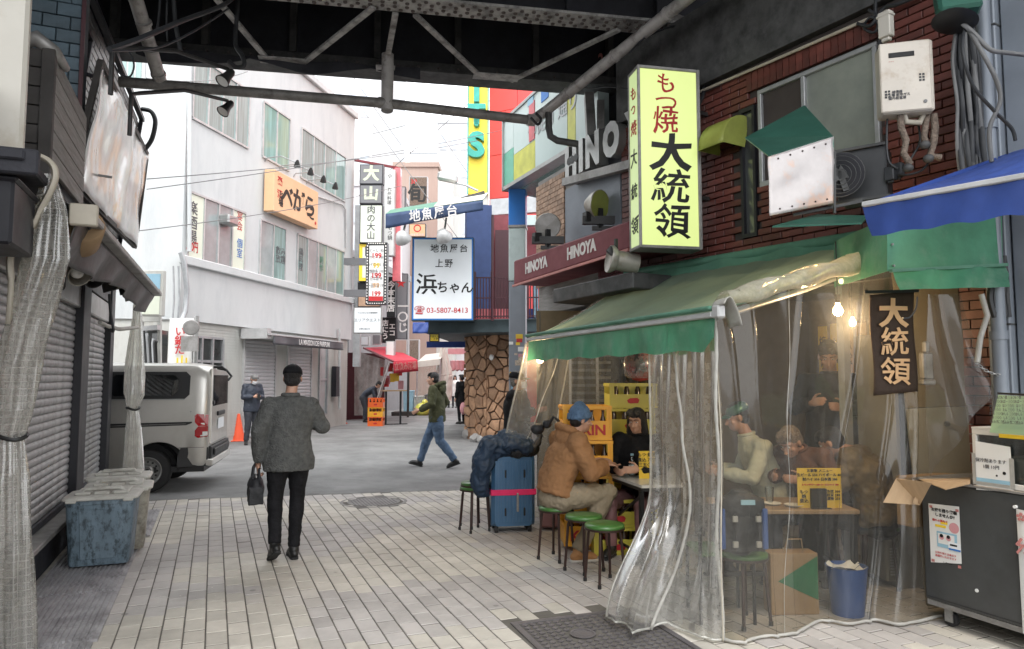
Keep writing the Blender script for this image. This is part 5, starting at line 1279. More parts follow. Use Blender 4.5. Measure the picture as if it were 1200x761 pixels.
hL, hR = (D(591,143,cd_).z-zb), 2.75
def ptop(x): return hL+.04*x
def panel(x0, x1, m, f0_=0, f1_=1, z=0):
    b = B(); vs = []
    for zz in (-.18+z, .0+z):
        vs += [OM @ Vector((x0, .05+(ptop(x0)-.05)*f0_, zz)), OM @ Vector((x1, .05+(ptop(x1)-.05)*f0_, zz)), OM @ Vector((x1, .05+(ptop(x1)-.05)*f1_, zz)), OM @ Vector((x0, .05+(ptop(x0)-.05)*f1_, zz))]
    b.add(vs, [(0,1,2,3),(4,7,6,5),(0,4,5,1),(3,2,6,7),(0,3,7,4),(1,5,6,2)]); return obj('panel', b, K[m], OP, w=True)
g4 = .012
panel(0, .40, 'panel_green', 0, .5); panel(0,.40,'panel_glass',.505,1)
panel(.40+g4, 1.25, 'panel_yellow', 0, .38); panel(.40+g4, 1.25, 'panel_glass', .385, 1)
panel(1.05, 1.25, 'panel_red', .40, .92, .012)
panel(1.25+g4, 2.35, 'panel_glass'); panel(2.35+g4, 2.6, 'panel_yellow'); panel(2.6+g4, ol, 'panel_glass')
panel(1.5,1.75,'blue_post',.80,.98,.01); panel(1.0,1.22,'poster_blue',.90,.99,.013)
b = B()
b.box(-.04, ol, -.02, .045, -.25, .03, OM); b.box(-.05,0,-.02,hL+.05,-.25,.03,OM)
b.bar(OM @ Vector((-.04,hL+.02,-.1)), OM @ Vector((ol,hL+.04*ol+.02,-.1)), .25,.05); obj('frame', b, K['alu'], OP, w=True)
b = B(); b.add([OM @ Vector(v) for v in ((-.03,-.03,-.2),(ol,-.03,-.2),(ol,-.10,-1.0),(-.03,-.10,-1.0),(-.03,-.02,-.2),(ol,-.02,-.2),(ol,-.09,-1.0),(-.03,-.09,-1.0))], [(0,1,2,3),(7,6,5,4),(0,4,5,1),(2,6,7,3)]); obj('soffit', b, K['pane_green'], OP, w=True)
text('御徒町 通り', .36, OM @ Matrix.Translation((1.85, .72, .004)), K['frame_grey'], OP, bold=.01, sx=.9)
text('888', .40, OM @ Matrix.Translation((3.1, .95, .004)), K['letter_pink'], OP, bold=.005)
# ================================================================== WHITE BUILDING ACROSS THE ROAD
C0, C1 = G(205,528.6), G(410,497.6); wd = (C1-C0).normalized(); wnm = wd.cross(UZ)
def Q(px, py, off=0): return V(px, py, C0+wnm*off, C1+wnm*off)
def uz(px, py): p = Q(px, py); return (p-C0).dot(wd), p.z
def QU(u, z, off=0): p = C0+wd*u+wnm*off; return Vector((p.x, p.y, z))
def qbox(bb, u0,u1,z0,z1,o0,o1):
    vs = [QU(u,z,o) for u in (u0,u1) for o in (o0,o1) for z in (z0,z1)]
    return bb.add(vs, [(0,1,3,2),(4,6,7,5),(0,4,5,1),(2,3,7,6),(0,2,6,4),(1,5,7,3)])
LU = (C1-C0).length
WBd = thing('white_building', 'white three storey corner building across the road with bands of windows', 'building', tuple(C0+wd*4-wnm*4))
ldir = Vector((-1,.17,0)).normalized(); lnm = -ldir.cross(UZ)
zg = 2.95
zr = uz(330,64)[1]
b = B()
def solid(z0, z1, m, name, off=0):
    b = B(); c = [C0+wnm*off, C1+wnm*off+wd*off, C1-wnm*9, C0+ldir*9-wnm*9, C0+ldir*9+lnm*off]
    vs = [Vector((p.x,p.y,z)) for z in (z0,z1) for p in c]; n = 5
    b.add(vs, [tuple(range(5))[::-1], tuple(range(5,10))]+[(i,(i+1)%5,5+(i+1)%5,5+i) for i in range(5)]); return obj(name, b, m, WBd, w=True)
solid(0, zg, K['cream_wall'], 'lower_wall', -.10)
solid(zg+.001, zr, K['white_wall'], 'upper_wall', 0)
z1_, z2_ = uz(260,318)[1], uz(260,312)[1]
b = B(); qbox(b, -.1, LU+.05, z1_-.06, z2_+.02, .001, .10); obj('string_course', b, K['white_wall'], WBd, w=True, bevel=.02)
b = B(); qbox(b, -.1, LU+.05, zr-.1, zr+.12, .001, .12); obj('parapet', b, K['white_wall'], WBd, w=True, bevel=.02)
# tile courses on the ground floor
for (u0,u1) in ((.15, uz(283,440)[0]-.05),):
    pass
b = B()
for i in range(38):
    z = .15+i*.072; qbox(b, .05, LU-.1, z, z+.060, -.0995, -.088)
tag(obj('tile_courses', b, K['cream_wall'], WBd, w=True), kind='stuff')
def window(u0,u1,z0,z1,n, panes, label=None, frames='frame_white'):
    fr = B(); t_ = .05
    qbox(fr,u0,u1,z0-t_,z0,.002,.05); qbox(fr,u0,u1,z1,z1+t_,.002,.05)
    for i in range(n+1):
        u = u0+(u1-u0)*i/n; qbox(fr,u-.022,u+.022,z0,z1,.002,.045)
    f = obj('window_frame', fr, K[frames], WBd, w=True)
    for i in range(n):
        a_ = u0+(u1-u0)*i/n+.022; c_ = u0+(u1-u0)*(i+1)/n-.022
        b = B(); qbox(b,a_,c_,z0,z1,.004,.018); obj('pane', b, K[panes[i % len(panes)]], f, w=True)
    return f
zu0, zu1 = uz(307,182.5)[1], uz(308.8,120.5)[1]
for (xa, xb, n) in ((224,290.6,4),(307.5,339,2),(353,405,4)):
    window(uz(xa,150)[0], uz(xb,150)[0], zu0, zu1, n, ['pane_green'])
zl0, zl1 = uz(304.5,322)[1], uz(304,258)[1]
window(uz(219,280)[0], uz(286,280)[0], zl0, zl1, 4, ['sign_cream','pane_grey','pane_grey','sign_cream'])
window(uz(304,280)[0], uz(334,280)[0], zl0, zl1, 2, ['pane_grey','pane_green'])
window(uz(348,280)[0], uz(403,280)[0], zl0, zl1, 5, ['pane_green','pane_grey','pane_green','pane_grey','pane_green'])
# writing pasted in the windows
def wtext(s, px, py, size, m, **q):
    u_, z_ = uz(px, py); return text(s, size, frame(QU(u_, z_, .02), wd), K[m], WBd, **q)
wtext('楽\n酒\n場', 225, 262, .34, 'letter_grey', bold=.01); wtext('500円', 224.5, 290, .28, 'letter_red', bold=.02, sx=.6)
wtext('宴\n会', 280, 260, .26, 'letter_red'); wtext('個\n室', 280, 292, .26, 'blue_post'); wtext('飲み\n放題', 328, 300, .26, 'letter_grey', line=.9); wtext('鍋\n料\n理', 352, 305, .26, 'letter_grey', line=.9); wtext('創\n作', 376, 310, .26, 'green_canvas')
# left face windows
b = B(); LM_ = frame(C0, -ldir)
def lface(x0,x1,z0,z1,o0,o1,m,name,par=WBd):
    b = B(); b.box(x0,x1,z0,z1,o0,o1,LM_); return obj(name, b, K[m], par, w=True)
p_a, p_b = V(141,75,C0,C0+ldir), V(168,75,C0,C0+ldir)
xa, xb = (p_a-C0).dot(-ldir), (p_b-C0).dot(-ldir); za, zb_ = V(150,96,C0,C0+ldir).z, V(150,40,C0,C0+ldir).z
f = lface(xa-.05,xb+.05,za-.06,zb_,.002,.04,'frame_white','window_frame')
for i in range(3): lface(xa+(xb-xa)*i/3+.02, xa+(xb-xa)*(i+1)/3-.02, za, zb_-.05, .041,.05,'pane_green','pane',f)
# pipes on the corner
for (x, y0_, y1_, r_, m_, off) in ((222,60,295,.05,'white_wall',.08),(398,385,480,.05,'frame_white',.1)):
    b = B(); b.cyl(Q(x,y0_,off), Q(x,y1_,off), r_, n=10); obj('rain_pipe', b, K[m_], WBd, w=True, smooth=50)
b = B(); b.tube([Q(212,296,.1), Q(216,308,.15), Q(219,340,.18), Q(217,365,.18), Q(207,392,.2), Q(202,408,.2), Q(203,440,.2)], .06, 10); obj('bent_pipe', b, K['frame_grey'], WBd, w=True, smooth=60)
for x in (203,209):
    b = B(); b.tube([Q(x,312,.08), Q(x+1,350,.1), Q(x-1,380,.1), Q(x+1,410,.12)], .022, 8); obj('thin_pipe', b, K['frame_grey'], WBd, w=True, smooth=60)
b = B(); b.tube([Q(361,227,.06), Q(401,240,.06), Q(405,246,.06), Q(406,290,.06)], .03, 8); obj('wall_pipe', b, K['frame_white'], WBd, w=True, smooth=60)
# vent cowl
b = B(); vM = frame(Q(261,258,.0), wd); b.box(-.22,.22,-.14,.10,.02,.32,vM); obj('vent_cowl', b, K['alu'], WBd, w=True, bevel=.04)
# ground floor window, shutters, awning, door
def gwin(xa,xb,ya,yb,cols,rows,m='pane_dark'):
    (u0,z1),(u1,_) = uz(xa,ya), uz(xb,ya); z0 = uz(xa,yb)[1]
    fr = B(); 
    for i in range(cols+1): u = u0+(u1-u0)*i/cols; qbox(fr,u-.03,u+.03,z0,z1,-.099,-.03)
    for j in range(rows+1): z = z0+(z1-z0)*j/rows; qbox(fr,u0,u1,z-.03,z+.03,-.098,-.04)
    f = obj('window_frame', fr, K['frame_grey'], WBd, w=True)
    b = B(); qbox(b,u0,u1,z0,z1,-.12,-.075); obj('pane', b, K[m], f, w=True)
gwin(226,264,394,452,3,2)
def wshutter(xa,xb,ya,m='shutter_white'):
    (u0,z1),(u1,_) = uz(xa,ya), uz(xb,ya)
    n = int((z1-.05)/.10)
    sm_ = B(); L = u1-u0; prof = [(0,-.05),(.02,-.02),(.02,.02),(0,.05)]
    sm_.add([(x, z, y) for x in (-L/2, L/2) for y, z in prof], [(i,i+1,5+i,4+i) for i in range(3)])
    me = mkmesh('slat', sm_, K[m])
    for i in range(n): inst('shutter_slat', me, WBd, frame(QU((u0+u1)/2, .1+i*.10, -.078), wd), w=True)
    fr = B(); qbox(fr,u0-.06,u0,0,z1+.05,-.099,-.03); qbox(fr,u1,u1+.06,0,z1+.05,-.099,-.03); qbox(fr,u0,u1,z1,z1+.06,-.099,-.03); obj('shutter_frame', fr, K['frame_white'], WBd, w=True)
wshutter(290,325,396); wshutter(341,367,398)
gwin(377,386,404,486,1,2,'pane_grey')
b = B(); qbox(b, uz(391,400)[0], uz(396,400)[0], 1.0, 2.0, -.05,.12); obj('meter_box', b, K['black_frame'], WBd, w=True)
AWN = thing('awning', 'half rolled dark grey shop awning lettered LA MAISON DE PARFUM on the white building', 'awning', tuple(Q(335,400,.5)))
(u0,_), (u1,_) = uz(292,395), uz(372,398)
zt_ = uz(300,389)[1]
b = B(); b.grid(lambda u,v: QU(u0-.3+(u1-u0+.5)*u, zt_-.10*v, .02+.75*v), 20, 4); obj('canopy', b, K['frame_grey'], AWN, w=True, solid=.01)
b = B(); b.grid(lambda u,v: QU(u0-.1+(u1-u0+.3)*u, zt_-.11-(.26)*v, .77+.03*sin(u*20)*v), 40, 4); obj('valance', b, K['letter_grey'], AWN, w=True, smooth=80, solid=.008)
b = B(); qbox(b,u0-.32,u0-.12,zt_-.22,zt_+.05,-.05,.72); qbox(b,u0-.3,u1+.25,zt_-.13,zt_-.10,.74,.79); obj('bar', b, K['frame_white'], AWN, w=True)
text('LA MAISON DE PARFUM', .21, frame(QU((u0+u1)/2+.15, zt_-.25, .83), wd), K['letter_white'], AWN, bold=.012, sx=.82)
# orange signboard and its four lamps
OS = thing('signboard', 'orange signboard with black brush writing on the white building', 'sign', tuple(Q(333,260,.2)))
(ua,za1),(ub,_) = uz(308,201), uz(361,226); za0 = uz(308,248)[1]; za1 = uz(308,199)[1]
b = B(); qbox(b,ua,ub,za0,za1,.05,.35); obj('board', b, K['sign_orange'], OS, w=True, bevel=.01)
OMx = frame(QU((ua+ub)/2,(za0+za1)/2,.352), wd)
text('べろ', .0001, OMx, K['letter_black'], OS) if False else None
text('べがら', .66, OMx @ Matrix.Translation((.1,-.05,0)), K['letter_black'], OS, bold=.03, brush=.16, sx=1.0, seed=3)
text('こ', .40, OMx @ Matrix.Translation((.88,-.20,0)), K['letter_black'], OS, bold=.03, brush=.1, seed=4)
text('楽\n\n酒', .26, OMx @ Matrix.Translation((-.97,.12,0)), K['letter_red'], OS, bold=.025, brush=.08, line=.7)
text('と\n場', .24, OMx @ Matrix.Translation((-.90,-.18,0)), K['letter_black'], OS, bold=.025, brush=.08, line=.9)
b = B(); b.cyl(OMx @ Vector((1.12,-.42,0)), OMx @ Vector((1.12,-.42,.006)), .05); obj('seal', b, K['letter_red'], OS, w=True)
for i, (x, y) in enumerate(((327,190),(344,199),(360,208),(375,216))):
    t = thing('sign_lamp', ['first','second','third','fourth'][i]+' small dark lamp from the left over the orange signboard', 'lamp', tuple(Q(x,y,.6)), 0, 'small lamps over the orange signboard')
    u_, z_ = uz(x-12, y-2)
    b = B(); b.tube([QU(u_-.2,z_-.1,.0), QU(u_-.2,z_+.0,.06), QU(u_-.2,z_+.02,.5), QU(u_+.1,z_-.1,.8)], .018, 6); obj('arm', b, K['frame_grey'], t, w=True)
    b = B(); b.lathe([(.03,.1),(.06,.04),(.10,-.10),(0,-.10)], QU(u_+.1,z_-.12,.82), 12, Matrix.Rotation(.6,3,'X')); obj('lamp_head', b, K['lamp_black'], t, w=True, smooth=50)
# red-white vertical banner with mirror ring at the corner, signs left of the corner
t = thing('banner', 'white vertical banner with red and yellow characters at the white building corner', 'banner', tuple(D(213,440,15.4)))
bM = frame(D(213,430,15.3), (RT+FH*.1).normalized())
b = B(); b.grid(lambda u,v: bM @ Vector((-.28+.5*u, -.3+1.35*v, .03*sin(u*6+v*3))), 8, 12); obj('cloth', b, K['poster_white'], t, w=True, smooth=80, solid=.005)
text('い\n鍋\nた', .22, bM @ Matrix.Translation((-.04,.55,.05)), K['letter_red'], t, bold=.02, line=.9); text('山\n店', .26, bM @ Matrix.Translation((.02,-.02,.06)), K['sign_yellow'], t, bold=.03, line=.9)
b = B(); b.cyl(bM @ Vector((.28,-.9,0)), bM @ Vector((.28,1.1,0)), .05); obj('pole', b, K['alu'], t, w=True)
t = thing('traffic_mirror', 'round steel ring mirror strapped to a pole near the banner', 'mirror', tuple(D(223,395,15)))
b = B(); b.lathe([(0,0),(.15,0),(.165,.02),(.15,.04),(0,.05)], D(224,384,15), 24, (CE-D(224,382,15)).to_track_quat('Z','Y').to_matrix()); obj('disc', b, K['alu_dull'], t, w=True, smooth=40)
b = B(); b.box(-.16,.2,-.18,.14,0,.05, frame(D(222,402,15), RT)); obj('plate', b, K['alu_dull'], t, w=True)
t = thing('hanging_sign', 'small sign with blue top and pale yellow lower half left of the white corner', 'sign', tuple(D(176,360,13)))
sM = frame(D(178,342,13), RT)
b = B(); b.box(-.20,.20,-.45,.40,-.12,.0,sM); obj('case', b, K['cream_wall'], t, w=True, bevel=.01)
b = B(); b.box(-.17,.15,.05,.33,.001,.008,sM); obj('upper_face', b, K['poster_blue'], t, w=True); b = B(); b.box(-.17,.15,-.42,.0,.001,.008,sM); obj('lower_face', b, K['sign_cream'], t, w=True)
t = thing('stall', 'white framed stall front with pipes left of the white building corner', 'stall', tuple(D(177,480,13.4)))
for x in (166,187):
    b = B(); b.bar(D(x,372,13.4), D(x,540,13.4), .06,.06); obj('post', b, K['cream_wall'], t, w=True)
b = B(); b.bar(D(163,374,13.4), D(188,374,13.4), .08,.10); obj('beam', b, K['cream_wall'], t, w=True)
b = B(); b.bar(D(163,386,13.3), D(186,384,13.3), .12,.09); obj('white_bar', b, K['frame_white'], t, w=True)
b = B(); b.box(-.30,.16,-1.6,.7,-.3,-.05, frame(D(177,430,13.5), RT)); obj('dark_inside', b, K['pane_dark'], t, w=True)
for i in range(5):
    b = B(); b.tube([D(168+i*4,388+i*3,13.2), D(170+i*3,402,13.2), D(172+i*3,430+i*5,13.2)], .03, 6); obj('pipe', b, K['frame_grey'] if i % 2 else K['lamp_black'], t, w=True, smooth=60)

# far buildings, bright distant haze put into their pale colours
def block(name, label, x0, x1, ytop, dd_, depth, m, cols=0, rows=0, cat='building', wm='pale_window', ang=0, ybase=None, z0=0):
    a_, c_ = D(x0,442,dd_), D(x1,442,dd_+ang); a_.z = c_.z = z0
    ux = (c_-a_); L = ux.length; ux.normalize(); M_ = frame(a_, ux); h = EYE+(442-ytop)/FOC*dd_
    t = thing(name, label, cat, tuple(a_)); b = B(); b.box(0,L,0,h-z0,-depth,0,M_); obj('wall', b, K[m], t, w=True)
    b = B(); b.box(-.1,L+.1,h-z0,h-z0+.3,-depth-.1,.1,M_); obj('roof', b, K[m], t, w=True)
    for i in range(cols):
        for j in range(rows):
            w_ = L/cols; hh = (h-z0-4)/max(rows,1); x = i*w_+w_*.2; y = 3.5+j*hh+hh*.25
            fb = B(); fb.box(x-.06,x+w_*.6+.06,y-.06,y+hh*.5+.06,.0,.05,M_); f = obj('window', fb, K[m], t, w=True)
            b = B(); b.box(x,x+w_*.6,y,y+hh*.5,.051,.07,M_); obj('pane', b, K[wm], f, w=True)
    return t, M_, L, h
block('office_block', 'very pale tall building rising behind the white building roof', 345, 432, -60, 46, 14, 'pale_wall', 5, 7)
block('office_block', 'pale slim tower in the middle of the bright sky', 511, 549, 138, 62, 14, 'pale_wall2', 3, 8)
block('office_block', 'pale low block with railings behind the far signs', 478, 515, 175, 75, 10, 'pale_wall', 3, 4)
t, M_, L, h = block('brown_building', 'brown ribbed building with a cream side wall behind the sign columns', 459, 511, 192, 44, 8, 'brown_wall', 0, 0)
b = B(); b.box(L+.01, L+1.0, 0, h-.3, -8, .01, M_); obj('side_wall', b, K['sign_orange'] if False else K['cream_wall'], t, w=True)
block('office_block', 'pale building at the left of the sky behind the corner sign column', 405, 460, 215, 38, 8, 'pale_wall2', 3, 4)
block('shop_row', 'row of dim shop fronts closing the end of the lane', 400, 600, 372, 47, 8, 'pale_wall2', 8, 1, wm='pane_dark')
block('side_building', 'grey building flank with shop fronts in the lane behind the bending man', 408, 478, 300, 30, 6, 'sign_grey', 0, 0, ang=8)
# ------------------------------------------------------------------ sign columns on the left of the lane
def boxsign(name, label, x0, x1, y0, y1, dd_, m, texts=(), group=None, depth=.3, framem='black_frame', border=0, bm='black_frame', turn=0):
    p = D((x0+x1)/2, y1, dd_); w_ = (x1-x0)/FOC*dd_; h = (y1-y0)/FOC*dd_
    M_ = frame(p, (RT*cos(turn)+FH*sin(turn)))
    t = thing(name, label, 'sign', tuple(p), 0, group)
    b = B(); b.box(-w_/2,w_/2,0,h,-depth,0,M_); obj('case', b, K[framem], t, w=True)
    e = .03+border
    if border:
        b = B(); b.box(-w_/2+.015,w_/2-.015,.015,h-.015,.001,.006,M_); obj('border', b, K[bm], t, w=True)
    b = B(); b.box(-w_/2+e,w_/2-e,e,h-e,.007,.012,M_); obj('face', b, K[m], t, w=True)
    for s, x, y, sz, mt_, q_ in texts: text(s, sz*h, M_ @ Matrix.Translation((x*w_, y*h, .0125)), K[mt_], t, **q_)
    return t, M_, w_, h
bx = boxsign
bx('tower_sign','grey sign panel with pale character, topmost of the tall sign column',421,449,192,216,24.5,'sign_grey',[('大',0,.5,.78,'letter_cream',dict(bold=.04,brush=.08))],'panels of the tall corner sign column')
bx('tower_sign','grey sign panel with pale mountain character, second of the tall sign column',421,448,216,239,24.5,'sign_grey',[('山',0,.5,.78,'letter_cream',dict(bold=.04,brush=.08,seed=2))],'panels of the tall corner sign column')
bx('tower_sign','cream sign panel with four grey characters down the tall sign column',421,448,239,285,24.5,'sign_cream',[('肉\nの\n大\n山',0,.52,.225,'letter_grey',dict(line=1.0,bold=.018))],'panels of the tall corner sign column')
bx('tower_sign','yellow-bordered sign panel at the foot of the tall sign column',420,447,285,330,24.6,'sign_cream',[('肉',-.0,.8,.34,'letter_grey',dict()),('酒',.1,.25,.26,'letter_red',dict(bold=.02))],'panels of the tall corner sign column',border=.10,bm='sign_yellow')
bx('tower_sign','black sign panel with white mark under the yellow-bordered one',419,446,331,341,24.7,'letter_black',[('た',.3,.5,.7,'letter_white',dict())],'panels of the tall corner sign column')
bx('tower_sign','cream and tan sign panel half hidden by the film-strip sign',419,446,342,360,24.7,'tan_tile',[],'panels of the tall corner sign column')
b = B(); b.box(-.12,.12,0,5.8,-.12,.12, frame(D(418,430,25.2), RT)); tag(obj('sign_mast', b, K['frame_grey']), 'grey mast carrying the tall sign column', 'post')
bx('banner_sign','tall white sign strip with round crest and small black characters',449,462,196,300,26,'poster_white',[('ゆ',0,.92,.06,'letter_black',dict()),('九\n州\n料\n理',0,.69,.052,'letter_black',dict()),('も\nつ\n鍋',.1,.26,.056,'letter_black',dict())],framem='frame_white')
t, M_, w_, h = bx('film_sign','sign with a film-strip border and prices in red on white',428,453,283,357,22,'poster_white',[('ビール 190\nサワー 199\nハイボール 90\n焼酎各 199\n日本酒 99\n一品料理 199',0,.58,.075,'letter_grey',dict(line=1.5,sx=.62)),('199',0,.78,.11,'letter_red',dict(bold=.03)),('99',0,.62,.11,'poster_yellow',dict(bold=.03)),('199',0,.46,.11,'letter_red',dict(bold=.03)),('99',0,.30,.11,'sign_orange',dict(bold=.03)),('199',0,.17,.10,'letter_red',dict(bold=.03))],border=.075,bm='letter_black')
for s in (-1,1):
    for i in range(20):
        b = B(); b.box(s*(w_/2-.045)-.018, s*(w_/2-.045)+.018, .05+i*(h-.1)/20, .05+(i+.55)*(h-.1)/20, .0065,.011, M_); obj('film_hole', b, K['letter_white'], t, w=True)
for i in range(8):
    for yy in (.035, h-.035):
        b = B(); b.box(-w_/2+.06+i*(w_-.1)/8, -w_/2+.06+(i+.55)*(w_-.1)/8, yy-.018, yy+.018, .0065,.011, M_); obj('film_hole', b, K['letter_white'], t, w=True)
b = B(); b.box(-w_/2+.11,w_/2-.11,.11,h*.13,.0125,.015,M_); obj('red_strip', b, K['letter_red'], t, w=True)
for y in (307,344):
    b = B(); b.bar(D(405,y,22.6), D(430,y,22), .16,.22); obj('arm', b, K['sign_grey'], t, w=True)
bx('hanging_sign','small white square sign with grey katakana on the white building end',414,447,360,391,22,'sign_white',[('エリアクエスト',0,.5,.145,'letter_grey',dict()),('ウエスタンビル管理物件',0,.78,.07,'letter_grey',dict()),('TEL 03-3831-0000' if False else 'お問い合わせ',-.1,.17,.07,'letter_grey',dict())],framem='alu_dull',depth=.15)
bx('vertical_sign','black vertical sign with white characters beside the film-strip sign',453,463,324,372,27,'letter_black',[('今\n本\n末\n店',0,.5,.20,'letter_white',dict(bold=.03,line=.95))])
bx('vertical_sign','black vertical sign with a red star and white characters',464,477,320,398,28,'sign_grey',[('★',-.1,.84,.17,'letter_red',dict()),('一\n〇\nじ',.1,.33,.16,'letter_white',dict(bold=.03))])
bx('vertical_sign','black vertical sign with white letters lower in the lane',446,464,372,402,27.5,'letter_black',[('店\nに\nう',-.2,.5,.26,'letter_white',dict(bold=.02)),('エ\nコ',.25,.5,.26,'letter_white',dict(bold=.02))])
bx('tower_sign','brown advertising sign with a big white-edged character',479,501,206,242,30,'lag_pipe',[('旬',-.05,.4,.62,'letter_black',dict(bold=.03,brush=.08)),('3P',-.25,.82,.20,'letter_red',dict(bold=.02))],'signs over the lane',framem='frame_grey')
bx('tower_sign','red and white sign below the navy awning far up the lane',479,499,262,278,30,'sign_orange',[('〇',0,.6,.6,'letter_red',dict(bold=.03)),('個室居酒屋',0,.15,.2,'letter_white',dict())],'signs over the lane')
bx('wall_sign','white bracket sign above the far lane',465,475,218,245,27,'frame_white',[])
b = B(); b.bar(D(465.5,198,26.5), D(465.5,330,26.5), .30,.3); tag(obj('red_pole', b, K['panel_red']), 'red square pole between the sign columns', 'pole')
b = B(); b.bar(D(416,188,25), D(466,197,26.5), .08,.08); tag(obj('bracket_bar', b, K['maroon']), 'rusty bar joining the sign column and the red pole', 'bar')
for i,(x0,x1,y0,y1,m,lab) in enumerate(((452,462,400,418,'poster_white','small pale poster above the red awning'),(463,477,398,420,'brown_wall','framed picture poster beside the red awning'),(479,491,398,422,'lag_pipe','dark picture poster in a white frame right of the red awning'),(418,432,394,405,'sign_white','small white plate sign left above the red awning'),(436,446,392,404,'sign_grey','grey sign with white mark above the red awning'))):
    bx('poster_sign',lab,x0,x1,y0,y1,27.2 if i else 26,m,[],framem='frame_white',border=0)

# ------------------------------------------------------------------ red-awning bar in the lane
RS = thing('awning', 'pink-red canvas awning of the small standing bar in the lane', 'awning', tuple(D(455,425,25)))
tl_, tr_, fl2, fr2 = D(426,408,27), D(457,406.5,29), D(461,424,24.5), D(489,422,25.5)
b = B(); b.grid(lambda u,v: tl_.lerp(tr_,u).lerp(fl2.lerp(fr2,u),v), 6, 6); obj('canopy', b, K['red_canvas'], RS, w=True, solid=.02)
vb0, vb1 = D(461.5,438,24.5), D(490,435,25.5)
b = B(); b.grid(lambda u,v: fl2.lerp(fr2,u).lerp(vb0.lerp(vb1,u),v)+RT*.0+UZ*0+FH*(-.03*sin(u*16)*v), 24, 3); obj('valance', b, K['red_canvas'], RS, w=True, smooth=80, solid=.01)
text('立飲み酒場', .30, frame((fl2+fr2+vb0+vb1)/4-FH*.06, (fr2-fl2)), K['letter_pink'], RS, bold=.02, sx=.75)
b = B(); b.bar(tl_, fl2, .05,.06); obj('arm', b, K['maroon'], RS, w=True)
BF = thing('bar_front', 'dark open bar front behind the purple net in the lane', 'bar', tuple(D(440,480,27)))
b = B(); b.box(-.9,1.5,0,2.6,-2,-.4, frame(G(425,492), (RT*.6+FH*.8).normalized())); obj('wall', b, K['maroon_dark'], BF, w=True)
for i in range(9):
    b = B(); c = D(449+i*2.6+(i%2), 428+rnd.uniform(0,26), 26.5); b.box(-.10,.10,-.16,.16,0,.02, frame(c, RT)); obj('menu_paper', b, K[rnd.choice(['poster_pink','poster_white','letter_red','poster_yellow'])], BF, w=True)
b = B(); b.bar(G(478,489), G(478,489)+UZ*2.5, .08,.08); obj('post', b, K['wood_dark'], BF, w=True)
n4 = [D(415,487,27.5), D(441,487,26.5), D(458,424,26.2), D(415,411,27.5)]
b = B(); b.grid(lambda u,v: n4[0].lerp(n4[1],u).lerp(n4[3].lerp(n4[2],u),v)+FH*.05*sin(u*22+v*2), 40, 8); tag(obj('net_curtain', b, K['vinyl_purple'], smooth=80), 'purple-grey net curtain pulled across the bar front behind the bending man', 'net curtain')
b = B(); b.bar(D(456,425,24.6), D(441,470,24.6), .06,.02); tag(obj('net_edge', b, K['frame_white']), 'white slanting edge rope of the purple net', 'rope')
t = thing('standing_table', 'tall wooden counter table on black legs in the lane', 'table', tuple(G(461,489)))
tM = frame(D(461,458,24.8), (RT*.9+FH*.4).normalized())
b = B(); b.box(-.42,.42,-.02,.02,-.25,.25,tM); obj('tabletop', b, K['table_wood'], t, w=True)
for x in (-.26,.26):
    b = B(); zz = D(461,458,24.8).z; b.box(x-.03,x+.03,-zz+.03,-.021,-.03,.03,tM); b.box(x-.25,x+.25,-zz,-zz+.03,-.03,.03,tM); obj('leg', b, K['table_leg'], t, w=True)

# tents, bins and bits farther along
t = thing('market_tent', 'pale market tent with hanging clear sides far down the lane', 'tent', tuple(G(505,482)))
b = B(); a_, c_ = D(489,424,31), D(516,421,31)
b.add([a_, c_, c_+FH*3+UZ*.4, a_+FH*3+UZ*.4, a_-UZ*.25, c_-UZ*.25], [(0,1,2,3),(4,5,1,0)]); obj('roof', b, K['cream_cloth'], t, w=True, solid=.02)
b = B(); b.grid(lambda u,v: a_.lerp(c_,u)+FH*(.05+.06*sin(u*24))-UZ*(.2+v*1.5), 40, 4); obj('side_sheet', b, K['vinyl_far'], t, w=True, smooth=80)
for p_ in (a_, c_):
    b = B(); b.bar(Vector((p_.x,p_.y,0)), p_, .05,.05); obj('post', b, K['frame_grey'], t, w=True)
drape('hung_sheet', 'grey-white sheet bunched up against the far shop front', [(D(519,408,32),.1,.1),(D(521,440,32),.35,.15),(D(520,470,32),.3,.15)], K['cream_cloth'], 6, 5, cat='sheet')
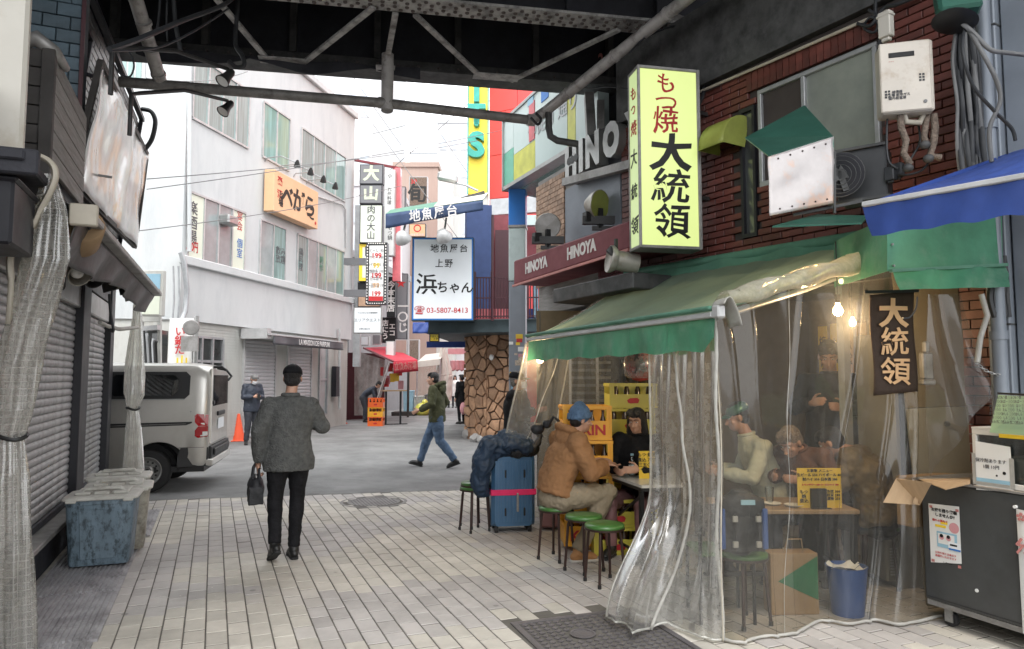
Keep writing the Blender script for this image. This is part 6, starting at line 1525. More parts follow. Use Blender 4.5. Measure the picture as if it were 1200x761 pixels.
for i, (x,y,w_,h_,m_,lab,dd_) in enumerate(((479,485,.45,1.0,'poster_blue','tall blue bin at the foot of the far post',31),(489,480,.7,.75,'poster_white','white plastic tub beside the blue bin far down the lane',31.5),(495,480,.45,.35,'panel_yellow','yellow plastic bag slumped before the white tub',30.5),(502,480,.35,.8,'cable_grey','dark grey bin between tub and crosser',31.5),(508,480,.6,.85,'sign_grey','large dark grey bin behind the crossing man',31))):
    p = G(x, 442+EYE*FOC/dd_); t = thing('far_bin' if m_ != 'panel_yellow' else 'plastic_bag', lab, 'bin' if m_ != 'panel_yellow' else 'bag', tuple(p))
    b = B(); M_ = frame(p, RT)
    if m_ == 'panel_yellow': b.ell(p+UZ*.25, (.35,.25,.3)); b.ell(p+UZ*.5+RT*.1, (.15,.12,.2)); 
    else: b.add([M_ @ Vector(v) for v in ((-w_*.42,0,-w_*.42),(w_*.42,0,-w_*.42),(w_*.42,0,w_*.42),(-w_*.42,0,w_*.42),(-w_*.5,h_,-w_*.5),(w_*.5,h_,-w_*.5),(w_*.5,h_,w_*.5),(-w_*.5,h_,w_*.5))], [(0,1,2,3),(7,6,5,4),(0,4,5,1),(1,5,6,2),(2,6,7,3),(3,7,4,0)])
    obj('body', b, K[m_], t, w=True, smooth=30 if m_ == 'panel_yellow' else None)
    if m_ != 'panel_yellow':
        b = B(); b.box(-w_*.53,w_*.53,h_,h_+.06,-w_*.53,w_*.53,M_); obj('lid', b, K[m_], t, w=True, bevel=.01)
for i, (x, w_) in enumerate(((536,.35),(541,.4),(531,.3))):
    b = B(); c = D(x, 423, 33); b.lathe([(.0,-.5),(.12,-.42),(w_*.5,-.0),(0,.02)], c, 10); tag(obj('cloth_pennant', b, K['poster_pink']), ['left','right','small pale'][i]+' red cloth hood hanging over the far street', 'pennant')
b = B(); b.box(-.5,.5,-.14,.14,0,.05, frame(D(537,412,34), RT)); tag(obj('far_banner', b, K['poster_pink']), 'pale pink banner strip far down the lane', 'banner')
b = B(); b.quad(G(452,486), G(480,486), G(480,486)+UZ*.25, G(452,486)+UZ*.25); 
t = thing('crate_platform', 'low dark wooden step beside the far bins', 'step', tuple(G(473,489))); b = B(); b.box(-.5,.5,0,.16,-.5,.4,frame(G(474,487),RT)); obj('top', b, K['wood_dark'], t, w=True)

# traffic cones
def cone(px, py, label, s=1):
    t = thing('traffic_cone', label, 'traffic cone', tuple(G(px,py)), 0, 'orange traffic cones')
    b = B(); b.lathe([(.17,.03),(.03,.70*s),(.0,.70*s)], (0,0,0), 16); obj('cone', b, K['cone_orange'], t, smooth=40)
    b = B(); b.box(-.19,.19,-.19,.19,0,.03); obj('base', b, K['cone_orange'], t, bevel=.008)
cone(279,517,'orange traffic cone between the van and the man with the phone'); cone(389,497.5,'orange traffic cone left of the pair by the white building'); cone(400,496.5,'orange traffic cone right of the pair by the white building'); cone(399.6,493,'orange cone tip at the doorway') if False else None

X0 = Vector((7,3,1))
# ================================================================== STONE PILLAR RESTAURANT
SBt = thing('corner_restaurant', 'corner restaurant with rubble stone base, navy and maroon upper walls', 'building', tuple(G(580,500)))
P0 = G(571,517); P1, P2 = D(545.5,442,19.2), D(604,442,18.1); P1.z = P2.z = 0
zs = 2.95
b = B(); c = [P0, P2, P2+FH*8, P1+FH*6]
ins = lambda p: p+((c[2]+c[3])/2-p).normalized()*.06
cc = [ins(P0), ins(P2), c[2], c[3], ins(P1)]
vs = [Vector((p.x,p.y,z)) for z in (0,zs) for p in cc]; b.add(vs, [tuple(range(5))[::-1], tuple(range(5,10))]+[(i,(i+1)%5,5+(i+1)%5,5+i) for i in range(5)])
obj('stone_backing', b, K['stone_joint'], SBt, w=True)
def stones(a_, c_, h, nx, nz, seed):
    r = random.Random(seed); ux = (c_-a_); L = ux.length; ux.normalize(); M_ = frame(a_, ux)
    if (M_.col[2].to_3d()).dot(CE-a_) < 0: pass
    sites = []
    for i in range(-1,nx+1):
        for j in range(-1,nz+1):
            sites.append(((i+.5+r.uniform(-.42,.42)+(j%2)*.4)*L/nx, (j+.5+r.uniform(-.42,.42))*h/nz))
    for (sx_, sz_) in sites:
        poly = [(0,0),(L,0),(L,h),(0,h)]
        for (tx, tz) in sites:
            if (tx,tz) == (sx_,sz_): continue
            nx_, nz_ = tx-sx_, tz-sz_; d_ = sqrt(nx_*nx_+nz_*nz_)
            if d_ > 2.5: continue
            k_ = (nx_*(tx+sx_)+nz_*(tz+sz_))/2-.017*d_
            out = []
            for i in range(len(poly)):
                a1, a2 = poly[i], poly[(i+1)%len(poly)]; v1 = nx_*a1[0]+nz_*a1[1]-k_; v2 = nx_*a2[0]+nz_*a2[1]-k_
                if v1 <= 0: out.append(a1)
                if v1*v2 < 0: f_ = v1/(v1-v2); out.append((a1[0]+(a2[0]-a1[0])*f_, a1[1]+(a2[1]-a1[1])*f_))
            poly = out
            if len(poly) < 3: break
        if len(poly) < 3: continue
        cx = sum(p[0] for p in poly)/len(poly); cz = sum(p[1] for p in poly)/len(poly); n = len(poly); d1 = r.uniform(.025,.065)
        b = B(); lay = [(1,-.05),(1,d1*.6),(.95,d1*.9),(.80,d1*1.0)]
        b.loft([[M_ @ Vector((cx+(x-cx)*f_, cz+(z-cz)*f_, o)) for x, z in poly] for f_, o in lay]); obj('stone', b, K['stone'], SBt, w=True, smooth=45)
stones(P1, P0, zs, 3, 11, 5); stones(P0, P2, zs, 3, 11, 8)
for i, (x, y, s) in enumerate(((550,514,.20),(556,518,.15),(563,519,.12))):
    c = G(x, y); b = B(); b.ell(c+UZ*s*.6, (s,s*.8,s*.9), nu=9, nv=6)
    for v in b.v: v += Vector((mn.noise(v*6),mn.noise(v*6+X0),mn.noise(v*7)))*s*.5
    tag(obj('rock', b, K['concrete'], smooth=30), ['largest grey rock','middle small grey rock','smallest grey rock'][i]+' at the foot of the stone pillar', 'rock', 'rocks at the pillar foot')
b = B(); b.bar(G(596,499)-FH*.1, G(596,499)-FH*.1+UZ*2.2, .10,.06); obj('door_frame', b, K['cable_beige'], SBt, w=True)
b = B(); b.ell(D(576,419,18.2), (.06,.06,.08)); bl = obj('wall_lamp', b, K['poster_white'], SBt, w=True, smooth=60)
# deck
dk0, dk1 = D(498,376,17.6), D(700,392,16.9); dz0, dz1 = EYE+(442-391)/FOC*17.6, EYE+(442-375)/FOC*17.6
b = B(); pts = [Vector((dk0.x,dk0.y,0)), Vector((dk1.x,dk1.y,0)), Vector((dk1.x,dk1.y,0))+FH*9, Vector((dk0.x,dk0.y,0))+FH*7+RT*.4]
vs = [Vector((p.x,p.y,z)) for z in (dz0,dz1) for p in pts]; b.add(vs, [(3,2,1,0),(4,5,6,7)]+[(i,(i+1)%4,4+(i+1)%4,4+i) for i in range(4)]); obj('deck', b, K['teal_metal'], SBt, w=True, bevel=.02)
def sface(x0,x1,y0,y1,d0,d1,m,name,par=SBt,th=.2):
    a_, c_ = D(x0,442,d0), D(x1,442,d1); z1 = EYE+(442-y0)/FOC*d0; z0 = EYE+(442-y1)/FOC*d0
    M_ = frame(a_, (c_-a_)); b = B(); b.box(0,(c_-a_).length,z0-EYE,z1-EYE,-th,0,M_); return obj(name, b, K[m], par, w=True)
sface(546,576,236,376,18.4,18.6,'navy_wall','navy_wall'); sface(576,700,250,376,18.9,19.2,'maroon','maroon_wall')
sface(580,596,268,372,18.6,18.6,'maroon_dark','dark_panel'); sface(604,640,322,372,18.7,18.7,'letter_pink' if False else 'red_wall','red_panel')
sface(640,652,326,378,18.0,18.0,'blue_canvas','blue_pier'); sface(652,700,312,372,18.2,18.2,'sign_white','white_panel')
sface(620,660,362,377,17.3,17.2,'blue_canvas','lattice_panel',th=.05)
sface(545,618,362,377,17.4,17.4,'panel_red','lattice_panel',th=.05)
sface(625,631,335,372,17.2,17.2,'poster_blue','small_blue_sign',th=.08)
b = B()
ra, rb_ = D(556,377,17.2), D(660,377,17.0)
for i in range(31):
    p = ra.lerp(rb_, i/30); p.z = dz1; b.bar(p, p+UZ*1.0, .022,.022)
for zz in (.05,.5,1.0):
    p, q_ = ra.copy(), rb_.copy(); p.z = q_.z = dz1+zz; b.bar(p, q_, .03,.03)
for i in range(6):
    p = ra.lerp(rb_, i/5); p.z = dz1; b.bar(p, p+UZ*1.15, .06,.06)
obj('railing', b, K['maroon_dark'], SBt, w=True)
for x in (577,604):
    b = B(); p = D(x, 376, 17.1); b.bar(p, p+UZ*2.6, .05,.05); obj('post', b, K['maroon_dark'], SBt, w=True)
sface(574,645,231,250,20,19.5,'frame_grey','cornice'); 
sface(600,700,250,262,18.5,18.5,'sign_teal' if False else 'green_post','green_band')
t, M_, w_, h = bx('signboard','big white signboard with blue rim, black brush characters and red phone number',482,555,277,376,17.0,'sign_white',
  [('地魚屋台',.10,.86,.105,'letter_black',dict(bold=.006,brush=.07,space=1.2)),('上野',.02,.68,.105,'letter_black',dict(bold=.004,brush=.07,space=1.15)),('浜',-.26,.42,.25,'letter_black',dict(bold=.012,brush=.10)),('ちゃん',.20,.39,.145,'letter_black',dict(bold=.018,brush=.08,seed=4)),('☎',-.37,.12,.10,'letter_red',dict(bold=.01)),('03-5807-8413',.08,.12,.088,'letter_red',dict(bold=.006))],border=.02,bm='blue_post',depth=.35,framem='teal_metal')
for i, x in enumerate((473,521)):
    c = D(x, 281 if i == 0 else 279, 16.2)
    t2 = thing('sign_floodlight', ['left','right'][i]+' round white floodlight over the big white signboard', 'lamp', tuple(c), 0, 'floodlights over the big white signboard')
    R_ = Vector((.6,.6,-.7)).to_track_quat('-Z','Y').to_matrix()
    b = B(); b.lathe([(0,.22),(.10,.20),(.16,.1),(.20,.0),(.19,-.03)], c, 16, R_); obj('housing', b, K['frame_white'], t2, w=True, smooth=50)
    b = B(); b.cyl(c+Vector(R_ @ Vector((0,0,.01))), c+Vector(R_ @ Vector((0,0,-.02))), .17); obj('lens', b, K['alu_dull'], t2, w=True)
    b = B(); b.bar(c+UZ*.2, c+UZ*.55+FH*.4, .04,.04); obj('arm', b, K['alu_dull'], t2, w=True)
b = B(); a_, c_ = D(484,378,16.9), D(502,378,16.9); b.grid(lambda u,v: a_.lerp(c_,u)+Vector((0,.02*sin(u*9+v*5),0))-UZ*(v*.27)-FH*.08*v, 10, 5); tag(obj('tarp', b, K['blue_canvas'], smooth=80, solid=.008), 'bright blue tarp tucked under the big white signboard', 'tarp')
bx('notice','small yellow notice with black writing hanging below the deck',503,515,391,401,17.5,'sign_yellow',[('禁煙区域\nご注意',0,.5,.30,'letter_black',dict(line=1.0))],depth=.02)
b = B(); b.bar(D(500,404,18.5), D(545,404,19), .02,.16); tag(obj('blue_bar', b, K['blue_canvas']), 'blue canvas strip under the deck behind the yellow notice', 'canvas')
# navy awning on top
NA = thing('awning', 'navy awning with white characters and green striped top above the white signboard', 'awning', tuple(D(505,255,16)))
v0, v1, v2, v3 = D(452,251,16.2), D(555,239,15.8), D(562,229,15.7), D(452,268,16.3)
t0, t1 = D(458,246,17.5), D(572,227,17.0)
b = B(); b.grid(lambda u,v: v0.lerp(D(566,235,15.8),u)-UZ*v*(.34-.12*u)+RT*(-.05*v*0)+FH*.03*sin(u*14)*v, 30, 4); obj('valance', b, K['navy_canvas'], NA, w=True, smooth=80, solid=.01)
b = B(); b.grid(lambda u,v: v0.lerp(D(566,235,15.8),u).lerp(t0.lerp(t1,u),v), 8, 3); obj('canopy', b, K['green_pale'], NA, w=True, solid=.01)
b = B(); b.grid(lambda u,v: v0.lerp(D(566,235,15.8),.5+.5*u).lerp(t0.lerp(t1,.5+.5*u),v)+UZ*.02, 8, 3); obj('yellow_stripe', b, K['cream_cloth'], NA, w=True, solid=.01)
b = B(); b.bar(v0+UZ*.06+FH*.9, D(568,228,16.8)+UZ*.04, .07,.09); obj('roof_bar', b, K['maroon_dark'] if False else K['steel_girder'], NA, w=True)
text('地魚屋台', .30, frame(v0.lerp(D(566,235,15.8),.50)-UZ*.17-FH*.08, D(566,235,15.8)-v0, UZ), K['letter_white'], NA, bold=.015, brush=.06, space=1.18, sx=.9)
t2 = thing('sign_floodlight','grey floodlight on a long thin arm above the navy awning','lamp',tuple(D(527,209,17)))
b = B(); b.tube([D(531,214,17), D(545,217,17), D(560,224,17)], .03, 6); obj('arm', b, K['frame_grey'], t2, w=True)
b = B(); b.box(-.28,.22,-.10,.12,-.1,.1, frame(D(526,209,17), (RT*.95-UZ*.2+FH*0).normalized(), UZ)); obj('head', b, K['alu'], t2, w=True, bevel=.05)
# red building and the yellow sign
RBt = thing('red_building', 'big flat red panel building behind the overhead gate sign', 'building', tuple(D(640,440,27)))
a_, c_ = D(573,442,27), D(760,442,24); M_ = frame(Vector((a_.x,a_.y,0)), (c_-a_)); L = (c_-a_).length
b = B(); b.box(0,L,0,17,-10,0,M_); obj('core', b, K['red_wall'], RBt, w=True)
for i in range(5):
    for j in range(10):
        b = B(); b.box(i*L/5+.012,(i+1)*L/5-.012,j*1.7+.012,(j+1)*1.7-.012,.001,.03,M_); obj('panel', b, K['red_wall'], RBt, w=True)
t, M_, w_, h = bx('vertical_sign','tall yellow vertical sign with raised teal letters on the red building',548,572,20,228,25.5,'sign_yellow',[],depth=.9,framem='sign_yellow')
for s, y, sz in (('I',106,.95),('T',134,.95),("'",150,.8),('S',171,1.15)):
    text(s, sz*1.05, M_ @ Matrix.Translation((-.05, (228-y)/FOC*25.5, .02)), K['sign_teal'], t, bold=.05, depth=.22, name='letter')
for s in (-1,1):
    b = B(); b.box(s*w_/2-.02, s*w_/2+.02, 0, h, .0,.03, M_); obj('edge_strip', b, K['sign_teal'], t, w=True)
b = B(); b.box(-w_/2,w_/2,-6,0,-.9,-.1,M_); obj('lower_face', b, K['cream_wall'], t, w=True)
# ================================================================== PEOPLE
X3, Y3, Z3 = Vector((1,0,0)), Vector((0,1,0)), Vector((0,0,1))
STAND = dict(pelvis=(0,0,.95), waist=(0,0,1.10), chest=(0,.0,1.31), neck=(0,-.01,1.47), head=(0,.015,1.61),
             shL=(-.185,0,1.42), shR=(.185,0,1.42), elL=(-.235,-.02,1.14), elR=(.235,-.02,1.14), wrL=(-.25,.05,.90), wrR=(.25,.05,.90),
             hiL=(-.09,0,.92), hiR=(.09,0,.92), knL=(-.10,.03,.50), knR=(.10,.03,.50), anL=(-.10,0,.09), anR=(.10,0,.09))
def hand(b, w, d, lat, pn, curl=.5, thumb=1):
    """palm, four unequal curled fingers, thumb from the side. d: along hand, lat: thumb side, pn: where the palm faces"""
    d = d.normalized(); lat = (lat-d*lat.dot(d)).normalized(); pn = d.cross(lat)*(1 if d.cross(lat).dot(pn) > 0 else -1)
    R_ = Matrix((lat, d, pn)).transposed()
    b.ell(w+d*.045, (.038,.052,.017), R_, 12, 8); b.tube([w-d*.02, w+d*.03], [.024,.026], 10)
    for i, (L, o) in enumerate(((.070,.028),(.079,.010),(.073,-.009),(.057,-.027))):
        p = w+d*.085+lat*o; a = .15+curl*.25; pts = [w+d*.06+lat*o*.9, p]
        for k_, s in enumerate((.45,.32,.23)):
            p = p+(d*cos(a)+pn*sin(a)+lat*(o*.4))*L*s; pts.append(p); a += curl*(1.0-.1*i*0)
        b.tube(pts, [.0095,.0095,.0088,.008,.0068], 8)
        b.ell(pts[-1], (.0068,)*3, nu=8, nv=5)
    p0 = w+d*.018+lat*.030; p1 = p0+(lat*.75+d*.6+pn*.2).normalized()*.036; p2 = p1+(lat*.25+d*.9+pn*.35).normalized()*.030; p3 = p2+(d*.9+pn*.5).normalized()*.022
    b.tube([w+d*.01+lat*.01, p0, p1, p2, p3], [.013,.013,.0115,.010,.008], 8)
def ring(c, rx, ry, X, Y, n=18): return [c+X*rx*cos(2*pi*i/n)+Y*ry*sin(2*pi*i/n) for i in range(n)]
def person(label, loc, rz, J=None, top='black_cloth', legs='black_cloth', shoe='black_shoe', skin='skin', hair='hair', hy=0, hp=0, hr=0, cap=None, scale=1.0, vs=.010,
           bulk=1.0, hem=.80, legr=1.0, hood=None, curlL=.5, curlR=.5, palmL=None, palmR=None, footL=0, footR=0, mask=False, apron=None, longhair=False, sleeve=1.0, fold=.010, flare=1.0, hipw=1.0, group='people', tuck=False, cropknee=None):
    q = {k_: Vector(v) for k_, v in dict(STAND, **(J or {})).items()}
    if not isinstance(loc, Vector): loc = Vector(loc)
    t = thing('person', label, 'person', tuple(loc), rz); t.scale = (scale,)*3
    HM = Matrix.Translation(q['head']) @ Matrix.Rotation(hy,4,'Z') @ Matrix.Rotation(hp,4,'X') @ Matrix.Rotation(hr,4,'Y'); H3 = HM.to_3x3()
    h = lambda x, y, z: HM @ Vector((x, y, z))
    S_ = (q['shR']-q['shL']).normalized(); Hp = (q['hiR']-q['hiL']).normalized()
    sp = (q['chest']-q['pelvis']).normalized(); F_ = sp.cross(S_)*-1 if False else S_.cross(sp)*-1
    F_ = sp.cross(S_); F_ = F_ if F_.dot(q['head']-q['head']+Y3+Z3*-.2) > -9 else F_
    # ---- body, one skin
    b = B()
    b.ell(h(0,-.012,.035), (.074,.093,.086), H3, 18, 12); b.ell(h(0,.022,-.035), (.056,.066,.078), H3, 16, 10); b.ell(h(0,.052,-.085), (.028,.026,.022), H3, 12, 8)
    b.tube([h(0,.078,.02), h(0,.093,-.008), h(0,.108,-.03), h(0,.088,-.038)], [.009,.011,.015,.010], 8)
    b.ell(h(0,.078,.035), (.050,.015,.010), H3, 12, 6); b.ell(h(0,.080,-.062), (.024,.011,.007), H3, 10, 6); b.ell(h(0,.077,-.074), (.021,.012,.007), H3, 10, 6)
    for s in (-1,1): b.ell(h(s*.077,-.008,-.005), (.011,.020,.031), H3, 8, 8); b.ell(h(s*.045,.062,-.02), (.018,.016,.018), H3, 8, 6)
    b.tube([q['chest'], q['neck'], q['neck'].lerp(h(0,-.01,-.05), .6), h(0,-.005,-.04)], [.07,.058,.052,.052], 14)
    b.tube([q['pelvis'], q['waist'], q['chest'], q['neck'].lerp(q['chest'],.3)], [.10,.095,.11,.07], 14)
    for s in 'LR':
        sh, el, wr = q['sh'+s], q['el'+s], q['wr'+s]; sg = -1 if s == 'L' else 1
        b.tube([q['chest'].lerp(q['neck'],.6), sh, el, el.lerp(wr,.3), wr], [.05,.05,.040,.038,.024], 10)
        fd = (wr-el).normalized(); pn = (palmL if s == 'L' else palmR) or Vector((-sg,0,0)); pn = Vector(pn)
        lat = pn.cross(fd)*sg*(1); lat = lat if lat.length > .1 else Y3.copy()
        if lat.dot(Vector((0,1,.3))) < 0 and abs(pn.x) > .5: lat = -lat
        hand(b, wr, fd, lat, pn, curlL if s == 'L' else curlR)
        b.tube([q['pelvis'], q['hi'+s], q['kn'+s], q['kn'+s].lerp(q['an'+s],.3), q['an'+s]], [.08,.075,.052,.050,.036], 12)
    vobj('body', b, vs*.72, K[skin], t, smooth=3)
    for s in (-1,1):
        b = B(); b.ell(h(s*.030,.0755,.012), (.0115,.008,.0055), H3, 10, 6); e = obj('eye', b, K['letter_white'], t, smooth=80)
        b = B(); b.ell(h(s*.030,.0805,.012), (.0052,.0045,.0052), H3, 8, 6); obj('pupil', b, K['letter_black'], e, smooth=80)
        b = B(); b.tube([h(s*.012,.092,.034), h(s*.032,.090,.040), h(s*.050,.074,.034)], .0035, 5); obj('eyebrow', b, K[hair], t)
    # ---- hair or hat
    b = B(); b.ell(h(0,-.022,.050), (.083,.096,.088), H3, 18, 12)
    if not cap:
        b.ell(h(0,-.045,-.005), (.080,.070,.075), H3, 16, 10)
        for i in range(14):
            a = rnd.uniform(-1.0,1.0); b.tube([h(.055*a,.02,.115), h(.062*a,.065,.098), h(.066*a+rnd.uniform(-.01,.01),.088,.062+rnd.uniform(-.01,.01))], [.022,.017,.008], 7)
    else: b.ell(h(0,-.045,-.015), (.077,.062,.06), H3, 14, 9)
    if longhair: b.tube([h(0,-.05,.03), h(0,-.07,-.10), h(0,-.06,-.20)], [.08,.085,.06], 12); b.tube([h(.06,.0,.02), h(.08,-.01,-.10), h(.07,-.02,-.18)],[.035,.035,.02],8); b.tube([h(-.06,.0,.02), h(-.08,-.01,-.10), h(-.07,-.02,-.18)],[.035,.035,.02],8)
    vobj('hair', b, .008, K[hair], t, smooth=3, disp=.003, dsz=.02)
    if cap == 'cap':
        c_ = B(); prof = []
        c_.grid(lambda u,v: h(.086*sin(v*pi/2)*cos(u*2*pi), -.018+.102*sin(v*pi/2)*sin(u*2*pi), .040+.088*cos(v*pi/2)**.75-.012*sin(v*pi/2)*sin(u*2*pi)), 24, 8)
        cp_ = obj('cap', c_, K['black_cloth'] if top != 'pale_shirt' else K['hood_green'], t, smooth=80, solid=.006)
        c_ = B(); c_.grid(lambda u,v: h((-.075+.15*u)*(1-.25*v), .055+.03*sin(u*pi)+(.075)*v*sin(.25+u*(pi-.5)), .050-.012*v-.02*abs(u-.5)*2), 12, 5); obj('peak', c_, K['black_cloth'] if top != 'pale_shirt' else K['hood_green'], cp_, smooth=80, solid=.005)
        c_ = B(); c_.ell(h(0,-.018,.134), (.009,.009,.006)); obj('button', c_, K['black_cloth'], cp_)
    if cap == 'beanie':
        c_ = B(); c_.ell(h(0,-.022,.055), (.092,.104,.105), H3, 20, 14); c_.ell(h(0,-.03,.135), (.05,.055,.045), H3, 12, 8); c_.grid(lambda u,v: h(0,0,0), 1,1)
        cp_ = vobj('beanie', c_, .007, K['beanie'], t, smooth=4, disp=.003, dsz=.03)
        c_ = B(); c_.grid(lambda u,v: h((.096+.003*sin(u*90))*cos(u*2*pi), -.022+(.108+.003*sin(u*90))*sin(u*2*pi), .015+.055*v+.018*sin(u*2*pi)), 90, 4); obj('cuff', c_, K['beanie'], cp_, smooth=80, solid=.008)
    if mask:
        c_ = B(); c_.grid(lambda u,v: h(-.060+.12*u, .062+.045*sin(u*pi)+.012*sin(v*pi)*sin(u*pi), -.085+.085*v), 10, 8); obj('mask', c_, K['mask_white'], t, smooth=80, solid=.003)
    # ---- top garment
    b = B(); Fv = sp.cross(S_)   # points back or front; only used as an axis
    Fh_ = sp.cross(Hp)
    bw = .17*bulk; hz = q['pelvis']+(q['pelvis']-q['waist']).normalized()*max(0, q['pelvis'].z-hem) if hem < q['pelvis'].z and not tuck else q['pelvis']
    rings = [ring(hz, .185*bulk*flare*hipw, .130*bulk*flare, Hp, Fh_), ring(hz.lerp(q['pelvis'],.5)+(q['pelvis']-hz)*.0+ sp*.02, .19*bulk*flare*hipw, .135*bulk*flare, Hp, Fh_), ring(q['pelvis']+sp*.03, .185*bulk*hipw, .13*bulk, Hp, Fh_), ring(q['waist'], .175*bulk, .122*bulk, S_.lerp(Hp,.5).normalized(), Fv),
             ring(q['chest'], .192*bulk, .128*bulk, S_, Fv), ring(q['chest'].lerp(q['neck'],.45), .170*bulk, .112*bulk, S_, Fv), ring(q['chest'].lerp(q['neck'],.80), .125, .088, S_, Fv), ring(q['neck']+sp*.012, .068, .068, S_, Fv)]
    b.loft(rings)
    for s in 'LR':
        sh, el, wr = q['sh'+s], q['el'+s], q['wr'+s]; r = .062*bulk*sleeve; cu = el.lerp(wr,.93)
        b.tube([q['chest'].lerp(q['neck'],.62).lerp(sh,.3), sh, sh.lerp(el,.5), el, el.lerp(wr,.5), cu], [r*1.05, r*1.08, r*1.0, r*.92, r*.86, r*.66], 14)
        b.ell(sh, (r*1.08,)*3); b.ell(el, (r*.93,)*3)
    vobj('jacket', b, vs*1.2, K[top], t, smooth=5, disp=fold, dsz=.10, seed=rnd.random()*9)
    if hood:
        b = B(); nb2 = q['neck']-sp*.0
        b.tube([nb2+S_*.13*cos(a)+ (Y3*.10*sin(a)-Y3*.06)+Z3*(.035-.05*sin(a)) for a in [i*2*pi/16 for i in range(17)]], .034, 10); b.ell(nb2-Y3*.12-Z3*.04, (.13,.075,.12))
        vobj('hood', b, .012, K[hood], t, smooth=5, disp=.012, dsz=.09)
    else:
        cr_ = .022 if top == 'fleece' else .014; b = B(); b.tube([q['neck']+S_*.066*cos(a)+sp.cross(S_)*.066*sin(a)+sp*.02 for a in [i*2*pi/16 for i in range(17)]], cr_, 8); obj('collar', b, K[top], t, smooth=80)
    # ---- trousers
    b = B(); b.ell(q['pelvis']-sp*.03, (.175*hipw,.125,.13), Matrix((Hp, Fh_, sp)).transposed())
    for s in 'LR':
        hi, kn, an = q['hi'+s], q['kn'+s], q['an'+s]; r = legr
        b.tube([hi+Z3*.02, hi.lerp(kn,.35), hi.lerp(kn,.8), kn, kn.lerp(an,.3), kn.lerp(an,.75), an+(kn-an).normalized()*.01], [.098*r,.092*r,.072*r,.068*r,.064*r,.055*r,.056*r], 14); b.ell(hi, (.098*r,)*3); b.ell(kn, (.069*r,)*3)
    vobj('trousers', b, vs*1.15, K[legs], t, smooth=5, disp=fold*.8, dsz=.085, seed=rnd.random()*9)
    for s, fa in (('L',footL),('R',footR)):
        an = q['an'+s]; kn = q['kn'+s]; fd = Vector((sin(fa if not isinstance(fa, tuple) else fa[0]), cos(fa if not isinstance(fa, tuple) else fa[0]), 0)); pt = 0 if not isinstance(fa, tuple) else fa[1]
        fd = (fd*cos(pt)+Z3*sin(pt)).normalized(); lt = fd.cross(Z3).normalized(); up_ = lt.cross(fd)
        R_ = Matrix((lt, fd, up_)).transposed(); c_ = an-up_*.045
        b = B(); b.tube([an+up_*.03, c_+up_*.02], [.045,.052], 12); b.ell(c_+fd*.06+up_*.003, (.045,.11,.042), R_, 16, 10); b.ell(c_-fd*.025+up_*.0, (.040,.05,.045), R_, 14, 8); b.ell(c_+fd*.13-up_*.012, (.042,.06,.028), R_, 14, 8)
        so_ = vobj('shoe', b, .009, K[shoe], t, smooth=3)
        b = B(); pts = [(0,-.078),(.03,-.07),(.04,-.02),(.038,.06),(.046,.12),(.038,.175),(.012,.197),(-.012,.197),(-.038,.175),(-.046,.12),(-.038,.06),(-.04,-.02),(-.03,-.07)]
        b.prism(pts, Matrix.Translation(c_-up_*.045) @ Matrix((lt, fd, up_)).transposed().to_4x4(), .02); obj('sole', b, K['rubber' if shoe == 'black_shoe' else 'white_rubber'], so_, bevel=.004)
    if apron:
        b = B(); b.grid(lambda u,v: q['pelvis']+Vector((-.16+.32*u, .155+.02*sin(u*pi), -.35+.75*v)), 8, 8); obj('apron', b, K[apron], t, smooth=80, solid=.004)
    return t

# man walking away
wk = G(336, 655)
person('man in grey fleece jacket and black cap walking away with a black bag', (wk.x, wk.y, 0), radians(2),
  dict(shL=(-.18,0,1.385), shR=(.18,0,1.385), neck=(0,-.01,1.465), elL=(-.27,-.05,1.17), wrL=(-.26,.06,.86), elR=(.30,.02,1.19), wrR=(.19,.26,1.24), knL=(-.115,.0,.52), anL=(-.12,-.12,.16), knR=(.085,.05,.52), anR=(.06,.0,.09), hiL=(-.095,0,.92), hiR=(.09,0,.92), head=(0.02,.02,1.635)),
  top='fleece', legs='black_cloth', cap='cap', vs=.010, bulk=1.10, hem=.80, legr=1.0, sleeve=1.15, fold=.008, flare=1.12, footL=(-.15,-.45), footR=-.05, hy=-.22, curlL=1.1, scale=1.0)
tb = G(336, 655)+Vector((-.27,.02,.86))
t = thing('handbag', 'soft black handbag hanging from the walking man\'s left hand', 'bag', (tb.x-.01, tb.y+.07, .50))
b = B(); b.ell((0,0,.13), (.075,.16,.135)); b.box(-.06,.06,-.15,.15,.01,.16); vobj('bag_body', b, .010, K['bag_black'], t, smooth=6, disp=.006, dsz=.08)
for s in (-1,1):
    b = B(); b.tube([(s*.03,-.08,.23),(s*.022,-.05,.32),(0,-.005,.375),(s*.022,.05,.32),(s*.03,.08,.23)], .011, 8); obj('strap', b, K['bag_black'], t, smooth=60)
b = B(); b.box(-.005,.005,-.10,.10,.245,.262); obj('zip', b, K['alu_dull'], t)
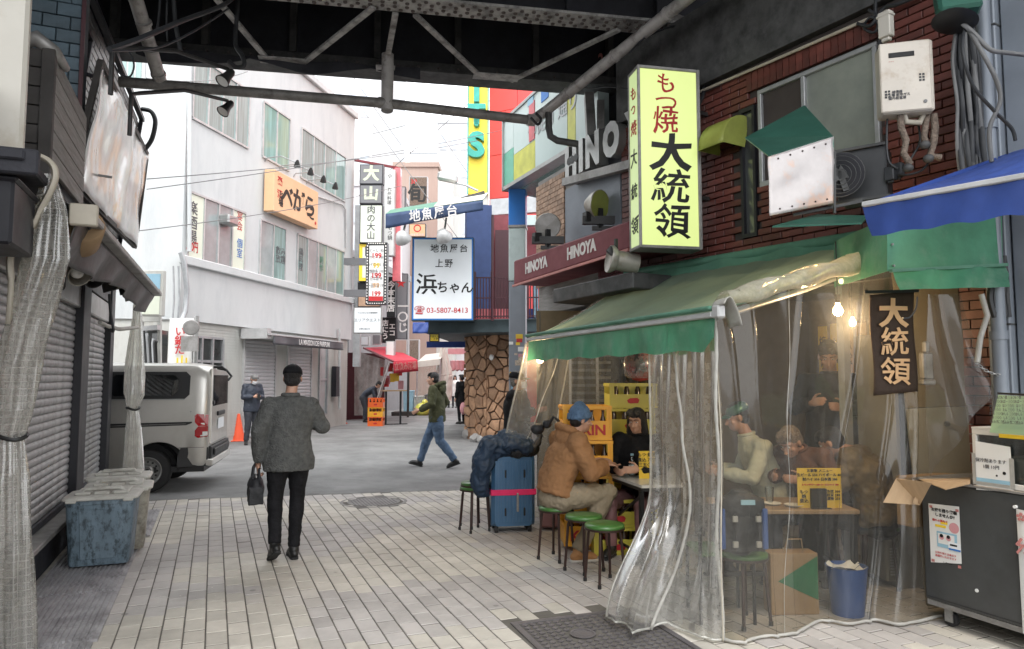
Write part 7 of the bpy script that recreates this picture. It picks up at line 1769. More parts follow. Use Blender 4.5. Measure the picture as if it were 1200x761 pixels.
# man crossing to the left
cr = G(512, 548)
face = lambda d: atan2(d.y, d.x)-pi/2
person('dark haired man in olive hoodie and loose jeans striding left across the road', (cr.x, cr.y, 0), face(-RT+FH*.05),
  dict(pelvis=(0,0,.93), hiL=(-.09,0,.90), hiR=(.09,0,.90), knL=(-.10,-.06,.50), anL=(-.10,-.34,.14), knR=(.10,.19,.53), anR=(.10,.33,.10), elR=(.26,-.12,1.17), wrR=(.25,.02,.95), elL=(-.26,.06,1.15), wrL=(-.24,.30,1.04), chest=(0,.03,1.30), neck=(0,.04,1.45), head=(0,.09,1.59), shL=(-.19,.06,1.41), shR=(.19,-.01,1.41)),
  top='olive_hoodie', legs='jeans', shoe='black_shoe', hood='olive_hoodie', bulk=1.13, hem=.82, legr=1.22, vs=.012, hy=.1, footR=(0,.25), footL=(0,-.35), scale=1.01, fold=.014)
# man with phone
pm_ = G(294, 521)
person('grey haired masked man in navy jacket looking at his phone by the white building', (pm_.x, pm_.y, 0), face(RT*.75-FH*.75),
  dict(elL=(-.24,.04,1.15), wrL=(-.06,.25,1.17), elR=(.24,.04,1.15), wrR=(.06,.25,1.17), neck=(0,.02,1.46), head=(0,.085,1.585), knL=(-.09,.02,.5), anL=(-.13,.05,.09), anR=(.12,-.02,.09)),
  top='jacket_navy', legs='trouser_dark', hair='hair_grey', hp=-.5, mask=True, bulk=1.12, legr=1.1, vs=.014, shoe='black_shoe', footL=-.3, footR=.4)
b = B(); p_ = pm_+(RT*.75-FH*.75).normalized()*.36+UZ*1.17; b.box(-.035,.035,-.006,.006,-.07,.07, Matrix.Translation(p_)); tag(obj('phone', b, K['letter_black'], bevel=.004), 'dark phone held by the grey haired man', 'phone')
# man bending over the crates
bd = G(428, 495)
person('man in dark top and grey trousers bending over the orange crates in the lane', (bd.x, bd.y, 0), face(RT),
  dict(pelvis=(0,-.08,.90), waist=(0,.0,1.03), chest=(0,.20,1.16), neck=(0,.36,1.26), head=(0,.47,1.36), shL=(-.18,.30,1.20), shR=(.18,.30,1.20), elL=(-.2,.36,.94), elR=(.2,.36,.94), wrL=(-.14,.48,.74), wrR=(.14,.48,.74), hiL=(-.09,-.07,.88), hiR=(.09,-.07,.88), knL=(-.11,0,.49), knR=(.12,.02,.49)),
  top='jacket_navy', legs='trouser_dark', hp=-.6, vs=.016, bulk=1.0, legr=1.25, footL=-.2, footR=.2, shoe='black_shoe')
# far pedestrians
for i, (x, y, lab, tp, lg, hr_, lh_) in enumerate(((524,478,'far pedestrian in black behind the crossing man','black_cloth','black_cloth','hair',False),(533,478,'far pedestrian in a long white coat','poster_white','trouser_dark','hair',True),(541,497,'pedestrian in black coat passing behind the stone pillar','black_cloth','black_cloth','hair',False))):
    g_p = G(x, y); person(lab, (g_p.x,g_p.y,0), [0,2.6,.4][i], top=tp, legs=lg, hair=hr_, vs=.02, bulk=1.15, hem=.62 if i else .8, longhair=lh_)
t = thing('handbag','pink and white bag held by the pedestrian at the stone pillar','bag',tuple(G(541,497)+UZ*.35)); b = B(); b.ell(G(541.5,497)+RT*.05-FH*.2+UZ*.55, (.12,.1,.22)); obj('bag_body', b, K['poster_pink'], t, w=True, smooth=80)

# ------------------------------------------------------------------ stools
def make_stool(label):
    t = thing('stool', label, 'stool', (0,0,0), 0, 'round green topped stools')
    b = B(); b.lathe([(0,.438),(.150,.438),(.158,.445),(.160,.462),(.152,.474),(.10,.481),(0,.483)], (0,0,0), 32); obj('seat', b, K['stool_green'], t, smooth=50)
    b = B(); b.lathe([(.156,.430),(.163,.430),(.163,.446),(.156,.446)], (0,0,0), 32); obj('seat_rim', b, K['stool_leg'], t, smooth=40)
    for i in range(4):
        a = pi/4+i*pi/2; b = B(); b.tube([(.08*cos(a),.08*sin(a),.435),(.125*cos(a),.125*sin(a),.425),(.135*cos(a),.135*sin(a),.38),(.165*cos(a),.165*sin(a),.015)], .0115, 8); lg = obj('leg', b, K['stool_leg'], t, smooth=60)
        b = B(); b.cyl((.165*cos(a),.165*sin(a),.0),(.165*cos(a),.165*sin(a),.03), .015, n=10); obj('rubber_foot', b, K['rubber'], lg)
    return t
st = make_stool('green stool nearest the camera, in front of the seated man')
s4 = G(709,684); st.location = (s4.x, s4.y, .0)
s3 = G(690,672); dup(st, (s3.x+.0, s3.y+.08, 0), .3, 'green stool just behind the nearest one', 'round green topped stools')
s2 = G(652,655); dup(st, (s2.x, s2.y, 0), .5, 'green stool the man in the tan jacket sits on', 'round green topped stools')
s1_ = G(556,622); dup(st, (s1_.x, s1_.y, 0), .2, 'lower green stool of the stacked pair left of the blue suitcase', 'round green topped stools'); dup(st, (s1_.x+.01, s1_.y, .045), .2, 'upper green stool of the stacked pair left of the blue suitcase', 'round green topped stools')

# ------------------------------------------------------------------ seated man with beanie
sm_ = Vector((s2.x, s2.y, 0))
person('seated man in tan hooded jacket, blue beanie and khaki trousers on a green stool', (sm_.x, sm_.y, 0), face(RT*.93+FH*.35),
  dict(pelvis=(0,-.02,.58), waist=(0,.0,.74), chest=(0,.10,.94), neck=(0,.20,1.11), head=(0,.26,1.245), shL=(-.20,.13,1.05), shR=(.20,.13,1.05), elR=(.27,.22,.80), wrR=(.14,.44,.84), elL=(-.26,.25,.82), wrL=(-.08,.46,.86),
       hiL=(-.10,.02,.55), hiR=(.10,.02,.55), knR=(.18,.44,.60), anR=(.16,.14,.09), knL=(-.13,.45,.56), anL=(-.14,.42,.09)),
  top='tan_jacket', legs='khaki', shoe='tan_boot', hood='tan_jacket', cap='beanie', hair='hair', hy=-.15, hp=-.12, bulk=1.22, hem=.58, legr=1.22, sleeve=1.25, vs=.010, fold=.013, palmR=(0,0,-1), palmL=(0,0,-1), curlR=.4, hipw=1.0, footR=.1, footL=-.1)
# woman in black behind the table
wp = D(752, 600, 6.95)
person('woman with long dark hair in black sitting behind the white table', (wp.x, wp.y, 0), face(-RT*.5-FH*.85),
  dict(pelvis=(0,-.02,.50), waist=(0,0,.68), chest=(0,.05,.92), neck=(0,.07,1.09), head=(0,.11,1.22), shL=(-.19,.06,1.04), shR=(.19,.06,1.04), elR=(.26,.14,.80), wrR=(.12,.34,.78), elL=(-.26,.14,.80), wrL=(-.10,.34,.80), hiL=(-.1,0,.48), hiR=(.1,0,.48), knL=(-.15,.42,.50), knR=(.15,.42,.50), anL=(-.15,.40,.09), anR=(.15,.40,.09)),
  top='black_cloth', legs='case_rose', longhair=True, hp=-.15, bulk=1.12, hem=.5, vs=.011)
# person peeking out behind the far sheet
pk = D(606, 540, 9.0)
person('person in dark puffy jacket and grey cap half hidden beside the gate column', (pk.x, pk.y, 0), face(RT*.9-FH*.3), dict(elR=(.22,.10,1.2), wrR=(.15,.3,1.25)),
  top='black_cloth', legs='black_cloth', cap='cap', hair='hair_grey', mask=True, bulk=1.3, vs=.014, scale=.99)
# behind the vinyl
SIT = dict(pelvis=(0,-.02,.52), waist=(0,0,.70), chest=(0,.08,.94), neck=(0,.13,1.11), head=(0,.20,1.25), shL=(-.19,.09,1.06), shR=(.19,.09,1.06), elR=(.25,.20,.82), wrR=(.13,.42,.84), elL=(-.25,.20,.82), wrL=(-.12,.42,.84), hiL=(-.1,0,.50), hiR=(.1,0,.50), knL=(-.15,.42,.52), knR=(.15,.42,.52), anL=(-.15,.40,.09), anR=(.15,.40,.09))
pA = D(903, 600, 6.15)
person('person in green cap and pale shirt leaning left at the table inside the vinyl', (pA.x, pA.y, 0), face(-RT+FH*.1), dict(SIT, head=(0,.26,1.30), neck=(0,.18,1.14)), top='pale_shirt', legs='black_cloth', cap='cap', hp=-.3, bulk=1.15, hem=.52, vs=.012)
pB = D(978, 600, 6.55)
person('tall man in black standing inside the vinyl looking down at his hands', (pB.x, pB.y, 0.02), face(-FH*.8-RT*.4), dict(elL=(-.27,.06,1.2), wrL=(-.11,.30,1.22), elR=(.27,.06,1.2), wrR=(.12,.32,1.25), head=(0,.06,1.62)), top='dark_apron', legs='black_cloth', hp=-.45, bulk=1.1, vs=.012, scale=1.12, apron='dark_apron')
pC = D(960, 600, 6.0)
person('person in brown knit hunched over the table inside the vinyl', (pC.x, pC.y, 0), face(-FH*.5-RT*.7), dict(SIT, chest=(0,.16,.92), neck=(0,.27,1.05), head=(0,.38,1.12), shL=(-.19,.22,1.02), shR=(.19,.22,1.02)), top='brown_knit', legs='black_cloth', hair='lag_pipe', hp=-.6, bulk=1.15, hem=.52, vs=.012)
pD = D(1028, 600, 5.75)
person('person in olive puffer jacket seated with back to us inside the vinyl', (pD.x, pD.y, 0), face(FH*.6-RT*.8), dict(SIT, chest=(0,.08,.90), neck=(0,.19,1.05), head=(0,.33,1.10), shL=(-.21,.14,1.0), shR=(.21,.14,1.0)), top='olive_puffer', legs='black_cloth', hp=-.5, bulk=1.38, hem=.5, vs=.012, fold=.022)
cam_st = st
for i, (x, d_, lab) in enumerate(((903,6.15,'dark stool under the person in the pale shirt'),(960,6.0,'dark stool under the person in brown knit'),(1028,5.75,'dark stool under the person in the puffer jacket'),(752,6.95,'stool under the woman in black'),(870,4.9,'green stool inside the vinyl under the hanging backpack'))):
    p = D(x, 600, d_); dup(st, (p.x, p.y, 0), .4*i, lab, 'round green topped stools')

# ------------------------------------------------------------------ luggage
sc_ = G(601, 622)
SC = thing('suitcase', 'tall ribbed blue hard-shell suitcase with a pink strap', 'suitcase', (sc_.x, sc_.y+.04, 0), radians(-14))
b = B(); b.loft([[Vector((x,y,z)) for x,y in ((-.235+r,-.15),(.235-r,-.15),(.235,-.15+r),(.235,.15-r),(.235-r,.15),(-.235+r,.15),(-.235,.15-r),(-.235,-.15+r))] for z,r in ((.07,.07),(.085,.045),(.11,.035),(.76,.035),(.785,.045),(.80,.07))]); obj('shell', b, K['case_blue'], SC, smooth=40)
rb = mkmesh('rib', B().box(-.008,.008,-.011,.0,-.32,.32), K['case_blue'])
for i in range(13):
    if i == 6: continue
    inst('rib', rb, SC, Matrix.Translation((-.19+i*.0317,-.150,.435)))
b = B(); b.box(-.012,.012,-.158,-.150,.11,.77); obj('zip', b, K['case_blue'], SC)
for x, z in ((-.09,.62),(-.09,.22),(.12,.62),(.12,.22)):
    b = B(); b.box(x-.012,x+.012,-.162,-.150,z-.045,z+.045); obj('latch', b, K['letter_black'], SC, bevel=.006)
b = B(); b.box(.03,.055,-.170,-.152,.22,.42); obj('side_handle', b, K['alu_dull'], SC, bevel=.006)
b = B()
for (x0,x1,y0,y1) in ((-.243,.243,-.165,-.157),(-.243,.243,.157,.165),(-.247,-.238,-.158,.158),(.238,.247,-.158,.158)): b.box(x0,x1,y0,y1,.395,.455)
obj('strap', b, K['strap_pink'], SC, bevel=.003)
for x in (-.18,.18):
    for y in (-.11,.11):
        b = B(); b.box(x-.02,x+.02,y-.02,y+.02,.045,.075); b.cyl((x-.018,y,.028),(x+.018,y,.028),.028,n=14); obj('wheel', b, K['rubber'], SC)
b = B(); b.tube([(-.09,.12,.79),(-.09,.12,.98),(.09,.12,.98),(.09,.12,.79)], .009, 8); obj('trolley_handle', b, K['alu'], SC, smooth=60)
t = thing('jacket', 'dark blue rain jacket heaped over the suitcase and hanging down at its left', 'jacket', (sc_.x-.05, sc_.y+.04, .80))
b = B()
b.ell((.03,-.02,.11), (.25,.19,.12)); b.ell((-.17,0,.08), (.13,.16,.14)); b.ell((.18,.02,.10), (.14,.15,.12)); b.tube([(-.22,-.06,.14),(-.31,-.08,-.04),(-.33,-.07,-.24),(-.30,-.05,-.42)], [.11,.11,.10,.06], 12); b.tube([(-.1,-.18,.16),(.1,-.20,.10),(.22,-.16,.06)], [.07,.07,.05], 10); b.ell((.0,.0,.19),(.14,.11,.08))
vobj('cloth', b, .012, K['jacket_blue'], t, smooth=4, disp=.028, dsz=.11)
t = thing('backpack', 'black bag lying on the suitcase top under the blue jacket', 'bag', (sc_.x+.05, sc_.y+.0, .80))
b = B(); b.ell((.02,-.04,.06), (.22,.15,.09)); b.tube([(.12,-.15,.06),(.2,-.12,.15),(.26,-.05,.22)],[.03,.03,.02],8); vobj('body', b, .010, K['bag_black'], t, smooth=3, disp=.015, dsz=.08)
t = thing('backpack', 'black camera-like bag peeking out between the jacket heap and the beanie', 'bag', tuple(D(640,520,6.7)))
b = B(); b.ell(D(630,503,6.9), (.07,.05,.055)); b.ell(D(641,497,6.9), (.045,.04,.045)); b.tube([D(642,500,6.85), D(649,488,6.8), D(655,494,6.75)], .014, 8); obj('body', b, K['bag_black'], t, w=True, smooth=60)
t = thing('suitcase', 'small dusty rose suitcase lying behind the stools', 'suitcase', tuple(G(652,622)))
r_ = G(652,624); rM = frame(r_+UZ*.0, RT)
b = B(); b.box(-.17,.17,.03,.33,-.32,-.06,rM); obj('shell', b, K['case_rose'], t, w=True, bevel=.03, seg=2)
for i in range(5):
    b = B(); b.box(-.14+i*.065,-.115+i*.065,.06,.30,-.06,-.052,rM); obj('rib', b, K['case_rose'], t, w=True)
b = B(); b.box(-.07,.07,.20,.26,-.052,-.035,rM); obj('handle', b, K['letter_black'], t, w=True, bevel=.01)

# ------------------------------------------------------------------ beer crates
def crate(label, w_, d_, h_, body, txt, group, tm='letter_red', sz=.14):
    t = thing('beer_crate', label, 'crate', (0,0,0), 0, group)
    b = B(); e = .014
    b.box(-w_/2,w_/2,-d_/2,-d_/2+e,0,h_*.56); b.box(-w_/2,w_/2,-d_/2,-d_/2+e,h_*.90,h_)
    for x in (-w_/2, w_/2-.045): b.box(x,x+.045,-d_/2+.001,-d_/2+e,h_*.56,h_*.90)
    b.box(-w_/2,w_/2,d_/2-e,d_/2,0,h_)
    for s in (-1,1): b.box(s*(w_/2-e/2)-e/2,s*(w_/2-e/2)+e/2,-d_/2+e,d_/2-e,0,h_*.56); b.box(s*(w_/2-e/2)-e/2,s*(w_/2-e/2)+e/2,-d_/2+e,d_/2-e,h_*.86,h_)
    b.box(-w_/2+e,w_/2-e,-d_/2+e,d_/2-e,.0,.012)
    obj('shell', b, K[body], t)
    b = B()
    b.box(-w_/2-.008,w_/2+.008,-d_/2-.008,-d_/2-.0005,h_-.03,h_-.004); b.box(-w_/2-.008,w_/2+.008,-d_/2-.008,-d_/2-.0005,.0,.022)
    for x in (-w_/2-.004,-.008 if False else w_/2-.012,): b.box(x,x+.016,-d_/2-.007,-d_/2-.0005,.023,h_-.031)
    for s in (-1,1): b.box(s*(w_/2+.004)-.004,s*(w_/2+.004)+.004,-d_/2,d_/2,h_-.03,h_-.004)
    obj('ribs', b, K[body], t)
    bm_ = mkmesh('bottle', B().lathe([(0,.0),(.030,.0),(.030,.17),(.014,.22),(.013,.255),(.016,.257),(.016,.268),(0,.268)], (0,0,.013), 10), K['bottle_brown'], smooth=50)
    for i in range(4):
        for j in range(1): inst('bottle', bm_, t, Matrix.Translation((-w_/2+.07+i*(w_-.14)/3, -d_/2+.06+j*.09, 0)))
    if txt: text(txt, sz, frame((0,-d_/2-.001,h_*.28), (1,0,0)), K[tm], t, bold=.028, w=False, sx=1.05)
    else:
        lg = B(); lg.prism([(-.055,-.022),(-.03,-.03),(.05,-.026),(.062,.008),(.04,.028),(-.035,.024),(-.065,.004)], frame((0,-d_/2-.0005,h_*.30), (1,0,0)), .003); obj('logo', lg, K[tm], t)
    return t
kc = D(686, 540, 7.0)
c1x = crate('x', .46,.37,.325,'crate_orange','KIRIN','yellow-orange crates lettered KIRIN', sz=.135)
c1x.location = (kc.x, kc.y, .06); c1x.rotation_euler = (0,0,-YAW+.05); c1x['label'] = 'lowest orange-yellow KIRIN crate in the stack behind the seated man'
for i, l in ((1,'second orange-yellow KIRIN crate from the bottom behind the seated man'),(2,'third orange-yellow KIRIN crate from the bottom, bottles showing'),(3,'topmost orange-yellow KIRIN crate beside the blue beanie')):
    dup(c1x, (kc.x+rnd.uniform(-.01,.01), kc.y, .06+i*.33), -YAW+.05+rnd.uniform(-.03,.03), l)
yc = D(738, 540, 7.45)
c2x = crate('x', .48,.37,.25,'crate_yellow','','tall stacks of bright yellow crates', sz=.06)
for ch in list(c2x.children):
    pass
c2x.location = (yc.x, yc.y, .06); c2x.rotation_euler = (0,0,-YAW); c2x['label'] = 'lowest bright yellow crate in the tall stack by the woman in black'
for i in range(1,6):
    dup(c2x, (yc.x+rnd.uniform(-.012,.012), yc.y, .06+i*.255), -YAW+rnd.uniform(-.03,.03), ['','second','third','fourth','fifth','topmost'][i]+' bright yellow crate'+(' from the bottom' if i < 5 else '')+' in the tall stack by the woman in black')
for i, (x, y_, d_, z_, lab) in enumerate(((720,600,6.9,.0,'yellow crate on the ground under the white table'),(720,600,6.9,.255,'yellow crate standing on another under the white table'))):
    p = D(x, y_, d_); dup(c2x, (p.x, p.y, z_), -YAW+.1, lab)
# lane crates
lc = D(441, 490, 24.2)
for i, m_ in enumerate(('crate_red','crate_orange','crate_red')):
    c3 = crate('%s crate in the lane beside the bending man' % ('bottom orange-red','middle yellow-orange','top orange-red')[i], .50,.38,.31,m_,'','crates beside the bending man', sz=.08, tm='letter_red'); c3.location = (lc.x, lc.y, i*.315); c3.rotation_euler = (0,0,-YAW)

# ------------------------------------------------------------------ white table and what stands on it
tq = [D(699,549,6.85), D(766,549,7.3), D(765,567,6.15), D(752,568,6.1)]
TBz = .72
tA, tB, tC, tD_ = G(700,551,TBz), G(790,548,TBz), G(800,568,TBz), G(752,569,TBz)
TW = thing('table', 'white topped folding table on black legs at the opening of the vinyl', 'table', tuple((tA+tC)/2-UZ*TBz))
b = B(); lst = [tA,tB,tC,tD_]; b.add([p-UZ*.025 for p in lst]+lst, [(3,2,1,0),(4,5,6,7)]+[(i,(i+1)%4,4+(i+1)%4,4+i) for i in range(4)]); obj('tabletop', b, K['table_white'], TW, w=True)
b = B(); cc_ = (tA+tC)/2; ls2 = [cc_+(p-cc_)*.97-UZ*.026 for p in lst]; b.add([p-UZ*.03 for p in ls2]+ls2, [(3,2,1,0),(4,5,6,7)]+[(i,(i+1)%4,4+(i+1)%4,4+i) for i in range(4)]); obj('frame', b, K['table_leg'], TW, w=True)
for p in [cc_+(p-cc_)*.90 for p in lst]:
    b = B(); b.bar(Vector((p.x,p.y,0)), Vector((p.x,p.y,TBz-.06)), .035,.035); obj('leg', b, K['table_leg'], TW, w=True)
for a_, c_ in ((0,3),(1,2)):
    p, q_ = cc_+(lst[a_]-cc_)*.9, cc_+(lst[c_]-cc_)*.9; b = B(); b.bar(Vector((p.x,p.y,.15)), Vector((q_.x,q_.y,.62)), .02,.02); b.bar(Vector((p.x,p.y,.12)), Vector((q_.x,q_.y,.12)), .02,.02); obj('brace', b, K['table_leg'], TW, w=True)
mg = G(711,551,TBz)+Vector((.06,0,0))
t = thing('beer_mug', 'half drunk glass beer mug on the white table', 'mug', tuple(mg))
b = B(); b.lathe([(0,.0),(.036,0),(.040,.01),(.040,.135),(.036,.135),(.034,.014),(0,.014)], (0,0,0), 20); obj('glass', b, K['glass'], t, smooth=50)
b = B(); b.lathe([(0,.015),(.033,.015),(.033,.07),(0,.07)], (0,0,0), 20); obj('beer', b, K['beer'], t, smooth=50)
b = B(); b.lathe([(.0,.0705),(.033,.0705),(.033,.10),(0,.098)], (0,0,0), 20); obj('froth', b, K['foam'], t, smooth=50)
b = B(); b.tube([(-.038,0,.11),(-.065,0,.105),(-.070,0,.06),(-.060,0,.035),(-.038,0,.03)], .007, 8); obj('handle', b, K['glass'], t, smooth=60)
bt = G(741,558,TBz)
t = thing('water_bottle', 'clear plastic bottle with pale blue cap and white label on the white table', 'bottle', tuple(bt))
b = B(); b.lathe([(0,0),(.030,0),(.032,.01),(.032,.13),(.022,.165),(.013,.18),(.013,.19)], (0,0,0), 20); obj('bottle_body', b, K['glass'], t, smooth=50)
b = B(); b.lathe([(.0328,.035),(.0328,.105)], (0,0,0), 20); obj('label_band', b, K['poster_white'], t, smooth=50)
b = B(); b.lathe([(0,.19),(.016,.19),(.016,.208),(0,.208)], (0,0,0), 14); obj('cap', b, K['poster_blue'], t)
b = B(); b.lathe([(0,.012),(.029,.012),(.029,.034),(0,.034)], (0,0,0), 14); obj('water', b, K['pane_grey'], t)
pl = G(724,557,TBz)
t = thing('plate', 'small pale plate with scraps of food beside the bottle', 'plate', tuple(pl)); b = B(); b.lathe([(0,.004),(.05,.004),(.085,.016),(.088,.014),(.052,.0),(0,.0)], (0,0,0), 24); obj('dish', b, K['cream_cloth'], t, smooth=60)
b = B(); b.ell((.01,0,.02),(.035,.025,.015)); obj('food', b, K['letter_pink'], t, smooth=80)
mp_ = G(752,561,TBz); t = thing('menu_stand', 'upright yellow menu card on the white table, half behind the vinyl', 'menu', tuple(mp_))
mM = frame(mp_+RT*.05, (RT+FH*.1).normalized()); b = B(); b.box(-.075,.075,.0,.25,-.004,0,mM); obj('card', b, K['poster_yellow'], t, w=True)
text('もつ 焼鳥\n煮込 冷奴\n三五〇円\nサラダ', .042, mM @ Matrix.Translation((0,.145,0)), K['letter_black'], t, bold=.01, line=1.1); b = B(); b.box(.035,.075,0.001,.12,.0,.03,mM); obj('holder', b, K['letter_black'], t, w=True)
# inner table
ia, ib_ = G(893,598,.70), G(1008,598,.70); ic = ib_+(FH*.55); id_ = ia+(FH*.55)-RT*.25; ia = ia-RT*.35
TI = thing('table', 'wooden topped table behind the front vinyl with a yellow menu on it', 'table', tuple(((ia+ic)/2)-UZ*.70))
lst = [ia,ib_,ic,id_]
b = B(); b.add([p-UZ*.03 for p in lst]+lst, [(3,2,1,0),(4,5,6,7)]+[(i,(i+1)%4,4+(i+1)%4,4+i) for i in range(4)]); obj('tabletop', b, K['table_wood'], TI, w=True, bevel=.005)
cc_ = (ia+ic)/2
for f_, p in enumerate([cc_+(p-cc_)*.92 for p in lst]):
    b = B(); b.bar(Vector((p.x,p.y,0)), Vector((p.x,p.y,.668)), .035,.035); obj('leg', b, K['table_leg'], TI, w=True)
b = B(); pp = [cc_+(p-cc_)*.92-UZ*.45 for p in lst]; b.bar(pp[0],pp[1],.03,.03); b.bar(pp[1],pp[2],.03,.03); obj('stretcher', b, K['table_leg'], TI, w=True)
mi_ = G(966,597,.70)+FH*.06; t = thing('menu_stand', 'yellow printed menu card with black holder behind the front vinyl', 'menu', tuple(mi_)); mM = frame(mi_, RT)
b = B(); b.box(-.165,.155,.0,.285,-.006,0,mM); obj('card', b, K['poster_yellow'], t, w=True); b = B(); b.box(-.075,.035,.0,.14,.001,.03,mM); b.box(-.085,.055,-.0,.006,.0305,.06,mM); obj('holder', b, K['letter_black'], t, w=True)
text('お飲物 メニュー\n生ビール 550 ハイボール 400\n酎ハイ 350 日本酒 380', .026, mM @ Matrix.Translation((0,.235,0)), K['letter_black'], t, bold=.01, line=1.2); text('レモンサワー 380 ウーロンハイ 380', .017, mM @ Matrix.Translation((0,.165,0)), K['letter_red'], t, bold=.02)
text('もつ\n焼\n煮込', .032, mM @ Matrix.Translation((-.12,.08,0)), K['letter_black'], t, bold=.01); text('冷奴 300\n枝豆 280\n漬物 250', .026, mM @ Matrix.Translation((.095,.09,0)), K['letter_black'], t, bold=.01)
for i, (x, y, lab) in enumerate(((905,592,'paper tissue on the wooden table inside the vinyl'),(930,594,'small pale dish on the wooden table inside the vinyl'))):
    p = G(x,y,.70); t = thing('small_dish', lab, 'dish', tuple(p)); b = B(); b.lathe([(0,.004),(.04,.004),(.065,.018),(.067,.016),(.04,0),(0,0)], (0,0,0), 18); obj('dish', b, K['cream_cloth'], t, smooth=60)
p = G(902,590,.70); t = thing('glass_cup', 'clear tumbler on the wooden table inside the vinyl', 'glass', tuple(p)); b = B(); b.lathe([(0,.0),(.026,0),(.034,.12),(.031,.12),(.024,.008),(0,.008)], (0,0,0), 18); obj('tumbler', b, K['glass'], t, smooth=50)
# hanging backpack
bp_ = D(868, 645, 4.75); BPk = thing('backpack', 'black and blue backpack with silver buckles hung on a chair behind the vinyl', 'backpack', (bp_.x,bp_.y,.50), -YAW)
b = B(); b.ell((0,0,.20), (.155,.10,.22)); b.box(-.14,.14,-.07,.08,.02,.36); vobj('body', b, .010, K['bag_black'], BPk, smooth=6, disp=.006, dsz=.07)
b = B(); b.ell((0,-.05,.31), (.15,.07,.09)); vobj('flap', b, .010, K['bag_black'], BPk, smooth=4, disp=.005, dsz=.06)
for x in (-.14,.135):
    b = B(); b.box(x-.018,x+.018,-.095,-.06,.04,.30); obj('blue_panel', b, K['bin_plastic_blue'], BPk, bevel=.008)
b = B(); b.box(-.03,.06,-.128,-.115,.33,.36); obj('badge', b, K['poster_blue'], BPk)
for x in (-.07,.08):
    b = B(); b.tube([(x,-.118,.27),(x+.005,-.115,.15),(x,-.105,.04)], .009, 6); st_ = obj('strap', b, K['rubber'], BPk)
    for z in (.24,.08):
        b = B(); b.box(x-.018,x+.018,-.132,-.112,z-.02,z+.02); obj('buckle', b, K['alu'], st_, bevel=.004)
t = thing('chair', 'dark metal chair the backpack hangs on', 'chair', (bp_.x,bp_.y+.15,0), -YAW)
b = B(); b.box(-.19,.19,-.02,.34,.44,.465); obj('seat', b, K['stool_green'], t, bevel=.01)
for x in (-.18,.18):
    b = B(); b.tube([(x,-.02,0),(x,-.02,.45),(x,-.05,.80)], .012, 8); obj('leg', b, K['table_leg'], t); b = B(); b.tube([(x,.33,0),(x,.33,.44)], .012, 8); obj('leg', b, K['table_leg'], t)
b = B(); b.box(-.18,.18,-.06,-.045,.62,.80); obj('backrest', b, K['table_leg'], t)
# paper bag, blue bin
g1_ = G(948,734); t = thing('paper_bag', 'large brown paper bag with a green triangle on the floor under the table', 'bag', tuple(g1_)); bM = frame(g1_+FH*.22, (RT+FH*.05).normalized())
b = B(); b.box(-.17,.17,.0,.42,-.14,.0,bM); obj('bag_body', b, K['bag_paper'], t, w=True, bevel=.004)
b = B(); b.add([bM @ Vector(v) for v in ((-.12,.23,.003),(.165,.10,.003),(.165,.40,.003))], [(0,1,2)]); obj('green_triangle', b, K['bag_green'], t, w=True); text('YODOBASHI' if False else 'TAKENOKO' if False else 'YAMASHIRO', .0001, bM, K['bag_green'], t) if False else None
b = B(); b.tube([bM @ Vector(v) for v in ((-.07,.42,-.01),(-.05,.52,.01),(.05,.52,.01),(.07,.42,-.01))], .005, 6); obj('handle', b, K['bag_paper'], t, w=True)
g2_ = G(1006,728); t = thing('waste_bin', 'blue round plastic bin with white liner under the table end', 'bin', tuple(g2_+FH*.15)); b = B(); b.lathe([(0,.0),(.105,0),(.135,.32),(.14,.33),(.128,.33),(.10,.01),(0,.01)], (0,0,0), 28); obj('body', b, K['bin_plastic_blue'], t, smooth=40)
b = B(); b.grid(lambda u,v: Vector(((.13+.012*sin(u*40))*cos(u*2*pi)*(1-.45*v), (.13+.012*sin(u*33))*sin(u*2*pi)*(1-.45*v), .325+.02*sin(u*25)*(1-v)-.03*v)), 48, 4); obj('liner', b, K['poster_white'], t, smooth=80)
# fridge / ice chest at the right, refrigerated showcase and door behind
FG = thing('glass_fridge', 'tall glass door fridge with shelves standing inside at the right', 'fridge', (5.35,3.95,0))
fM = frame((4.98,4.02,0), (.97,-.20,0))
b = B(); b.box(0,.70,0,.62,-.45,-.02,fM); b.box(0,.70,1.72,2.0,-.45,0,fM); b.box(0,.03,.62,1.72,-.45,0,fM); b.box(.67,.70,.62,1.72,-.45,0,fM); b.box(.03,.67,.62,1.72,-.45,-.43,fM); obj('case', b, K['fridge'], FG, w=True)
for z in (.85,1.1,1.35,1.58):
    b = B(); b.box(.03,.67,z,z+.012,-.42,-.04,fM); sh_ = obj('shelf', b, K['frame_white'], FG, w=True)
    for i in range(6):
        b = B(); b.box(.06+i*.10,.13+i*.10,z+.013,z+.12,-.16,-.08,fM); obj('packet', b, K[rnd.choice(['bottle_brown','lag_pipe','poster_green','letter_grey','cream_cloth'])], sh_, w=True, bevel=.01)
b = B(); b.box(.03,.67,.62,1.72,-.012,-.004,fM); obj('glass_door', b, K['glass_dark'], FG, w=True)
IC = thing('ice_chest', 'grey vented ice machine low inside the front vinyl beside the cart', 'ice machine', tuple(G(1060,692)))
iM = frame(G(1040,690), (RT+FH*.12).normalized())
b = B(); b.box(0,.42,0.05,.62,-.35,0,iM); obj('case', b, K['fridge'], IC, w=True, bevel=.015)
for j in range(2):
    for i in range(10):
        b = B(); b.box(.03+j*.20,.19+j*.20,.10+i*.022,.112+i*.022,.001,.006,iM); obj('vent_slat', b, K['frame_grey'], IC, w=True)
b = B(); b.box(.02,.40,.36,.56,.001,.02,iM); obj('hatch', b, K['fridge'], IC, w=True, bevel=.008)
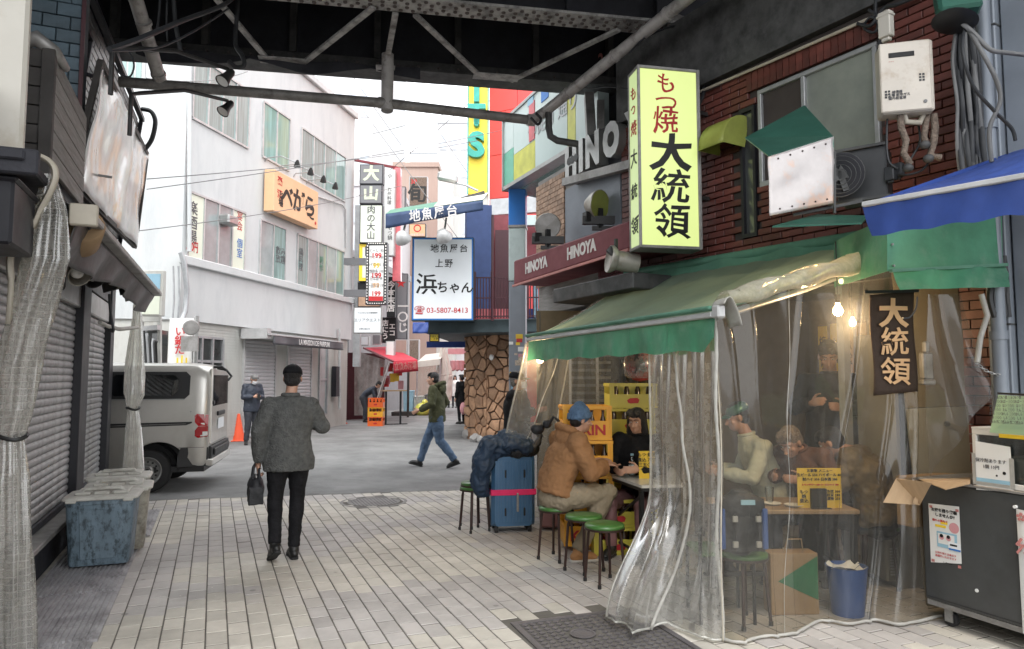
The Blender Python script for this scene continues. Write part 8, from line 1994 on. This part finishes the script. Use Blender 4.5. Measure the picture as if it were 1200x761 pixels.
t = thing('inner_door', 'plain grey door panel behind the vinyl right of the fridge', 'door', tuple(D(1110,570,5.3)))
b = B(); a_, c_ = D(1082,600,5.25), D(1142,600,5.15); dM = frame(Vector((a_.x,a_.y,0)), (c_-a_)); b.box(0,.42,0,1.42,-.04,0,dM); obj('leaf', b, K['fridge'], t, w=True); b = B(); b.box(0,.42,1.425,2.5,-.04,-.01,dM); obj('upper_panel', b, K['interior_wall'], t, w=True)
b = B(); b.cyl(dM @ Vector((.25,1.3,0)), dM @ Vector((.25,1.3,.02)), .02); obj('knob', b, K['letter_black'], t, w=True)
t = thing('phone_handset', 'pale wall phone beside the hanging cloth sign', 'phone', tuple(D(1082,430,5.1))); b = B(); pM = frame(D(1083,430,5.1), RT); b.box(-.04,.04,-.09,.10,0,.05,pM); b.box(-.05,.05,-.13,-.091,0,.06,pM); b.box(-.02,.02,.101,.18,.01,.05,pM); obj('case', b, K['alu_dull'], t, w=True, bevel=.01)
# hanging cloth sign
NR = thing('cloth_sign', 'dark brown hanging cloth with large gold characters behind the vinyl', 'sign', tuple(D(1047,460,4.9)))
nM = frame(D(1047,403,4.92), (RT+FH*.02).normalized())
b = B(); b.grid(lambda u,v: nM @ Vector((-.155+.31*u+.006*sin(v*7), -.345+.70*v+.03*(u-.5), .008*sin(u*9+v*4))), 12, 20); obj('cloth', b, K['noren'], NR, w=True, smooth=80, solid=.004)
for i, (c, y) in enumerate((('大',.20),('統',.0),('領',-.205))): text(c, .205, nM @ Matrix.Translation((0,y,.014)), K['letter_gold'], NR, bold=.012 if i else .03, brush=.05, seed=i)
b = B(); b.bar(nM @ Vector((-.19,.36,0)), nM @ Vector((.19,.37,0)), .02,.02); obj('rod', b, K['table_leg'], NR, w=True)
# bulb and inner lamps
def bulb(p, pw, lab, r=.035):
    t = thing('light_bulb', lab, 'lamp', tuple(p), 0, 'bare warm bulbs over the seating')
    b = B(); b.lathe([(0,-r),(r*.7,-r*.75),(r,0),(r*.8,r*.7),(r*.4,r*1.3),(r*.4,r*1.7)], p, 16); obj('glass', b, K['bulb_lit'], t, w=True, smooth=80)
    b = B(); b.cyl(p+UZ*r*1.7, p+UZ*(r*1.7+.06), .02); b.cyl(p+UZ*(r*1.7+.06), p+UZ*.5, .004); obj('socket', b, K['lamp_black'], t, w=True)
    l = bpy.data.lights.new('bulb_light', 'POINT'); l.energy = pw; l.color = (1,.72,.42); l.shadow_soft_size = .06
    o = bpy.data.objects.new('bulb_light', l); COL.objects.link(o); o.parent = t; o.matrix_local = ROOT[t.name].inverted() @ Matrix.Translation(p-UZ*.06)
bulb(D(982,365,5.0), 15, 'bare glowing bulb behind the front vinyl'); bulb(D(633,422,7.35), 6, 'small glowing bulb behind the far vinyl sheet'); bulb(Vector((6.0,5.3,2.2)), 14, 'bare bulb deep inside the restaurant')
t = thing('tube_lamp', 'dim fluorescent tube glowing under the near edge of the awning', 'lamp', tuple(D(1000,322,5.3))); b = B(); b.cyl(D(985,330,5.2), D(1030,318,5.3), .02, n=10); obj('tube', b, K['tube_lit'], t, w=True, smooth=60)
# lantern and hanging goods near the far opening
t = thing('paper_lantern', 'orange-red paper lantern in a clear plastic bag hanging inside the opening', 'lantern', tuple(D(748,435,6.3))); c = D(750,425,6.3)
b = B(); b.lathe([(0,.17)]+[(.055+.075*sin(pi*(i+.5)/14)+(.004 if i%2 else -.002), .165-.33*(i+.5)/14) for i in range(14)]+[(0,-.17)], c, 24); obj('shade', b, K['lantern'], t, w=True, smooth=40)
text('焼\n鳥', .12, frame(c-FH*.13-RT*.02, RT), K['letter_black'], t, bold=.02, line=.9)
b = B(); b.lathe([(.02,.22),(.10,.16),(.15,.0),(.14,-.12),(.10,-.14)], c, 16); obj('bag', b, K['vinyl_side'], t, w=True, smooth=80)
# white lattice shelf behind the far sheet
t = thing('shelf_rack', 'white slatted shelf rack seen blurred behind the far vinyl', 'shelf', tuple(D(700,600,8.9)))
sM = frame(D(700,446,8.9), RT)
for x in (-.34,.0,.34):
    b = B(); b.box(x-.015,x+.015,-1.5,.38,-.02,.02,sM); obj('upright', b, K['frame_white'], t, w=True)
for i in range(8):
    b = B(); b.box(-.34,.34,.30-i*.095,.335-i*.095,-.012,.019,sM); obj('slat', b, K['fridge'], t, w=True)
b = B(); b.box(-.75,1.0,-1.6,.9,-.3,-.25,sM); tag(obj('partition', b, K['interior_wall']), 'beige partition wall behind the slatted rack', 'wall')

# ------------------------------------------------------------------ steel cart at the right
ca = G(1083,735); CT = thing('steel_cart', 'dark grey steel counter cart on casters at the lower right', 'cart', tuple(ca))
cx0, cyn, cyf = 4.50, 1.6, 3.46
b = B(); b.box(cx0,5.12,cyn,cyf,.155,.945); obj('cabinet', b, K['cart_grey'], CT, w=True, bevel=.012, seg=2)
b = B(); b.box(cx0-.02,5.14,cyn,cyf+.02,.946,.965); obj('worktop', b, K['alu_dull'], CT, w=True, bevel=.004)
b = B(); b.box(cx0+.005,5.11,cyn,cyf-.01,.12,.154); obj('bottom_rail', b, K['alu_dull'], CT, w=True)
b = B(); b.box(cx0-.003,cx0-.0005,cyn,cyf-.02,.175,.178); obj('seam', b, K['lamp_black'], CT, w=True)
for x, y in ((cx0+.07,3.33),(cx0+.45,3.30),(cx0+.07,1.9)):
    b = B(); b.cyl((x-.018,y,.05),(x+.018,y,.05),.05,n=22); wh = obj('caster_wheel', b, K['rubber'], CT, w=True, smooth=40, bevel=.004)
    b = B(); b.box(x-.028,x-.021,y-.028,y+.028,.03,.115); b.box(x+.021,x+.028,y-.028,y+.028,.03,.115); b.box(x-.03,x+.03,y-.03,y+.03,.105,.119); obj('fork', b, K['alu'], wh, w=True)
    b = B(); b.cyl((x-.032,y,.05),(x+.032,y,.05),.012,n=12); obj('axle', b, K['alu'], wh, w=True)
b = B(); b.cyl((cx0,3.10,.30),(cx0-.004,3.10,.30),.011,n=14); obj('plug', b, K['poster_white'], CT, w=True)
# poster on its side
wx = cx0-.004
def CV(px, py): return V(px, py, (wx,0), (wx,1))
pa_, pb_ = CV(1089,590), CV(1126,660)
pq = [CV(1091,659), CV(1127,661), CV(1124,594), CV(1088,590)]
PO = thing('poster', 'white poster with train picture and red and black Japanese text stuck on the steel cart', 'poster', tuple(pq[0]))
b = B(); b.quad(*pq); obj('sheet', b, K['poster_white'], PO, w=True)
pw_ = (pq[1]-pq[0]).length; ph_ = (pq[3]-pq[0]).length; pM = frame(pq[0]+Vector((-.0005,0,0)), (0,-1,0))
def ptx(s,x,y,sz,m,**q_): text(s, sz, pM @ Matrix.Translation((x*pw_,y*ph_,0)), K[m], PO, depth=.001, **q_)
ptx('お持ち帰り容器',.5,.91,.026,'letter_black',bold=.03); ptx('しませんか?',.52,.83,.026,'letter_black',bold=.03); ptx('帰りの車内で',.36,.735,.018,'letter_red',bold=.02)
ptx('お持ち帰り出来ます\n容器代いただきます',.5,.17,.0165,'letter_red',line=1.3); ptx('もつ焼 大統領',.55,.055,.010,'letter_black')
def prect(x0,x1,y0,y1,m,o=.001,nm='print',rd=0):
    b = B(); b.box(x0*pw_,x1*pw_,y0*ph_,y1*ph_,o,o+.0008,pM); obj(nm, b, K[m], PO, w=True)
prect(.24,.88,.30,.56,'poster_blue'); prect(.28,.80,.36,.53,'poster_white',.002); prect(.60,.98,.32,.42,'sign_white',.003); prect(.62,.98,.29,.32,'blue_post',.0035); prect(.66,.88,.36,.39,'letter_black',.004); prect(.20,.55,.63,.67,'sign_yellow',.0015); prect(.38,.60,.69,.73,'sign_yellow',.0015)
for x in (.40,.62):
    b = B(); b.lathe([(0,.0),(.017,0),(.017,.001),(0,.001)], pM @ Vector((x*pw_,.47*ph_,.0035)), 14, pM.to_3x3()); obj('print_head', b, K['poster_pink'], PO, w=True)
    b = B(); b.lathe([(0,.0),(.012,0),(.012,.001),(0,.001)], pM @ Vector((x*pw_,.495*ph_,.0045)), 14, pM.to_3x3()); obj('print_hair', b, K['letter_black'], PO, w=True)
b = B(); b.lathe([(0,.0),(.034,0),(.034,.001),(0,.001)], pM @ Vector((.80*pw_,.66*ph_,.001)), 20, pM.to_3x3()); obj('print_flower', b, K['poster_pink'], PO, w=True)
for x,y in ((.03,.02),(.87,.02),(.03,.93),(.87,.94)): prect(x,x+.10,y,y+.045,'letter_pink')
# banner at the right edge
t = thing('banner', 'white cloth banner with pink print pinned to the steel cart at the right edge', 'banner', tuple(CV(1196,720)))
b = B(); bq = [CV(1200,742)+Vector((-.01,0,0)), CV(1262,770)+Vector((-.01,0,0)), CV(1258,610)+Vector((-.01,0,0)), CV(1192,596)+Vector((-.01,0,0))]; b.grid(lambda u,v: bq[0].lerp(bq[1],u).lerp(bq[3].lerp(bq[2],u),v)+Vector((-.01*sin(u*9),0,0)), 10, 6); obj('cloth', b, K['poster_white'], t, w=True, smooth=80)
b = B(); b.cyl(CV(1191,594), CV(1191,594)-Vector((.018,0,0)), .010, n=12); obj('pin', b, K['poster_white'], t, w=True)
text('分', .10, frame(CV(1204,642)+Vector((-.025,0,0)), (0,-1,0)), K['letter_pink'], t, bold=.03); text('✿', .07, frame(CV(1200,606)+Vector((-.025,0,0)), (0,-1,0)), K['letter_pink'], t)
# glass case on top
GC2 = thing('display_case', 'aluminium framed glass case on the steel cart with a handwritten price paper', 'display case', (4.7,3.0,.966))
gy1 = 3.08; gx_ = 4.49
b = B()
for z in (.966,1.285): b.box(gx_,gx_+.03,1.7,gy1,z,z+.035)
for y in (gy1-.03,1.9): b.box(gx_,gx_+.03,y,y+.03,1.001,1.285)
b.box(gx_+.0305,5.05,gy1-.03,gy1,.966,.995); b.box(gx_+.0305,5.05,gy1-.03,gy1,1.288,1.32); b.box(5.02,5.05,gy1-.03,gy1,.996,1.287)
obj('frame', b, K['cream_cloth'], GC2, w=True, bevel=.004)
b = B(); b.box(gx_+.012,gx_+.016,1.93,gy1-.03,1.001,1.285); obj('side_glass', b, K['glass'], GC2, w=True); b = B(); b.box(gx_+.03,5.02,gy1-.018,gy1-.014,.995,1.288); obj('end_glass', b, K['glass'], GC2, w=True)
b = B(); b.box(gx_,5.05,1.7,gy1,1.3205,1.332); obj('top', b, K['cream_cloth'], GC2, w=True)
b = B(); b.box(gx_+.1,5.0,1.9,gy1-.1,.97,1.15); obj('contents', b, K['fridge'], GC2, w=True, bevel=.02)
wx = gx_-.003; npq = [CV(1144,574), CV(1188,577), CV(1184,524), CV(1143,517)]
t = thing('price_notice', 'white paper reading 保冷剤あります 1個 10円 taped to the glass case', 'notice', tuple(npq[0]))
b = B(); b.quad(*npq); obj('paper', b, K['poster_white'], t, w=True)
nq = frame((npq[0]+npq[2])/2-Vector((.001,0,0)), (0,-1,0)); wN = (npq[1]-npq[0]).length
text('保冷剤あります', wN*.118, nq @ Matrix.Translation((-.01,.045,0)), K['letter_grey'], t, depth=.001, bold=.01); text('1個 10円', wN*.118, nq @ Matrix.Translation((-.01,.008,0)), K['letter_grey'], t, depth=.001, bold=.01)
b = B(); b.box(-wN*.48,wN*.48,-.088,-.065,.0005,.001,nq); obj('print', b, K['poster_blue'], t, w=True)
b = B(); b.lathe([(0,0),(.010,0),(.010,.0015),(0,.0015)], nq @ Vector((wN*.30,-.02,.001)), 14, nq.to_3x3()); b.lathe([(0,0),(.006,0),(.006,.0015),(0,.0015)], nq @ Vector((wN*.10,-.04,.001)), 12, nq.to_3x3()); obj('doodle', b, K['letter_black'], t, w=True)
b = B()
for x0,x1,y0,y1 in ((-.56,-.46,-.11,.085),(.44,.56,-.11,.075)): b.box(wN*x0,wN*x1,y0,y1,.001,.0018,nq)
b.box(-wN*.45,wN*.43,-.108,-.090,.001,.0018,nq); obj('tape', b, K['tape_white'], t, w=True)
# green menu board leaning on top
mq = [D(1160,507,4.45), D(1225,512,3.9), D(1225,466,3.95), D(1170,463,4.5)]
t = thing('menu_board', 'pale green menu sheet with small print standing on the glass case', 'menu', tuple(mq[0]))
b = B(); b.quad(*mq); obj('sheet', b, K['poster_green'], t, w=True, solid=.004)
ux_ = (mq[1]-mq[0]).normalized(); up_ = (mq[3]-mq[0]); gM = frame((mq[0]+mq[1]+mq[2]+mq[3])/4-FH*.012+RT*-.06, ux_, UZ)
for i, x in enumerate((-.20,-.06,.08)): text('もつ焼 三五〇\nればー 三〇〇\nはつ 三〇〇\nたん 三〇〇\nかしら 三〇〇\nしろ 三〇〇\n煮込み 四二〇', .023, gM @ Matrix.Translation((x+.06,.03,0)), K['letter_grey'], t, depth=.001, line=1.05)
b = B(); b.box(-.12,.35,-.135,-.112,.0,.003,gM); obj('yellow_strip', b, K['sign_yellow'], t, w=True)
b = B(); b.bar(mq[3]+UZ*.01, mq[2]+UZ*.01, .012,.012); obj('edge', b, K['lamp_black'], t, w=True)
# cardboard box with open flaps at the far end of the cart
CB = thing('cardboard_box', 'open cardboard box with flaps spread between the cart and the vinyl', 'box', (4.65,3.55,.6))
f1_ = [D(1035,589,4.7), D(1078,592,4.75), D(1092,566,4.55), D(1050,561,4.75)]
b = B(); b.quad(*f1_); obj('flap', b, K['cardboard'], CB, w=True, solid=.005)
f2_ = [D(1077,562,4.75), D(1108,574,4.45), D(1137,567,4.35), D(1137,560,4.8)]
b = B(); b.quad(*f2_); obj('flap', b, K['cardboard'], CB, w=True, solid=.005)
b = B(); b.box(4.46,4.98,3.49,3.62,.62,.955); obj('carton', b, K['cardboard_dark'], CB, w=True)
f3_ = [D(1069,590,4.72), D(1076,592,4.72), D(1082,572,4.7), D(1078,570,4.75)]; b = B(); b.quad(*f3_); obj('flap', b, K['cardboard'], CB, w=True, solid=.004)
# ================================================================== VAN
vo_ = Vector((-.05,11.28,0)); vr = -atan2(.167,.986)
VN = thing('van', 'silver grey delivery van parked across the alley mouth, rear end showing', 'van', tuple(vo_), vr)
HWy = .85; VL = 4.35
def zlo(x):    # lower edge with wheel arches; x from 0 (rear) to -VL
    z = .37
    for wx_ in (-.66, -3.30):
        d_ = abs(x-wx_)
        if d_ < .405: z = max(z, sqrt(.405**2-d_*d_)*1.0+.31)
    return z
def ztop(x):
    if x > -.25: return 1.80+.05*min(1,(-x)/.25)
    if x > -2.7: return 1.85
    if x > -3.6: return 1.85-(-2.7-x)/.9*.78
    return 1.07-(-3.6-x)/.75*.22
def halfw(x):
    w_ = HWy
    if x > -.10: w_ -= .055*(1+x/.10)**2
    if x < -4.0: w_ -= .16*((-4.0-x)/.35)**2
    return w_
xs = [-.0,-.02,-.05,-.10,-.2,-.3]+[-.36-i*.035 for i in range(26)]+[-1.35,-1.7,-2.1,-2.5,-2.7,-2.85,-3.0]+[-3.02-i*.04 for i in range(22)]+[-3.95,-4.1,-4.22,-4.3,-4.35]
def vsec(x):
    w_, z0, z1 = halfw(x), zlo(x), ztop(x); zb_ = min(1.28, z0+(z1-z0)*.62); P = []
    side_ = [(w_-.02,z0),(w_+.0,z0+.04 if z0 < .5 else z0+.01),(w_+.005,max(.86,z0+.02)),(w_,max(1.1,z0+.03) if z1 > 1.3 else (z0+z1)/2)]
    if z1 > 1.3: side_ += [(w_-.012,1.32),(w_-.055,1.62),(w_-.085,z1-.10),(w_-.125,z1-.035),(w_-.20,z1-.004),(.35,z1+.012)]
    else: side_ += [(w_-.03,z1-.16),(w_-.06,z1-.10),(w_-.085,z1-.06),(w_-.14,z1-.02),(w_-.24,z1),(.3,z1+.01)]
    side_.append((0,side_[-1][1]+.004))
    for y, z in side_: P.append(Vector((x,HWy-y,z)))
    return P
b = B(); n_ = 11
rows = [vsec(x) for x in xs]
vs = [p for r in rows for p in r]; b.add(vs, [(i*n_+j,i*n_+j+1,(i+1)*n_+j+1,(i+1)*n_+j) for i in range(len(xs)-1) for j in range(n_-1)])
mir = [Vector((p.x, 2*HWy-p.y, p.z)) for p in vs]; b.add(mir, [(i*n_+j,(i+1)*n_+j,(i+1)*n_+j+1,i*n_+j+1) for i in range(len(xs)-1) for j in range(n_-1)])
# rear face, slightly raked
r0_ = rows[0]; m0 = [Vector((p.x,2*HWy-p.y,p.z)) for p in r0_][::-1]; b.add([*r0_, *m0[1:]], [tuple(range(2*n_-1))]); rl = rows[-1]; ml = [Vector((p.x,2*HWy-p.y,p.z)) for p in rl][::-1]; b.add([*rl, *ml[1:]], [tuple(range(2*n_-1))[::-1]])
obj('body', b, K['van_paint'], VN, smooth=35)
b = B(); b.box(-VL+.1,-.05,.06,2*HWy-.06,.28,.36)
for wx_ in (-.80,-3.45): b.box(wx_-.39,wx_+.39,.25,2*HWy-.25,.36,.74)
obj('underbody', b, K['van_black'], VN)
# arch liners
for wx_ in (-.80,-3.45):
    b = B(); b.grid(lambda u,v: Vector((wx_+.40*cos(u*pi), .02+.28*v, .31+.40*sin(u*pi))), 20, 2); obj('wheel_arch', b, K['van_black'], VN, smooth=80)
def sideq(name, pts, off, m, par=VN, side=0):
    b = B(); P = []
    for x, z in pts:
        w_ = halfw(x)
        yy = w_-(0 if z < 1.1 else .012*(z-1.1)/.22 if z < 1.32 else .012+(z-1.32)/.30*.043 if z < 1.62 else .055+(z-1.62)/.13*.03)+.005*(1 if z < 1.1 else 0)
        P.append(Vector((x, HWy-yy-off, z)))
    n = len(P); b.add(P+[p+Vector((0,.02,0)) for p in P], [tuple(range(n)), tuple(range(n,2*n))[::-1]]+[(i,n+i,n+(i+1)%n,(i+1)%n) for i in range(n)]); return obj(name, b, K[m], par)
rq = lambda x0,x1,z0,z1,r: [(x0+r,z0),(x1-r,z0),(x1,z0+r),(x1,z1-r),(x1-r,z1),(x0+r,z1),(x0,z1-r),(x0,z0+r)]
w0 = sideq('side_window', rq(-1.72,-.27,1.335,1.725,.06), .012, 'van_black'); sideq('pane', rq(-1.33,-.42,1.38,1.68,.07), .022, 'glass_van', w0); sideq('pane', rq(-1.66,-1.40,1.38,1.68,.03), .022, 'van_glass', w0)
sideq('window_trim', [(-1.72,1.318),(-.33,1.318),(-.33,1.334),(-1.72,1.334)], .014, 'alu')
w1 = sideq('front_window', rq(-2.85,-1.78,1.335,1.70,.06), .012, 'van_black')
sideq('slide_rail', [(-1.60,.925),(-.30,.955),(-.22,.985),(-.22,1.005),(-1.60,.985)], .010, 'van_black'); sideq('rail_groove', [(-1.55,.95),(-.30,.972),(-.30,.978),(-1.55,.958)], .016, 'alu_dull')
for x in (-1.62,-1.75): sideq('door_gap', [(x,.42),(x+.008,.42),(x+.008,1.80),(x,1.80)], .0015, 'van_black')
sideq('bumper_side', [(-.40,.36),(-.0,.36),(-.0,.63),(-.36,.63),(-.40,.5)], .012, 'van_black')
sideq('rear_quarter_cut', [(-.385,.632),(-.05,.632),(-.05,.637),(-.385,.637)], .010, 'van_black')
vl_ = sideq('tail_light', [(-.005,1.10),(-.15,1.12),(-.185,1.09),(-.18,1.0),(-.13,.942),(-.005,.942)], .020, 'van_lamp'); sideq('tail_light', [(-.005,.938),(-.13,.938),(-.175,.88),(-.175,.80),(-.13,.77),(-.005,.79)], .020, 'van_lamp'); sideq('reflector', [(-.01,.80),(-.07,.80),(-.07,.86),(-.01,.86)], .026, 'poster_white', vl_)
b = B(); b.box(-.04,.045,.08,2*HWy-.08,.36,.64); b.box(.0451,.075,.2,2*HWy-.2,.50,.60); obj('rear_bumper', b, K['van_black'], VN, bevel=.02, seg=2)
b = B(); b.box(-.035,.07,.03,2*HWy-.03,.36,.46); obj('bumper_lip', b, K['van_paint'], VN, bevel=.015)
b = B(); b.box(-.02,.022,.12,2*HWy-.12,.66,1.78); obj('tailgate', b, K['van_paint'], VN, bevel=.02, seg=2)
b = B(); b.box(.0225,.030,.20,2*HWy-.20,1.22,1.68); obj('rear_window', b, K['glass_van'], VN, bevel=.01)
b = B(); b.box(.023,.05,.55,1.15,1.06,1.13); b.box(.023,.045,.15,.25,1.24,1.30); obj('door_handle', b, K['van_black'], VN, bevel=.01)
b = B(); b.tube([(.03,.45,1.78),(.16,.42,1.76),(.24,.40,1.66),(.20,.36,1.60)], .018, 8); b.tube([(.0,.3,1.80),(.12,.28,1.80),(.18,.27,1.75)], .02, 8); obj('rear_mirror', b, K['van_black'], VN, smooth=60)
b = B(); b.box(.03,.04,.6,1.1,.86,1.02); pl_ = obj('number_plate', b, K['sign_white'], VN)
b = B(); b.cyl((-.24,HWy-halfw(-.24)-.012,1.15),(-.24,HWy-halfw(-.24)-.002,1.15),.012,n=10); obj('lock', b, K['alu'], VN)
for wx_ in (-.80,-3.45):
    for s, yc_ in ((-1,.11),(1,2*HWy-.11)):
        b = B(); prof = [(.20,-.095),(.285,-.095),(.305,-.07),(.310,-.03),(.310,.03),(.305,.07),(.285,.095),(.20,.095)]
        Rm = Matrix.Rotation(radians(90)*(1 if s < 0 else -1),3,'X')
        b.lathe(prof, (wx_,yc_,.31), 40, Rm); wh = obj('tyre', b, K['rubber'], VN, smooth=40)
        b = B(); b.lathe([(.205,.085),(.19,.095),(.165,.075),(.150,.055),(.085,.045),(.075,.075),(.055,.085),(.045,.06),(0,.06)], (wx_,yc_,.31), 40, Rm); rm = obj('rim', b, K['rim_steel'], wh, smooth=35)
        if s < 0:
            for i in range(12):
                a_ = i*2*pi/12; b = B(); c = Vector((wx_+.128*cos(a_), yc_-.052, .31+.128*sin(a_))); b.cyl(c, c-Vector((0,.004,0)), .016, n=10); obj('hole', b, K['van_black'], rm)
            b = B(); b.cyl((wx_,yc_-.06,.31),(wx_,yc_-.088,.31),.030,n=14); obj('hub_cap', b, K['van_black'], rm)
            for i in range(5):
                a_ = i*2*pi/5; c = Vector((wx_+.058*cos(a_), yc_-.078, .31+.058*sin(a_))); b = B(); b.cyl(c, c-Vector((0,.012,0)), .009, n=6); obj('bolt', b, K['alu_dull'], rm)
b = B(); b.add([(-2.72,.18,1.84),(-3.55,.14,1.12),(-3.55,2*HWy-.14,1.12),(-2.72,2*HWy-.18,1.84)], [(0,1,2,3)]); obj('windscreen', b, K['van_glass'], VN, solid=.02)
for y in (.12,2*HWy-.32):
    b = B(); b.box(-4.37,-4.15,y,y+.2,.72,.92); obj('headlight', b, K['glass'], VN, bevel=.03)

bpy.data.scenes.remove(TMP)
